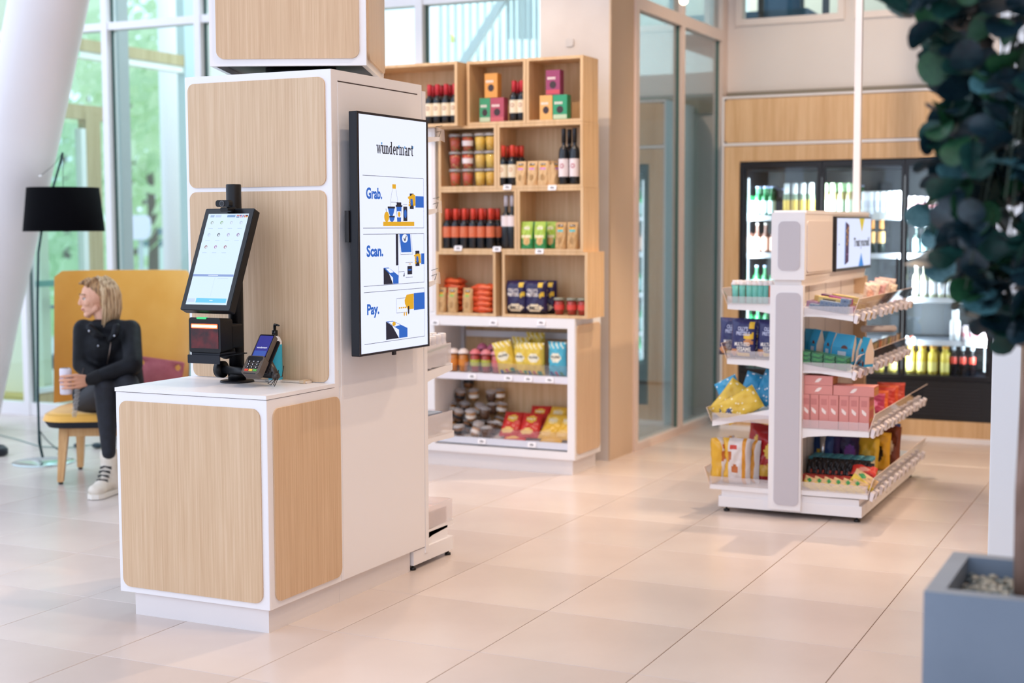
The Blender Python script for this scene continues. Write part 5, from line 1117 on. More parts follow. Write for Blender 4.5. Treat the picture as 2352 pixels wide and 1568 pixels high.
dk = [(-1.83, 7.9, '#3A2A78', '#8A5AC8', 'purple', .2), (-1.73, 7.98, '#2A1A5A', '#7A4AB8', 'violet', .2), (-1.60, 7.85, '#E8B82E', '#F0D060', 'yellow', .2), (-1.57, 8.0, '#E0A828', '#2A1A14', 'golden', .21), (-1.63, 8.1, '#1C1412', '#6A3A2A', 'black', .23), (-1.55, 8.2, '#7A3A20', '#E8D0B0', 'brown', .22), (-1.72, 8.2, '#D8A830', '#3A2A20', 'ochre', .2), (-1.6, 8.4, '#C83A2A', '#E8C050', 'scarlet', .19), (-1.62, 8.55, '#3A5AA8', '#E8E0D0', 'blue', .19), (-1.83, 7.76, '#2A4A88', '#E0B83A', 'blue and yellow', .21)]
for k, (x, y, c1, c2, nm, h) in enumerate(dk):
    if ('dk', k) not in _tc: _tc[('dk', k)] = pmix(c1, c2)
    put(pouch(.13, h, .05, _tc[('dk', k)], (), False, 160+k), 'snack_bag', f'{nm} snack bag standing towards the far end of the deck', 'bag', (x, y, z4+.002), (-.1, 0, .5*math.sin(k*2)), 'snack bags on the deck')
# --- left side
tea = M('#6FC0B4', .45)
def cuptube(c):
    key = ('ct', c)
    if key not in _tc:
        _tc[key] = [('cup_body', G().mat(M(c, .45)).lathe([(.0165, 0), (.0195, .095)], seg=16).mesh('cup_body')), ('lid', G().mat(M('#EDE4E2', .35)).lathe([(.0205, .095), (.0205, .103), (.014, .112), (.014, .120)], seg=16).mesh('lid')), ('front_window', G().mat(noisy('nut_mix', '#5A3A28', '#D8B88A', (160, 160, 160), .6, 2)).add([(.0195*math.sin(a)*(.86+.14*v)*1.02, -.0195*math.cos(a)*(.86+.14*v)*1.02, .095*v+.004) for v in (0, .9) for a in (-1.2, -.9, -.6)], [(0, 1, 4, 3), (1, 2, 5, 4)]).mesh('front_window'))]
    return _tc[key]
for i, px in enumerate((1688, 1704, 1720, 1733, 1746, 1758, 1771)):
    y = 7.27+.012*i; x = X(px, y, 1.12)
    put(cuptube('#6FC0B4' if i < 6 else '#E07A60'), 'nut_cup', 'red nut cup at the inner end of the teal cups' if i == 6 else lab(i, 7, 'teal nut cup', 'on the top left gondola shelf'), 'cup', (x, y, l1i+(l1o-l1i)*(x-XJ)/(-2.212-XJ)+.002), group='nut cups')
for i in range(6): put(cuptube('#6FC0B4'), 'nut_cup', f'{ORD[i]} teal nut cup from the left, second row on the top left gondola shelf', 'cup', (-2.185+.043*i, 7.345, (l1i+l1o)/2+.003), group='nut cups')
NV3, SALM, TN3 = M('#2A2E62', .3), M('#C88A58', .5), M('#E8C03A', .4)
def pn2(u, v):
    if .55 < u < .92 and .48+.1*(u-.5) < v < .60+.15*(u-.5): return TN3
    if .78 < u < .95 and .78 < v < .95: return TN3
    if v < .14 and .3 < u < .8: return TN3 if v > .06 else M('#4A3A48', .4)
    if (u-.75)**2/.03+(v-.42)**2/.008 < 1: return SALM
    if (u-.2)**2/.03+(v-.15)**2/.008 < 1: return SALM
    if v < .1: return M('#3A3244', .4)
    return NV3
OT = [("OLLY'S", .3, .72, .71, .82, M('#C8D0EE', .5), .03), ('PRETZELS', .24, .80, .59, .69, M('#C8D0EE', .5), .03), ('MULTI-SEED', .2, .82, .31, .41, M('#F2ECE4', .5), .025), ('SESAME', .3, .86, .18, .29, M('#F2ECE4', .5), .03)]
ob_ = pouch(.135, .20, .06, pn2, OT, False, 181, crinkle=.004)
for px, y, l, rz in ((1706, 7.27, 'left navy multi-seed pretzel bag on the second left gondola shelf', 0), (1766, 7.285, 'right navy multi-seed pretzel bag partly behind the end post', 0), (1735, 7.36, 'navy pretzel bag in the row behind the two front bags', .1), (1680, 7.40, 'navy pretzel bag at the back left of its shelf', .1)):
    x = X(px, y, .85); put(ob_, 'pretzel_bag', l, 'bag', (x, y, l2i+(l2o-l2i)*.5+.004), (-.06, .03, rz), 'navy multi-seed pretzel bags')
blb, ylb = pmix('#2E9AC8', '#E8F0F4'), pmix('#E0BE3E', '#E8D27A')
def pblb(u, v): return M('#F0F4F8', .4) if math.sin(int(u*16)*12.9+int(v*22)*78.2)*43.7 % 1 > .93 else M('#2A94C4', .3)
def pylb(u, v): return M('#F2E8C0', .4) if math.sin(int(u*16)*12.9+int(v*22)*78.2)*43.7 % 1 > .92 else (M('#3A4A7A', .4) if (u-.5)**2+(v-.18)**2 < .01 else M('#DDBA42', .35))
bbg = pouch(.13, .19, .055, pblb, (), False, 191); ybg = pouch(.13, .21, .055, pylb, (), False, 192)
tl3 = math.atan2(l3o-l3i-.01, -2.29-XJ)
L3z = lambda x: l3i+.01+(l3o-l3i-.01)*(x-XJ)/(-2.29-XJ)
for k, (px, y, dz, rot, t, l, g_) in enumerate([(1690, 7.42, .03, (-.5, -.5, .1), bbg, 'leftmost bright blue popcorn bag, third left gondola shelf', 0), (1716, 7.40, .03, (-.4, .25, .0), bbg, 'middle bright blue popcorn bag, third left gondola shelf', 0), (1752, 7.38, .02, (-.3, .35, .0), bbg, 'bright blue popcorn bag closest to the end post', 0),
        (1650, 7.30, .015, (-.25, .62, .1), ybg, 'upper yellow popcorn bag, leaning on the blue ones', 1), (1662, 7.255, .018, (-.2, 1.02, .0), ybg, 'lower yellow popcorn bag lying along the shelf edge', 1)]):
    x = X(px, y, .55); put(t, 'popcorn_bag', l, 'bag', (x, y, L3z(x)+dz), rot, ['bright blue popcorn bags', 'yellow popcorn bags on the gondola'][g_])
YF, WF, BF = M('#E0AE34', .25), M('#DCD4D2', .25), M('#B8642E', .35)
def pyw(u, v):
    if u < .22: return YF
    if .74 < u < .8 or (.84 < u < .87): return M('#D8942E', .3)
    if (u-.45)**2/.015+(v-.82)**2/.004 < 1: return M('#C8402E', .4)
    if (u-.3)**2/.01+(v-.62)**2/.01 < 1 or (u-.5)**2/.02+(v-.35)**2/.01 < 1: return BF
    return WF
def prd(u, v):
    if (u-.5)**2/.05+(v-.65)**2/.03 < 1: return M('#E8C85A', .3)
    if v < .3+.2*u and v > .15: return M('#D8A83A', .3)
    return M('#A81E22', .25)
yw = pouch(.15, .245, .085, pyw, (), False, 201, crinkle=.010); rdb = pouch(.15, .26, .08, prd, (), False, 202, crinkle=.010)
for k, (px, y, rot, t, l, sc, g_) in enumerate([(1662, 7.30, (0, -.03, .9), yw, 'leftmost gold and white nut bag on the left deck', 1, 0), (1692, 7.285, (0, .0, .05), yw, 'front gold and white nut bag on the left deck', 1, 0), (1716, 7.36, (0, .05, -.2), yw, 'gold and white nut bag between two others, left deck', .95, 0),
        (1762, 7.40, (0, .1, .2), rdb, 'red and gold crisp bag beside the end post, left deck', 1, 1), (1742, 7.55, (0, .12, -.2), rdb, 'red and gold crisp bag at the back of the left deck', 1.12, 1)]):
    x = X(px, y, .25); put(t, 'nut_bag' if g_ == 0 else 'crisp_bag', l, 'bag', (x, y, l4+.002), rot, ['gold and white nut bags', 'red and gold crisp bags'][g_], scale=(sc,)*3)

# ================================================================== DRINKS COOLERS IN THEIR OAK SURROUND
SY = 10.24; zt2 = Z(223, -3.18, SY)
sr = empty('cooler_surround', 'oak panelled surround with white edging built around the drinks cooler', 'wall unit', (-1.5, 10.4, 0))
RX = .75; CX0, CX1, CZ0, CZ1 = X(1696, SY, 1), -1.245, .15, Z(371, -3.0, SY)
g = G().mat(WHITE); g.box(-3.185, -3.172, SY-.006, BY-.05, 0, zt2).box(-3.172, RX, SY-.006, BY-.05, zt2-.014, zt2).box(-3.172, RX, SY-.004, BY-.05, Z(335, -3.1, SY), Z(329, -3.1, SY)).box(-3.172, RX, SY-.004, SY+.02, 0, .035)
wob('white_edging', g, sr)
z_m = Z(335, -3.1, SY)
wob('top_panel', G().mat(OAK2).rbox(-3.168, RX-.01, SY, SY+.02, Z(328, -3.1, SY), zt2-.018, .03, 'y', 6), sr)
wob('side_panel', G().mat(OAK2).box(-3.168, CX0, SY, SY+.02, .035, z_m-.003), sr)
wob('lintel_panel', G().mat(OAK2).box(CX0, RX, SY, SY+.02, CZ1, z_m-.003), sr)
wob('side_panel', G().mat(OAK2).box(CX1, RX, SY, SY+.02, CZ0, CZ1), sr)
wob('plinth_panel', G().mat(OAK2).box(CX0, RX, SY, SY+.02, .035, CZ0), sr)
cl = empty('drinks_cooler', 'black drinks cooler with three glass doors', 'refrigerator', (-2.15, 10.5, .15))
IN = M('#0E1016', .5)
g = G().mat(M('#14141A', .4)); e = .004
g.box(CX0+e, CX0+.05, SY+.03, 10.86, .152, CZ1-e).box(CX1-.05, CX1-e, SY+.03, 10.86, .152, CZ1-e).box(CX0+.05, CX1-.05, SY+.03, 10.86, CZ1-.06, CZ1-e).box(CX0+.05, CX1-.05, SY+.03, 10.86, .152, .44)
wob('cabinet_body', g, cl); wob('rear_wall', G().mat(IN).box(CX0+.05, CX1-.05, 10.84, 10.86, .44, CZ1-.06), cl)
gy = SY+.005
gr = wob('grille', G().mat(M('#101014', .4)).box(CX0+e, CX1-e, gy, SY+.03, .152, .43), cl)
for k in range(9): ob('grille_slat', G().mat(M('#22222A', .4)).box(-2.6, CX1-.08, gy-.004, gy, .19+.022*k, .198+.022*k), gr)
DV = [CX0+e, X(1885, SY, 1.2), X(2075, SY, 1.2), CX1-e]; DZ0, DZ1 = .435, CZ1-.012
for k in range(3):
    a, b = DV[k]+.002, DV[k+1]-.002; f = .022 if k else .03
    d = wob('door', G().mat(M('#101016', .3)).box(a, a+f, SY-.004, SY+.026, DZ0, DZ1).box(b-f, b, SY-.004, SY+.026, DZ0, DZ1).box(a+f, b-f, SY-.004, SY+.026, DZ0, DZ0+.03).box(a+f, b-f, SY-.004, SY+.026, DZ1-.035, DZ1), cl)
    ob('door_pane', G().mat(DGLASS).box(a+f, b-f, SY+.008, SY+.013, DZ0+.03, DZ1-.035), d)
    ob('handle', G().mat(M('#2A2A32', .3)).box(b-.045, b-.03, SY-.03, SY-.004, 1.0, 1.3), d)
SHZ = {}
yS = 10.33
for nm, px, py in (('A', 1720, 497), ('B', 1720, 578), ('C', 2150, 684), ('D', 2150, 782)):
    SHZ[nm] = Z(py, X(px, yS, 1), yS)
SHZ['B'] = (Z(578, X(1720, yS, 1), yS)+Z(585, X(2020, yS, 1), yS))/2; SHZ['A'] = (Z(497, X(1720, yS, 1), yS)+Z(492, X(2010, yS, 1), yS))/2
SHZ['E'] = .46
for nm in 'ABCD':
    z = SHZ[nm]; o = wob('wire_shelf', G().mat(M('#8A8E9A', .3, .3)).box(CX0+.06, CX1-.06, yS+.005, 10.80, z-.022, z-.004), cl)
    ob('ticket_rail', G().mat(M('#E8EAF4', .25)).box(CX0+.06, CX1-.06, yS-.006, yS+.004, z-.035, z+.002), o)
    for k, px in enumerate({'A': (1718, 2020), 'B': (), 'C': (2240,), 'D': (2040, 2088, 2232, 2262)}[nm]):
        ob('price_card', G().mat(M('#F6F8FA', .5)).rbox(X(px, yS, z)-.045, X(px, yS, z)+.045, yS-.012, yS-.008, z-.035, z+.022, .008, 'y', 3), o)
wob('deck', G().mat(M('#1C1C24', .4)).box(CX0+.05, CX1-.05, SY+.03, 10.84, .44, .458), cl)
wob('vent_panel', G().mat(M('#34353C', .5)).box(X(2100, 10.8, .9), X(2190, 10.8, .9), 10.79, 10.80, SHZ['D']+.01, SHZ['C']-.05), cl)
LED = M('#EAF6FF', emit=3)
for k, x in enumerate((CX0+.060, DV[1], DV[2]-.0, CX1-.060)):
    wob('light_tube', G().mat(LED).box(x-.005, x+.005, SY+.034, SY+.042, .5, CZ1-.12), cl)
    area((x, SY+.05, 1.2), (x, 12, 1.2), 34, .03, 1.3, (.82, .94, 1))
def frow(tpl, name, desc, where, pxs, z, grp, y=10.385, back=0):
    n = len(pxs)
    for r_ in range(1+back):
        for i, px in enumerate(pxs):
            put(tpl, name, lab(i, n, desc, where + (', back row' if r_ else '')), 'can' if 'can' in name else 'bottle', (X(px, y, z+.1), y+.08*r_, z+.0005), group=grp)
beerG = bottle(.215, .027, M('#1C5A34', .15), M('#A8B0D8', .3, .3), M('#D8F4F8', .4), neck=.42, lab0=.08, lab1=.5, capl=.05, nl=.3)
beerD = bottle(.20, .026, M('#12202C', .15), M('#8088B0', .3, .3), M('#39486A', .4), neck=.42, capl=.06)
yelB = bottle(.235, .028, M('#8A9A80', .15), M('#F6F8FA', .3), M('#F2CC58', .4), neck=.66, lab0=.03, lab1=.48, capl=.42)
grnB = bottle(.23, .027, M('#B8A878', .2), M('#C8EEB8', .3), M('#DCF2D8', .4), neck=.6, lab0=.06, lab1=.48, capl=.26)
rose = bottle(.22, .028, M('#5A3A30', .15), M('#B8B0A8', .3, .5), M('#F8C8B4', .4), neck=.4, lab0=.08, lab1=.52, capl=.06)
wcan = can(.17, .027, M('#F2F4FA', .3), band=M('#D8DCEC', .4)); pcan = can(.13, .028, M('#F0E2EA', .3), band=M('#E09AA0', .4))
org = bottle(.25, .025, M('#16241C', .12), M('#E89A50', .3), M('#F0B870', .4), neck=.55, lab0=.3, lab1=.62, capl=.3)
teal = bottle(.20, .027, M('#1A2A26', .15), M('#C8CCD0', .3, .5), M('#C8EEF0', .4), neck=.42, lab0=.08, lab1=.52, capl=.06)
clr = bottle(.24, .026, M('#C8C8A8', .15), M('#F0F2F4', .3), M('#F4F4FA', .4), neck=.42, lab0=.1, lab1=.5, capl=.12)
milk = bottle(.22, .036, M('#F2F2F4', .3), M('#F6F6F8', .3), M('#F8EEF0', .4), neck=.55, capl=.3); pnk = can(.10, .028, M('#F4E0E6', .3), band=M('#E8A0A8', .4))
yel = bottle(.205, .032, M('#F0D458', .25), M('#E8A84A', .3), M('#F6E68A', .4), neck=.56, lab0=.1, lab1=.42, capl=.12, nl=.22); cola = bottle(.215, .024, M('#20181A', .15), M('#C8D0DC', .3), M('#D84838', .4), neck=.5, lab0=.38, lab1=.6, capl=.18)
zA, zB, zC, zD, zE = (SHZ[k] for k in 'ABCDE')
frow(beerG, 'beer_bottle', 'green beer bottle', 'cooler top shelf', (1722, 1740, 1757, 1773), zA, 'green beer bottles', back=1)
frow(beerD, 'beer_bottle', 'dark beer bottle', 'cooler top shelf beside the yellow ones', (1786, 1799), zA, 'dark beer bottles', y=10.42)
frow(yelB, 'juice_bottle', 'white capped yellow bottle', 'cooler top shelf', (1808, 1826, 1844, 1862), zA, 'white capped yellow bottles', y=10.37)
frow(grnB, 'juice_bottle', 'green capped pale bottle', 'cooler top shelf', (1895, 1914, 1933, 1952), zA, 'green capped pale bottles', back=1)
frow(beerG, 'beer_bottle', 'green beer bottle', 'right of the ceiling pole, cooler top shelf', (1980,), zA, 'green beer bottles', y=10.46)
frow(wcan, 'drink_can', 'tall white can', 'cooler top shelf, middle door', (1988, 2001, 2014, 2027, 2040, 2053, 2064), zA, 'tall white cans')
frow(pcan, 'drink_can', 'pink white can', 'cooler top shelf, right door', (2086, 2103, 2120, 2137, 2154, 2171, 2188), zA, 'pink white cans')
frow(rose, 'rose_bottle', 'pink label bottle', 'cooler second shelf, left door', (1721, 1740, 1759, 1778), zB, 'pink label bottles')
frow(org, 'wine_bottle', 'orange foil wine bottle', 'cooler second shelf', (2003, 2024), zB, 'orange foil wine bottles')
frow(teal, 'beer_bottle', 'dark bottle with pale blue label', 'cooler second shelf, right door', (2106, 2127, 2147, 2166, 2184, 2202), zB, 'pale blue label bottles')
frow(clr, 'wine_bottle', 'clear wine bottle with white label', 'cooler third shelf', (2105, 2124, 2144, 2163, 2182, 2200), zC, 'clear wine bottles')
frow(beerG, 'beer_bottle', 'green beer bottle', 'cooler third shelf, left door', (1718, 1738, 1757, 1776), zC, 'green beer bottles', y=10.40)
frow(beerG, 'beer_bottle', 'green beer bottle', 'cooler fourth shelf, left door', (1722, 1741, 1760, 1779, 1798), zD, 'green beer bottles', y=10.40)
frow(pnk, 'small_can', 'small pink can', 'cooler fourth shelf beside the white bottle', (2218, 2235, 2251, 2266), zD, 'small pink cans')
frow(pnk, 'small_can', 'small pink can', 'cooler fourth shelf rear, under the price card', (2222, 2240), zD+.0, 'small pink cans', y=10.56)
frow(milk, 'milk_bottle', 'large white bottle', 'on the cooler fourth shelf at the right', (2194,), zD, 'large white bottle')
frow(yel, 'lemonade_bottle', 'yellow lemonade bottle', 'cooler bottom deck', (2092, 2117, 2143, 2171), zE, 'yellow lemonade bottles', back=1)
frow(yel, 'lemonade_bottle', 'yellow lemonade bottle', 'cooler bottom deck behind the gondola', (1920, 1950, 1990, 2020, 2050), zE, 'yellow lemonade bottles')
frow(cola, 'cola_bottle', 'dark cola bottle with red label', 'cooler bottom deck', (2190, 2211, 2233), zE, 'cola bottles')
frow(beerG, 'beer_bottle', 'green beer bottle', 'cooler bottom deck behind the gondola', (1725, 1745, 1765), zE, 'green beer bottles')
# pendant bulb near the top edge
px_, py_ = 1570, 2; pb_ = AT(px_, py_, 8.3)
pn_ = empty('pendant_lamp', 'glowing round bulb hanging at the top edge before the glass partition', 'lamp', (pb_.x, pb_.y, pb_.z))
ob('bulb', G().mat(M('#FFEBD0', emit=3)).ell((0, 0, 0), (.028, .028, .026), 16, 10), pn_); ob('socket', G().mat(M('#E8E0DA', .4)).lathe([(.022, .02), (.026, .06), (.012, .09)], seg=16), pn_); ob('cord', G().mat(M('#D8D0CC', .5)).tube([(0, 0, .09), (0, 0, 2.2)], .003, 6), pn_)

# ================================================================== LOUNGE CHAIR
def blob(prims, voxel=.012, smooth=6, mat=None, paint=None, name='body', sub=False):
    """one continuous skin over overlapping ellipsoids and tapered limbs"""
    g = G().mat(mat or WHITE)
    for p in prims:
        if p[0] == 'c': g.cap(p[1], p[2], p[3], p[4], 14)
        else: g.ell(p[1], p[2], 16, 12, p[3] if len(p) > 3 else None)
    o = ob(name, g); m = o.modifiers.new('r', 'REMESH'); m.mode = 'VOXEL'; m.voxel_size = voxel
    s = o.modifiers.new('s', 'SMOOTH'); s.factor = .5; s.iterations = smooth
    dg = bpy.context.evaluated_depsgraph_get(); dg.update(); me = bpy.data.meshes.new_from_object(o.evaluated_get(dg)); me.name = name
    bpy.data.objects.remove(o); me.materials.clear(); me.materials.append(mat or WHITE)
    me.polygons.foreach_set('use_smooth', [True]*len(me.polygons)); me.polygons.foreach_set('material_index', [0]*len(me.polygons)); me.update(); return me
CC = Vector((-5.91, 6.77, 0)); ang = math.atan2(.5, .866)       # chair's local x to the picture's right, -y its front
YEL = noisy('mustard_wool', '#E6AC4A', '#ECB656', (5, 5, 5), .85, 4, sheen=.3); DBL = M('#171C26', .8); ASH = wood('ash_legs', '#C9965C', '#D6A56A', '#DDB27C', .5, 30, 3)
ch = empty('lounge_chair', 'mustard yellow high-back lounge chair with a curved shell and wooden legs', 'chair', CC, (0, 0, ang))
def shell(off, z0, z1, n=22, m=16):
    vs = []
    for j in range(m+1):
        v = j/m
        for i in range(n+1):
            t = -1+2*i/n; w = .415+.012*v; a = abs(t)**3.2
            z = z0+(z1-z0)*v; 
            if v > .96: z -= .035*max(0, (abs(t)-.9)/.1)**2
            vs.append((t*w*(1-.02*a), .36+.06*v-.30*a*(1-.35*v)*.9+off*(1-.2*a), z))
    return vs, [(j*(n+1)+i, j*(n+1)+i+1, (j+1)*(n+1)+i+1, (j+1)*(n+1)+i) for j in range(m) for i in range(n)]
g = G().mat(YEL); vs, fs = shell(0, .44, 1.245); g.add(vs, fs, True)
n = 22; top = [16*(n+1)+i for i in range(n+1)]
v2, f2 = shell(.045, .44, 1.245); g2 = G().mat(DBL); g2.add(v2, [f[::-1] for f in f2], True)
b_ = len(vs); g3 = G().mat(YEL); allv = vs+v2
rim = [(top[i], top[i+1], b_+top[i+1], b_+top[i]) for i in range(n)] + [(j*(n+1), (j+1)*(n+1), b_+(j+1)*(n+1), b_+j*(n+1)) for j in range(16)] + [(j*(n+1)+n, b_+j*(n+1)+n, b_+(j+1)*(n+1)+n, (j+1)*(n+1)+n) for j in range(16)]
g3.add(allv, rim[:n]); g3.mat(DBL).add(allv, rim[n:])
ob('backrest_front', g, ch); ob('backrest_shell', g2, ch, label='dark blue outer shell of the backrest'); ob('backrest_rim', g3, ch)
SZ = .415
pts = rrect(-.40, .40, -.36, .34, .16, 8)
g = G().mat(YEL).prism(pts, lambda a, b, t: (a*(1-.03*t), b*(1-.03*t), SZ-.035+.035*t)); g.prism([(a*.97, b*.97) for a, b in pts], lambda a, b, t: (a*(1-.12*t), b*(1-.12*t), SZ+.012*t), True); ob('seat_cushion', g, ch)
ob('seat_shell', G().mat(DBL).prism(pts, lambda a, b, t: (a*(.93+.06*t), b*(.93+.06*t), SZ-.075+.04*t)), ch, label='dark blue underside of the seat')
ob('leg_frame', G().mat(ASH).box(-.30, .30, -.24, -.20, SZ-.135, SZ-.075).box(-.30, .30, .18, .22, SZ-.135, SZ-.075).box(-.30, -.26, -.2, .18, SZ-.135, SZ-.075).box(.26, .30, -.2, .18, SZ-.135, SZ-.075), ch)
for sx_ in (-1, 1):
    for yy, sp in ((-.25, -1), (.25, 1)):
        l = ob('leg', G().mat(ASH).add([(sx_*.275-.028, yy*.86-.025, SZ-.08), (sx_*.275+.028, yy*.86-.025, SZ-.08), (sx_*.275+.028, yy*.86+.025, SZ-.08), (sx_*.275-.028, yy*.86+.025, SZ-.08),
             (sx_*.295-.017, yy*1.05-.017, .014), (sx_*.295+.017, yy*1.05-.017, .014), (sx_*.295+.017, yy*1.05+.017, .014), (sx_*.295-.017, yy*1.05+.017, .014)], [(0,1,2,3),(7,6,5,4),(4,5,1,0),(5,6,2,1),(6,7,3,2),(7,4,0,3)]), ch)
        ob('glide', G().mat(BLACK).lathe([(.014, 0), (.014, .014)], (sx_*.295, yy*1.05, 0), 10), l)
R2c = Matrix.Rotation(ang, 3, 'Z')
pcush = blob([('e', (0, 0, .14), (.15, .045, .13)), ('c', (-.14, 0, .02), (.14, 0, .02), .02, .02), ('c', (-.15, 0, .27), (.15, 0, .27), .014, .014), ('c', (-.14, 0, .02), (-.15, 0, .27), .018, .012), ('c', (.14, 0, .02), (.15, 0, .27), .018, .012)], .012, 4, noisy('mauve_wool', '#B0606A', '#BC6C74', (20, 20, 20), .9, 3), name='cushion')
o = ob('cushion', pcush, None, CC + R2c @ Vector((.20, .08, SZ+.016)), (-.15, .12, ang-.25)); tag(o, 'dusty pink cushion leaning in the right corner of the yellow chair', 'cushion')

# ================================================================== THE SEATED WOMAN
SK = noisy('skin', '#D9A184', '#E3AE92', (12, 12, 12), .5, 3); JK = noisy('black_leather', '#06070B', '#0F1118', (18, 18, 18), .6, 4, bump=.5, spec=.2); TR = noisy('dark_denim', '#0B0D15', '#141722', (30, 30, 30), .75, 3); KN = M('#08080C', .9)
wm = empty('person', 'seated person with blond bob and black jacket looking left, holding a white can', 'person', (-5.66, 6.45, 0))
wo = -Vector((-5.66, 6.45, 0))
def wadd(name, me, parent=None, label=None):
    o = ob(name, me, parent or wm, label=label)
    if parent is None: o.location = wo
    return o
U = Vector((math.cos(YAW+.26), math.sin(YAW+.26), 0)); Vv = Vector((math.sin(YAW+.26), -math.cos(YAW+.26), 0)); Zu = Vector((0, 0, 1))   # right, towards camera, up
A = lambda px, py, d: AT(px, py, d)
shL, shR = A(192, 756, 8.42), A(300, 757, 8.36); neck = A(247, 738, 8.42); chest = A(246, 800, 8.42); belly = A(238, 858, 8.5); hipc = A(222, 915, 8.56)
elL, haL = A(186, 838, 8.36), A(232, 872, 8.26)            # arm on the picture's left, forearm tucked behind
elR, wrR = A(306, 838, 8.18), A(206, 872, 8.12)            # arm on the right, forearm across the lap
palm = A(176, 880, 8.10)
hd = A(219, 688, 8.40)
FD = (-U*.95+Vv*.30-Zu*.06).normalized(); SD = Zu.cross(FD).normalized(); UD = FD.cross(SD).normalized()
HR = Matrix((FD, SD, UD)).transposed()                      # head frame: x forward, y its left, z up
def H(x, y, z): return hd + HR @ Vector((x, y, z))
S_ = .94
def e_(c, r): return ('e', H(*[k*S_ for k in c]), tuple(k*S_ for k in r), HR)
def c_(a, b, r0, r1): return ('c', H(*[k*S_ for k in a]), H(*[k*S_ for k in b]), r0*S_, r1*S_)
head = [e_((-.015, 0, .035), (.098, .074, .088)), e_((.035, 0, .0), (.055, .058, .075)), e_((.030, 0, -.050), (.052, .046, .045)), c_((.062, 0, -.088), (.052, 0, -.092), .018, .020), c_((.010, .040, -.050), (.060, .010, -.086), .022, .016), c_((.010, -.040, -.050), (.060, -.010, -.086), .022, .016),
        c_((.086, 0, .024), (.101, 0, -.014), .0075, .0095), e_((.095, 0, -.020), (.013, .013, .008)), c_((.082, -.010, -.047), (.084, .010, -.047), .008, .008), c_((.078, -.009, -.057), (.080, .009, -.057), .0085, .0085), e_((.062, .034, -.012), (.024, .022, .024)), e_((.062, -.034, -.012), (.024, .022, .024)),
        c_((.078, .032, .030), (.082, .008, .030), .010, .009), c_((.078, -.032, .030), (.082, -.008, .030), .010, .009), ('c', H(-.015, 0, -.03), neck+Vector((0, 0, -.03)), .048, .052)]
# hand closed round the can: the can stands upright beside the palm
can0 = A(151, 876, 8.06); cr_ = .033
hdv = (palm-wrR).normalized()
def cp(a, z, r=cr_+.008): return can0 + U*(r*math.cos(a)) + Vv*(r*math.sin(a)) + Zu*z       # point on a ring about the can; angle 0 = right, 90 = front
fing = []
for k, (z, L0, r) in enumerate(((.036, 1.00, .0084), (.013, 1.10, .0086), (-.010, 1.03, .0084), (-.032, .84, .0074))):
    a0 = math.radians(20); kn = cp(a0, z, cr_+.024); p1 = cp(math.radians(60), z-.001, cr_+.012); p2 = cp(math.radians(60+45*L0), z-.002); p3 = cp(math.radians(60+72*L0), z-.003)
    fing += [('c', kn, p1, r*1.12, r), ('c', p1, p2, r, r*.93), ('c', p2, p3, r*.93, r*.75)]
    fing.append(('c', wrR.lerp(palm, .35)+Zu*(z*.6), kn, .014, r*1.15))
th0 = wrR.lerp(palm, .45)-Vv*.012+Zu*.012; fing += [('c', th0, cp(math.radians(-35), .022, cr_+.018), .0125, .0105), ('c', cp(math.radians(-35), .022, cr_+.018), cp(math.radians(-85), .030, cr_+.010), .010, .008)]
hand = [('c', elR, wrR, .036, .024), ('e', wrR.lerp(palm, .75), (.036, .017, .036), Matrix((hdv, hdv.cross(Zu).normalized(), Zu)).transposed())] + fing
body = head + [('c', neck, chest+Vv*-.03, .045, .06), ('c', chest-Vv*.03, hipc, .06, .08), ('c', chest, shL, .06, .045), ('c', chest, shR, .06, .045), ('c', shL, elL, .04, .032), ('c', elL, haL, .03, .024), ('c', shR, elR, .04, .034)] + hand
wadd('body', blob(body, .0038, 4, SK, name='body'))
torso = [('c', chest, shR, .085, .06), ('c', chest, shL, .085, .06), ('e', chest, (.145, .10, .13), Matrix((U, -Vv, Zu)).transposed()), ('c', shL+Vector((.01, 0, -.005)), shR, .058, .058), ('c', chest, belly, .125, .13), ('c', belly, hipc+Zu*.03, .135, .145), ('c', shL, elL, .062, .05), ('c', elL, haL, .05, .043), ('c', shR, elR, .061, .056), ('c', elR, wrR.lerp(elR, .12), .056, .040),
         ('c', A(222, 752, 8.38), A(272, 752, 8.36), .050, .05), ('e', A(300, 868, 8.42), (.07, .07, .09)), ('c', A(288, 820, 8.42), A(298, 880, 8.45), .09, .085)]
wadd('jacket', blob(torso, .011, 4, JK, name='jacket'), label='black leather jacket with silver snaps')
jk = wm
def bit(name, g, lab_=None): return wadd(name, g, None, lab_)
for sgn, pts in ((0, [A(206, 752, 8.30), A(222, 768, 8.27), A(238, 775, 8.28)]), (1, [A(268, 750, 8.27), A(264, 768, 8.24), A(252, 782, 8.25)])):
    bit('collar', blob([('c', pts[0], pts[1], .022, .024), ('c', pts[1], pts[2], .024, .014)], .008, 2, JK, name='collar'))
for px, py, d in ((205, 760, 8.262), (263, 771, 8.222), (226, 794, 8.288)):
    bit('snap_button', G().mat(M('#B8BCC4', .25, .9)).ell(A(px, py, d), (.007,)*3, 8, 6), 'round silver snap')
bit('zipper', G().mat(M('#8A7A70', .3, .8)).tube([A(256, 778, 8.27), A(252, 806, 8.265), A(246, 835, 8.29)], .0028, 6), 'thin metal zip')
bit('cuff', blob([('c', wrR.lerp(elR, .22), wrR.lerp(elR, .02), .043, .036)], .008, 2, KN, name='cuff'), 'black knitted cuff')
kn1, an1 = A(243, 893, 8.16), A(250, 1040, 8.10); kn2 = A(292, 882, 8.18); sh2 = A(345, 985, 8.02)
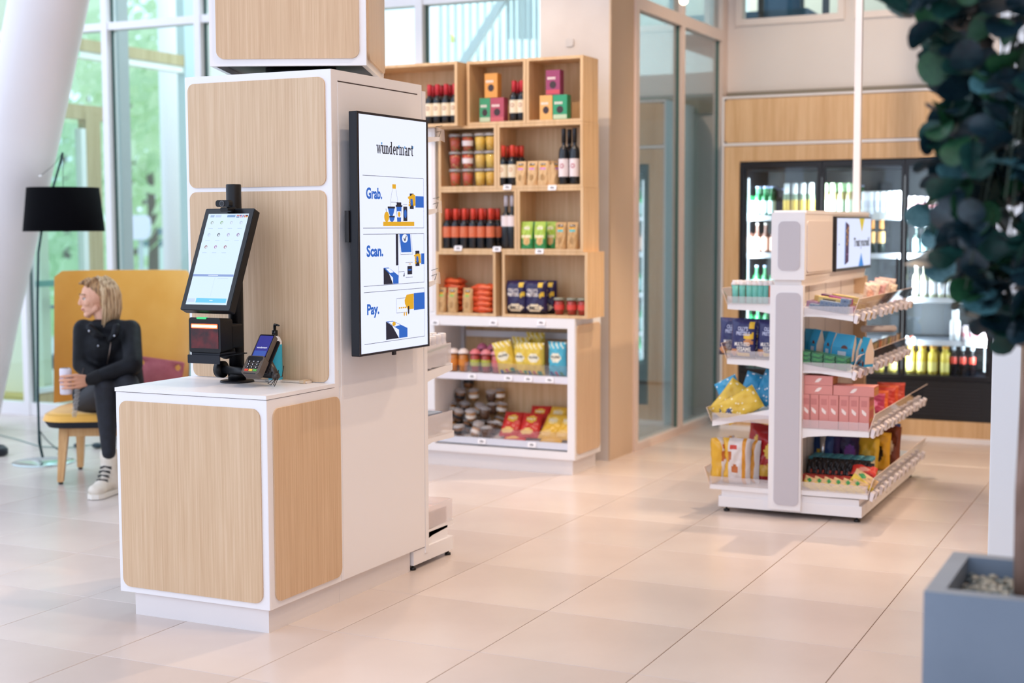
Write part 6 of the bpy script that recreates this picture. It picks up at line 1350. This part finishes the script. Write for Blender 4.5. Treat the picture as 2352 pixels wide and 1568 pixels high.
leg = [('c', A(205, 925, 8.58), kn1, .098, .068), ('c', kn1, kn1.lerp(an1, .4), .066, .058), ('c', kn1.lerp(an1, .4), an1, .058, .040), ('c', A(240, 930, 8.62), kn2, .10, .07), ('c', kn2, sh2, .066, .045), ('e', A(218, 935, 8.6), (.13, .12, .085)), ('e', A(235, 935, 8.66), (.13, .12, .085))]
wadd('trousers', blob(leg, .010, 4, TR, name='trousers'), label='tight dark trousers, legs crossed')
BG = noisy('beige_nubuck', '#D8CDBC', '#E4DACB', (20, 20, 20), .7, 3); toe, heel = A(226, 1112, 8.02), A(256, 1100, 8.16)
fd = Vector((toe.x-heel.x, toe.y-heel.y, 0)).normalized(); hl = Vector((heel.x, heel.y, 0)); fs_ = fd.cross(Zu)
def Bp(a, b, z): return hl + fd*a + fs_*b + Zu*z
boot = [('c', Bp(.02, 0, .20), Bp(.015, 0, .10), .050, .048), ('e', Bp(.0, 0, .06), (.055, .05, .055)), ('c', Bp(.02, 0, .07), Bp(.13, 0, .055), .046, .042), ('e', Bp(.16, 0, .047), (.055, .05, .036), Matrix((fd, fs_, Zu)).transposed())]
wadd('boot', blob(boot, .008, 4, BG, name='boot'), label='chunky beige lace-up boot')
sole = [(-.06, -.035), (-.05, -.045), (.10, -.048), (.17, -.05), (.205, -.035), (.22, 0), (.205, .035), (.17, .05), (.10, .048), (-.05, .045), (-.06, .035)]
bit('boot_sole', G().mat(M('#EDE6DA', .6)).prism(sole, lambda a, b, t: Bp(a, b, .003+.027*t)).mat(M('#2A2420', .8)).prism(sole, lambda a, b, t: Bp(a*.99, b*.99, .001+.003*t)), 'cream rubber sole')
for k in range(5):
    z = .085+.022*k; a = .10-.014*k; g = G().mat(M('#2A2A2E', .7)); g.tube([Bp(a-.0, -.035, z), Bp(a+.012+.004*(4-k), 0, z+.018), Bp(a, .035, z+.008)], .0035, 6); g.tube([Bp(a, .035, z), Bp(a+.012+.004*(4-k), 0, z+.016), Bp(a, -.035, z+.010)], .0035, 6); bit('boot_lace', g, 'black boot lace')
bit('boot_cuff', blob([('c', Bp(.02, 0, .205), Bp(.02, 0, .235), .052, .050)], .008, 2, BG, name='boot_cuff'))
# face details
for s_ in (1, -1):
    e = wadd('eye', G().mat(M('#D8CEC6', .4)).ell(H(.0725*S_, .030*s_*S_, .014*S_), (.0108,)*3, 12, 8)); ob('iris', G().mat(M('#2E4250', .25)).ell(H(.081*S_, .031*s_*S_, .014*S_), (.0058, .0058, .0062), 10, 6), e)
    bit('eyelid', G().mat(M('#8A5A48', .6)).tube([H(.079*S_, .020*s_*S_, .021*S_), H(.083*S_, .030*s_*S_, .0255*S_), H(.074*S_, .042*s_*S_, .020*S_)], .0022, 6), 'dark upper eyelid')
    bit('eyebrow', G().mat(M('#9A7450', .8)).tube([H(.089*S_, .016*s_*S_, .037*S_), H(.086*S_, .030*s_*S_, .043*S_), H(.074*S_, .046*s_*S_, .038*S_)], .0030, 6))
bit('lips', G().mat(M('#B8605C', .45)).tube([H(.083*S_, .019*S_, -.053*S_), H(.0905*S_, .0, -.0515*S_), H(.083*S_, -.019*S_, -.053*S_)], .0042, 8))
# hair: cap plus bundles of straight strands to the shoulders
HC = noisy('blond_hair', '#8A6A4A', '#D8BE98', (90, 90, 6), .5, 3, lo=.35, hi=.62, h3='#C2A27A'); HCD = noisy('hair_roots', '#6A4A30', '#B88E5C', (90, 90, 20), .5, 3)
hcap = [e_((-.034, 0, .058), (.098, .082, .082)), e_((-.06, 0, .0), (.068, .084, .10)), c_((.03, -.01, .122), (.080, -.012, .108), .022, .013), c_((.0, .03, .128), (.060, .040, .100), .020, .012), c_((-.035, .072, .04), (-.03, .076, -.04), .028, .022), c_((-.02, -.076, .04), (.0, -.078, -.04), .030, .022)]
hr = wadd('hair', blob(hcap, .008, 3, HCD, name='hair'), label='blond hair with darker roots')
rs = random.Random(12)
g = G().mat(HC)
for k in range(210):
    a = math.radians(rs.uniform(84, 258)); rr = rs.uniform(.94, 1.10); cx_, cy2 = math.cos(a), math.sin(a)
    zt_ = rs.uniform(.06, .135); f_ = math.sqrt(max(0.05, 1-((zt_-.045)/.10)**2)) if zt_ < .14 else .3
    p0 = H(-.024+.100*cx_*f_*rr*.96, .083*cy2*f_*rr, zt_); p1 = H(-.026+.112*cx_*rr, .094*cy2*rr, .02); fl_ = rs.uniform(.98, 1.12)
    back = cx_ < -.2; ln = rs.uniform(-.165, -.125) if not back else rs.uniform(-.15, -.115)
    p2 = H(-.018+.108*cx_*rr*fl_, .100*cy2*rr*fl_, -.06); p3 = H(-.006+.100*cx_*rr*fl_, .100*cy2*rr*fl_, ln)
    g.tube([p0, p0.lerp(p1, .5)+(p1-hd).normalized()*.006, p1, p2, p3], rs.uniform(.006, .0095), 5, True, .0035)
ob('hair_strands', g, hr, kind='stuff')
# can, bag chain
cn = empty('drink_can', 'pale lilac white drink can held upright by the seated person', 'can', can0-Zu*.072)
ob('can_body', G().mat(M('#DAD4DE', .35)).lathe([(.029, 0), (cr_, .006), (cr_, .138), (.030, .146)], seg=28), cn); ob('lid', G().mat(M('#D8D8DE', .25, .8)).lathe([(.030, .146), (.030, .149), (.027, .147)], seg=28), cn)
ob('printed_text', G().mat(M('#C06A72', .5)).add([(cr_*1.015*math.sin(a), 0, 0) for a in ()] , []).tube([Vector((-.012, -.0315, .10)), Vector((-.012, -.0318, .06))], .0018, 5).tube([Vector((.0, -.0335, .105)), Vector((.0, -.0335, .055))], .0015, 5).tube([Vector((.012, -.0315, .095)), Vector((.012, -.0318, .065))], .0015, 5), cn)
bgp = empty('shoulder_bag', 'silver chain strap hanging from the hand down to the yellow seat', 'bag', A(168, 950, 8.2))
g = G().mat(M('#C8C4C0', .2, .95))
for q in range(3):
    for k in range(13):
        t = k/12; c = A(178-8*t+q*3.5-3, 893+62*t, 8.12+.05*t)-bgp.location; a = k % 2
        g.tube([c + (U if a else Vv)*(.0055*math.cos(b*PI/3)) + Zu*(.0085*math.sin(b*PI/3)) for b in range(7)], .0017, 4)
ob('chain', g, bgp, kind='stuff'); ob('strap', G().mat(M('#4A3A30', .6)).tube([A(192, 845, 8.25)-bgp.location, A(188, 860, 8.2)-bgp.location, A(182, 890, 8.14)-bgp.location], .0025, 6), bgp)

# ================================================================== FLOOR LAMP
lb = ATZ(100, 1062); lp = empty('floor_lamp', 'black drum shade floor lamp with thin bent rod and glossy disc base', 'lamp', (lb.x, lb.y, 0))
ob('base', G().mat(M('#CFE0DE', .12, .9)).lathe([(.195, 0), (.195, .006), (.19, .009)], seg=40), lp)
dl = (lb-O).dot(_f); bp = lambda px, py: A(px, py, dl)-Vector((lb.x, lb.y, 0))
ob('rod', G().mat(M('#0E3438', .25, .4)).tube([bp(98, 1040)-Zu*.03, bp(90, 1015), bp(87, 900), bp(86, 700), bp(88, 580), bp(97, 520), bp(122, 430), bp(138, 375), bp(144, 350)], .0085, 8, True, .007), lp)
ob('wire', G().mat(M('#1A2426', .4)).tube([bp(144, 350), bp(145, 430)], .002, 5).tube([bp(144, 350), bp(122, 380), bp(95, 402)], .0018, 5), lp)
ob('counterweight', G().mat(WHITE).ell(bp(93, 404), (.012, .012, .006), 10, 6), lp)
sc0 = bp(146, 481); wt, wb_ = (225-64)/2/FPX*dl, (238-56)/2/FPX*dl; sh_ = (532-432)/FPX*dl
sm = M('#040407', .95, spec=.1)
ls = ob('shade', G().mat(sm).lathe([(wb_, -sh_/2), (wt, sh_/2), (wt-.004, sh_/2), (wb_-.004, -sh_/2+.001)], sc0, 48, cap=False), lp)
ob('shade_top', G().mat(M('#E8E4DC', .7)).lathe([(.001, sh_/2-.008), (wt-.004, sh_/2-.006)], sc0, 32, cap=False), ls); ob('bulb_holder', G().mat(BLACK).lathe([(.018, -.02), (.018, sh_/2-.01)], sc0, 12), ls)
# cables and small floor items
cbl = lambda pts: [ATZ(*p)+Zu*.004 for p in pts]
tag(ob('floor_cable', G().mat(M('#5A8A84', .4)).tube(cbl([(0, 1000), (40, 1010), (90, 1026), (150, 1030), (215, 1022), (240, 1018)]), .003, 5)), 'thin grey green cable running along the floor behind the lamp', 'cable')
tag(ob('floor_cable', G().mat(M('#1E3A3C', .4)).tube(cbl([(96, 1050), (92, 990), (105, 1008), (128, 1030), (142, 1038), (132, 1043), (146, 1044)]), .003, 5)), 'dark cable looping from the lamp rod to the chair leg', 'cable')
for k, px in enumerate((182, 224)):
    p = ATZ(px, 1030); g = G().mat(M('#12303A', .4)).ell((0, 0, .022), (.045, .03, .02), 12, 8); o = ob('floor_socket', g, None, (p.x, p.y, 0)); tag(o, f'{["left","right"][k]} dark floor socket under the yellow chair', 'socket')
p = ATZ(-8, 1046); ft = empty('stool_foot', 'rounded dark foot at the left picture edge below the column', 'furniture', (p.x, p.y, 0)); ob('foot', G().mat(M('#18202A', .5)).lathe([(.05, 0), (.075, .01), (.075, .045), (.05, .068), (.02, .075)], seg=24), ft)

# ================================================================== OUTSIDE: BICYCLE, CAR, LITTER BIN, TREES
bc = empty('bicycle', 'dark bicycle parked outside behind the porch glass', 'bicycle', (-9.9, 10.35, -.07))
BM = M('#4A6A78', .4, .4)
def wheel(cx, cz):
    w = ob('wheel', G().mat(M('#2A3A44', .6)).tube([(cx+.34*math.cos(t*PI/16), 0, cz+.34*math.sin(t*PI/16)) for t in range(33)], .018, 8), bc)
    g = G().mat(M('#8A9AA4', .3, .6))
    for k in range(14): g.tube([(cx, 0, cz), (cx+.32*math.cos(k*PI/7), 0, cz+.32*math.sin(k*PI/7))], .0025, 4)
    ob('spokes', g, w)
    ob('mudguard', G().mat(BM).tube([(cx+.375*math.cos(t*PI/12), 0, cz+.375*math.sin(t*PI/12)) for t in range(2, 12)], .012, 6), bc)
wheel(-.53, .35); wheel(.53, .35)
FRp = dict(bb=(0, 0, .30), seat=(-.18, 0, .82), head=(.36, 0, .85), hd2=(.40, 0, .68), rear=(-.53, 0, .35), front=(.53, 0, .35))
g = G().mat(BM)
for a, b in (('bb', 'seat'), ('bb', 'hd2'), ('seat', 'head'), ('bb', 'rear'), ('seat', 'rear'), ('head', 'front')): g.tube([FRp[a], FRp[b]], .017, 8)
ob('frame', g, bc); ob('saddle', G().mat(M('#1A2228', .6)).ell((-.21, 0, .93), (.13, .07, .035), 12, 8).tube([(-.18, 0, .8), (-.2, 0, .92)], .014, 8), bc)
ob('handlebar', G().mat(M('#3A5A66', .3, .5)).tube([(.34, 0, .85), (.32, 0, 1.06)], .014, 8).tube([(.18, -.28, 1.06), (.33, -.2, 1.08), (.35, 0, 1.07), (.33, .2, 1.08), (.18, .28, 1.06)], .012, 8), bc)
ob('crank', G().mat(M('#5A6A70', .3, .7)).lathe([(.09, -.005), (.09, .005)], (0, 0, 0), 20), bc).rotation_euler = (PI/2, 0, 0); bpy.data.objects['crank'].location = (0, .02, .3)
bc.rotation_euler = (0, 0, .9)
vx = X(398, 24, 1.2); vn = empty('parked_van', 'white van parked on the lawn edge beyond the trees', 'van', (vx+.4, 24.5, -.07))
VW = M('#E6EEF2', .3); side = [(-1.7, .35), (-1.72, .9), (-1.35, 1.15), (-1.0, 1.85), (-.6, 2.0), (2.2, 2.0), (2.3, 1.2), (2.3, .35)]
ob('van_body', G().mat(VW).prism(side, lambda a, b, t: (a, -.85+1.7*t, b)), vn); ob('side_window', G().mat(M('#5A8088', .1)).prism([(-1.1, 1.2), (-.85, 1.75), (-.2, 1.8), (-.2, 1.2)], lambda a, b, t: (a, -.86+.01*t, b)), vn)
ob('rear_window', G().mat(M('#5A8088', .1)).prism([(0, 1.2), (0, 1.8), (1.2, 1.8), (1.2, 1.2)], lambda a, b, t: (a, -.86+.01*t, b)), vn)
for x in (-1.05, 1.5):
    o = ob('wheel', G().mat(M('#2A3034', .7)).lathe([(.33, -.1), (.33, .1)], seg=24), vn, (x, -.82, .33), (PI/2, 0, 0)); ob('hub', G().mat(STEEL).lathe([(.18, .1), (.18, .11)], seg=16), o)
bx = X(317, 15.0, 1.6); bn = empty('street_sign', 'rounded white blank sign on a post outside among the trees', 'sign', (bx, 15, -.07))
zs0, zs1 = Z(550, bx, 15)+.07, Z(494, bx, 15)+.07; hwid = (X(346, 15, 1.5)-X(290, 15, 1.5))/2
ob('sign_board', G().mat(M('#E2E0EC', .5)).rbox(-hwid, hwid, -.02, .02, zs0, zs1, .1, 'y', 5), bn); ob('sign_post', G().mat(M('#B8C4C4', .5)).lathe([(.03, 0), (.03, zs0+.1)], (0, .05, 0), 12), bn)

LF1 = noisy('tree_leaves', '#B8D6A8', '#E0F0CE', (1.2, 1.2, 1.2), .6, 3, trl=.5); LF2 = noisy('tree_leaves_light', '#CEE4B8', '#F0F8E0', (1.2, 1.2, 1.2), .6, 3, trl=.5); BRK = M('#6A5A4A', .9)
def crown(cx, cy2, cz, rx, rz, n, seed, m, sz=.22):
    r = random.Random(seed); g = G().mat(m); vs = []; fs = []
    cl_ = [(r.gauss(0, .45), r.gauss(0, .45), r.gauss(0, .45)) for _ in range(26)]
    for k in range(n):
        c = r.choice(cl_); p = Vector((cx+rx*(c[0]+r.gauss(0, .2)), cy2+rx*(c[1]+r.gauss(0, .2)), cz+rz*(c[2]+r.gauss(0, .2))))
        a = Vector((r.gauss(0, 1), r.gauss(0, 1), r.gauss(0, 1))).normalized(); b = a.orthogonal().normalized(); c2 = a.cross(b); s = sz*r.uniform(.5, 1.1); i = len(vs)
        vs += [p+b*s, p+c2*s*.55+b*.2*s, p-b*s, p-c2*s*.55+b*.2*s]; fs.append((i, i+1, i+2, i+3))
    g.add(vs, fs); return g
TREES = [(262, 17, 3.4, 1.9, 2.6, LF1, 'dense green tree'), (300, 21, 4.6, 2.4, 3.2, LF1, 'tall green tree'), (345, 18, 2.6, 1.7, 2.0, LF2, 'low light green tree'), (375, 26, 5.0, 3.0, 4.0, LF2, 'tall pale green tree'), (330, 32, 3.5, 3.6, 3.6, LF1, 'broad distant tree'), (430, 25, 5.4, 2.6, 3.0, LF1, 'green tree by the pale wall'), (205, 24, 4.6, 2.6, 3.6, LF2, 'light green tree behind the porch'), (150, 30, 4.5, 3.4, 4.0, LF1, 'green tree behind the slanted column')]
wh = ['behind the second facade mullion', 'in the middle of the tall window bay', 'low in the tall window bay', 'right of the window bay centre', 'far away in the window bay', 'outside on the right', 'seen above the lamp shade', 'on the far left']
for k, (px, y, z, rx, rz, m, nm) in enumerate(TREES):
    x = X(px, y, 2); t = empty('tree', f'{nm} {wh[k]}', 'tree', (x, y, -.07), group='trees outside')
    ob('trunk', G().mat(BRK).tube([(0, 0, 0), (.05, 0, z*.5), (0, 0, z)], .11, 8, True, .05), t); ob('foliage', crown(0, 0, z, rx, rz, 480, k+3, m, .15+.004*y), t, kind='stuff')
hx_ = X(320, 40, 1)
hd_ = ob('hedge', crown(0, 0, 0, 9, 1.0, 2500, 44, LF1, .3)); hd_.location = (hx_, 34, .9); tag(hd_, 'long green hedge at the far side of the lawn', 'hedge', kind='stuff')

# ================================================================== POTTED TREE IN THE FOREGROUND
PZ = .70; px0, py0 = -.525, 3.206; ps = .427
PG = noisy('planter_grey', '#6A7888', '#768494', (3, 3, 3), .6, 4, bump=.05)
pt = empty('potted_tree', 'tree with round dark eucalyptus leaves in a square grey blue planter', 'potted plant', (px0+ps/2, py0+ps/2, 0)); h_ = ps/2; w_ = .042
g = G().mat(PG); g.box(-h_, h_, -h_, -h_+w_, 0, PZ).box(-h_, h_, h_-w_, h_, 0, PZ).box(-h_, -h_+w_, -h_+w_, h_-w_, 0, PZ).box(h_-w_, h_, -h_+w_, h_-w_, 0, PZ)
ob('planter', g, pt, label='square grey blue planter')
g = G().mat(M('#7E8078', .9)); rr = random.Random(3)
for k in range(700):
    x, y = rr.uniform(-h_+w_+.01, h_-w_-.01), rr.uniform(-h_+w_+.01, h_-w_-.01); s = rr.uniform(.008, .014)
    g.mat(M(['#7E8078', '#9A9688', '#5E6668', '#B0A898'][k % 4], .9)).ell((x, y, PZ-.045+rr.uniform(-.006, .006)), (s, s*.8, s*.6), 5, 3)
ob('gravel', g, pt, kind='stuff'); ob('soil', G().mat(M('#3A3836', .9)).box(-h_+w_, h_-w_, -h_+w_, h_-w_, .4, PZ-.05), pt)
BK_ = noisy('bark', '#6E5446', '#8E7264', (30, 30, 8), .85, 4, bump=.4)
tx_ = X(2352, py0+ps/2, 1.0)-(px0+ps/2)+.006
ob('trunk', G().mat(BK_).tube([(tx_, 0, PZ-.06), (tx_-.004, 0, .9), (tx_+.004, .01, 1.25), (tx_, 0, 1.7), (tx_+.02, 0, 2.2)], .022, 12, True, .012), pt)
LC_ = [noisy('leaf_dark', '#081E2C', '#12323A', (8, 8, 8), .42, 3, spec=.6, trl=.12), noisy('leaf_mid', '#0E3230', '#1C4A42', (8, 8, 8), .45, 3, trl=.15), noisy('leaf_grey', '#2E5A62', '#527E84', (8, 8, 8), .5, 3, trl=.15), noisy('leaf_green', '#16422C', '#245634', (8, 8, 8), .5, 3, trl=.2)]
def leafmesh(m, seed):
    r = random.Random(seed); g = G().mat(m); n = 12; vs = [(0, 0, 0)]; 
    for ring in (.5, 1.0):
        for k in range(n):
            a = 2*PI*k/n; rad = ring*(1-.10*math.cos(a))*(1+.03*math.sin(3*a+seed)); vs.append((.5+.5*rad*math.cos(a), .5*rad*math.sin(a), .10*(rad**2)*math.sin(2*a+seed)+.05*ring))
    vs[0] = (.5, 0, 0); fs = [(0, 1+k, 1+(k+1) % n) for k in range(n)] + [(1+k, 1+n+k, 1+n+(k+1) % n, 1+(k+1) % n) for k in range(n)]
    g.add(vs, fs, True); return g.mesh('leaf')
lms = [leafmesh(LC_[i], i) for i in (0, 0, 0, 1, 1, 2, 3)]
# outline of the crown's left side read off the photograph, as distance from the trunk at each height
prof = [(-200, 360), (0, 345), (60, 320), (110, 285), (180, 265), (250, 262), (330, 235), (390, 255), (440, 262), (500, 280), (560, 262), (620, 225), (680, 185), (720, 130), (760, 90), (800, 40)]
def rad(py):
    for (a, ra), (b, rb) in zip(prof, prof[1:]):
        if a <= py <= b: return (ra+(rb-ra)*(py-a)/(b-a))/FPX*3.06
    return 0
rl = random.Random(21); stems = []
tc0 = Vector((px0+ps/2+tx_, py0+ps/2, 0)); nleaf = 0; extra = G()
def addleaf(P, s, i):
    global nleaf
    d = Vector((P.x, P.y, 0)); out = d.normalized() if d.length > .01 else Vector((1, 0, 0))
    q = (out*.7+Vector((rl.gauss(0, .5), rl.gauss(0, .5), rl.gauss(-.2, .5)))).normalized(); rot = q.to_track_quat('X', 'Z').to_euler(); rot.rotate_axis('X', rl.uniform(-1.4, 1.4))
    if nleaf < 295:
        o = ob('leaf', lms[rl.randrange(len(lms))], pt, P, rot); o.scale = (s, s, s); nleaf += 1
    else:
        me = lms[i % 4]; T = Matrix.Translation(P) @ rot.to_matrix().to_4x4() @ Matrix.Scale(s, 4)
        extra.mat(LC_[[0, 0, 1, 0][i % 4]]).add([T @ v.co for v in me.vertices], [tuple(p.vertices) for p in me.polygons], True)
hang = 0
cand = []
for k in range(760):
    py = rl.uniform(-190, 770); z = Z(py, tc0.x, tc0.y); R_ = rad(py)
    if R_ <= 0: continue
    a = rl.uniform(0, 2*PI); f_ = rl.uniform(.25, 1.0)**.6; rr_ = max(.01, R_-.03)*f_
    P = Vector((tx_+rr_*math.cos(a), rr_*math.sin(a), z)); cand.append((P, py))
toc = (Vector((0, 0, 0))-Vector((tc0.x, tc0.y, 0))).normalized(); lft = -_r0
cand.sort(key=lambda c: -(Vector((c[0].x-tx_, c[0].y, 0)).dot(toc)*1.0+Vector((c[0].x-tx_, c[0].y, 0)).dot(lft)*.9))
for i, (P, py) in enumerate(cand): addleaf(P, rl.uniform(.058, .092), i)
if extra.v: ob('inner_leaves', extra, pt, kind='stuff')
g = G().mat(M('#3E4A3C', .7))
for k in range(46):
    z0 = rl.uniform(1.3, 2.2); a = rl.uniform(0, 2*PI); py = rl.uniform(-100, 740); z = Z(py, tc0.x, tc0.y); R_ = rad(py)*.85
    g.tube([(tx_, 0, z0), (tx_+R_*.5*math.cos(a), R_*.5*math.sin(a), (z0+z)/2+.05), (tx_+R_*math.cos(a), R_*math.sin(a), z)], .004, 5, True, .002)
ob('twigs', g, pt, kind='stuff')
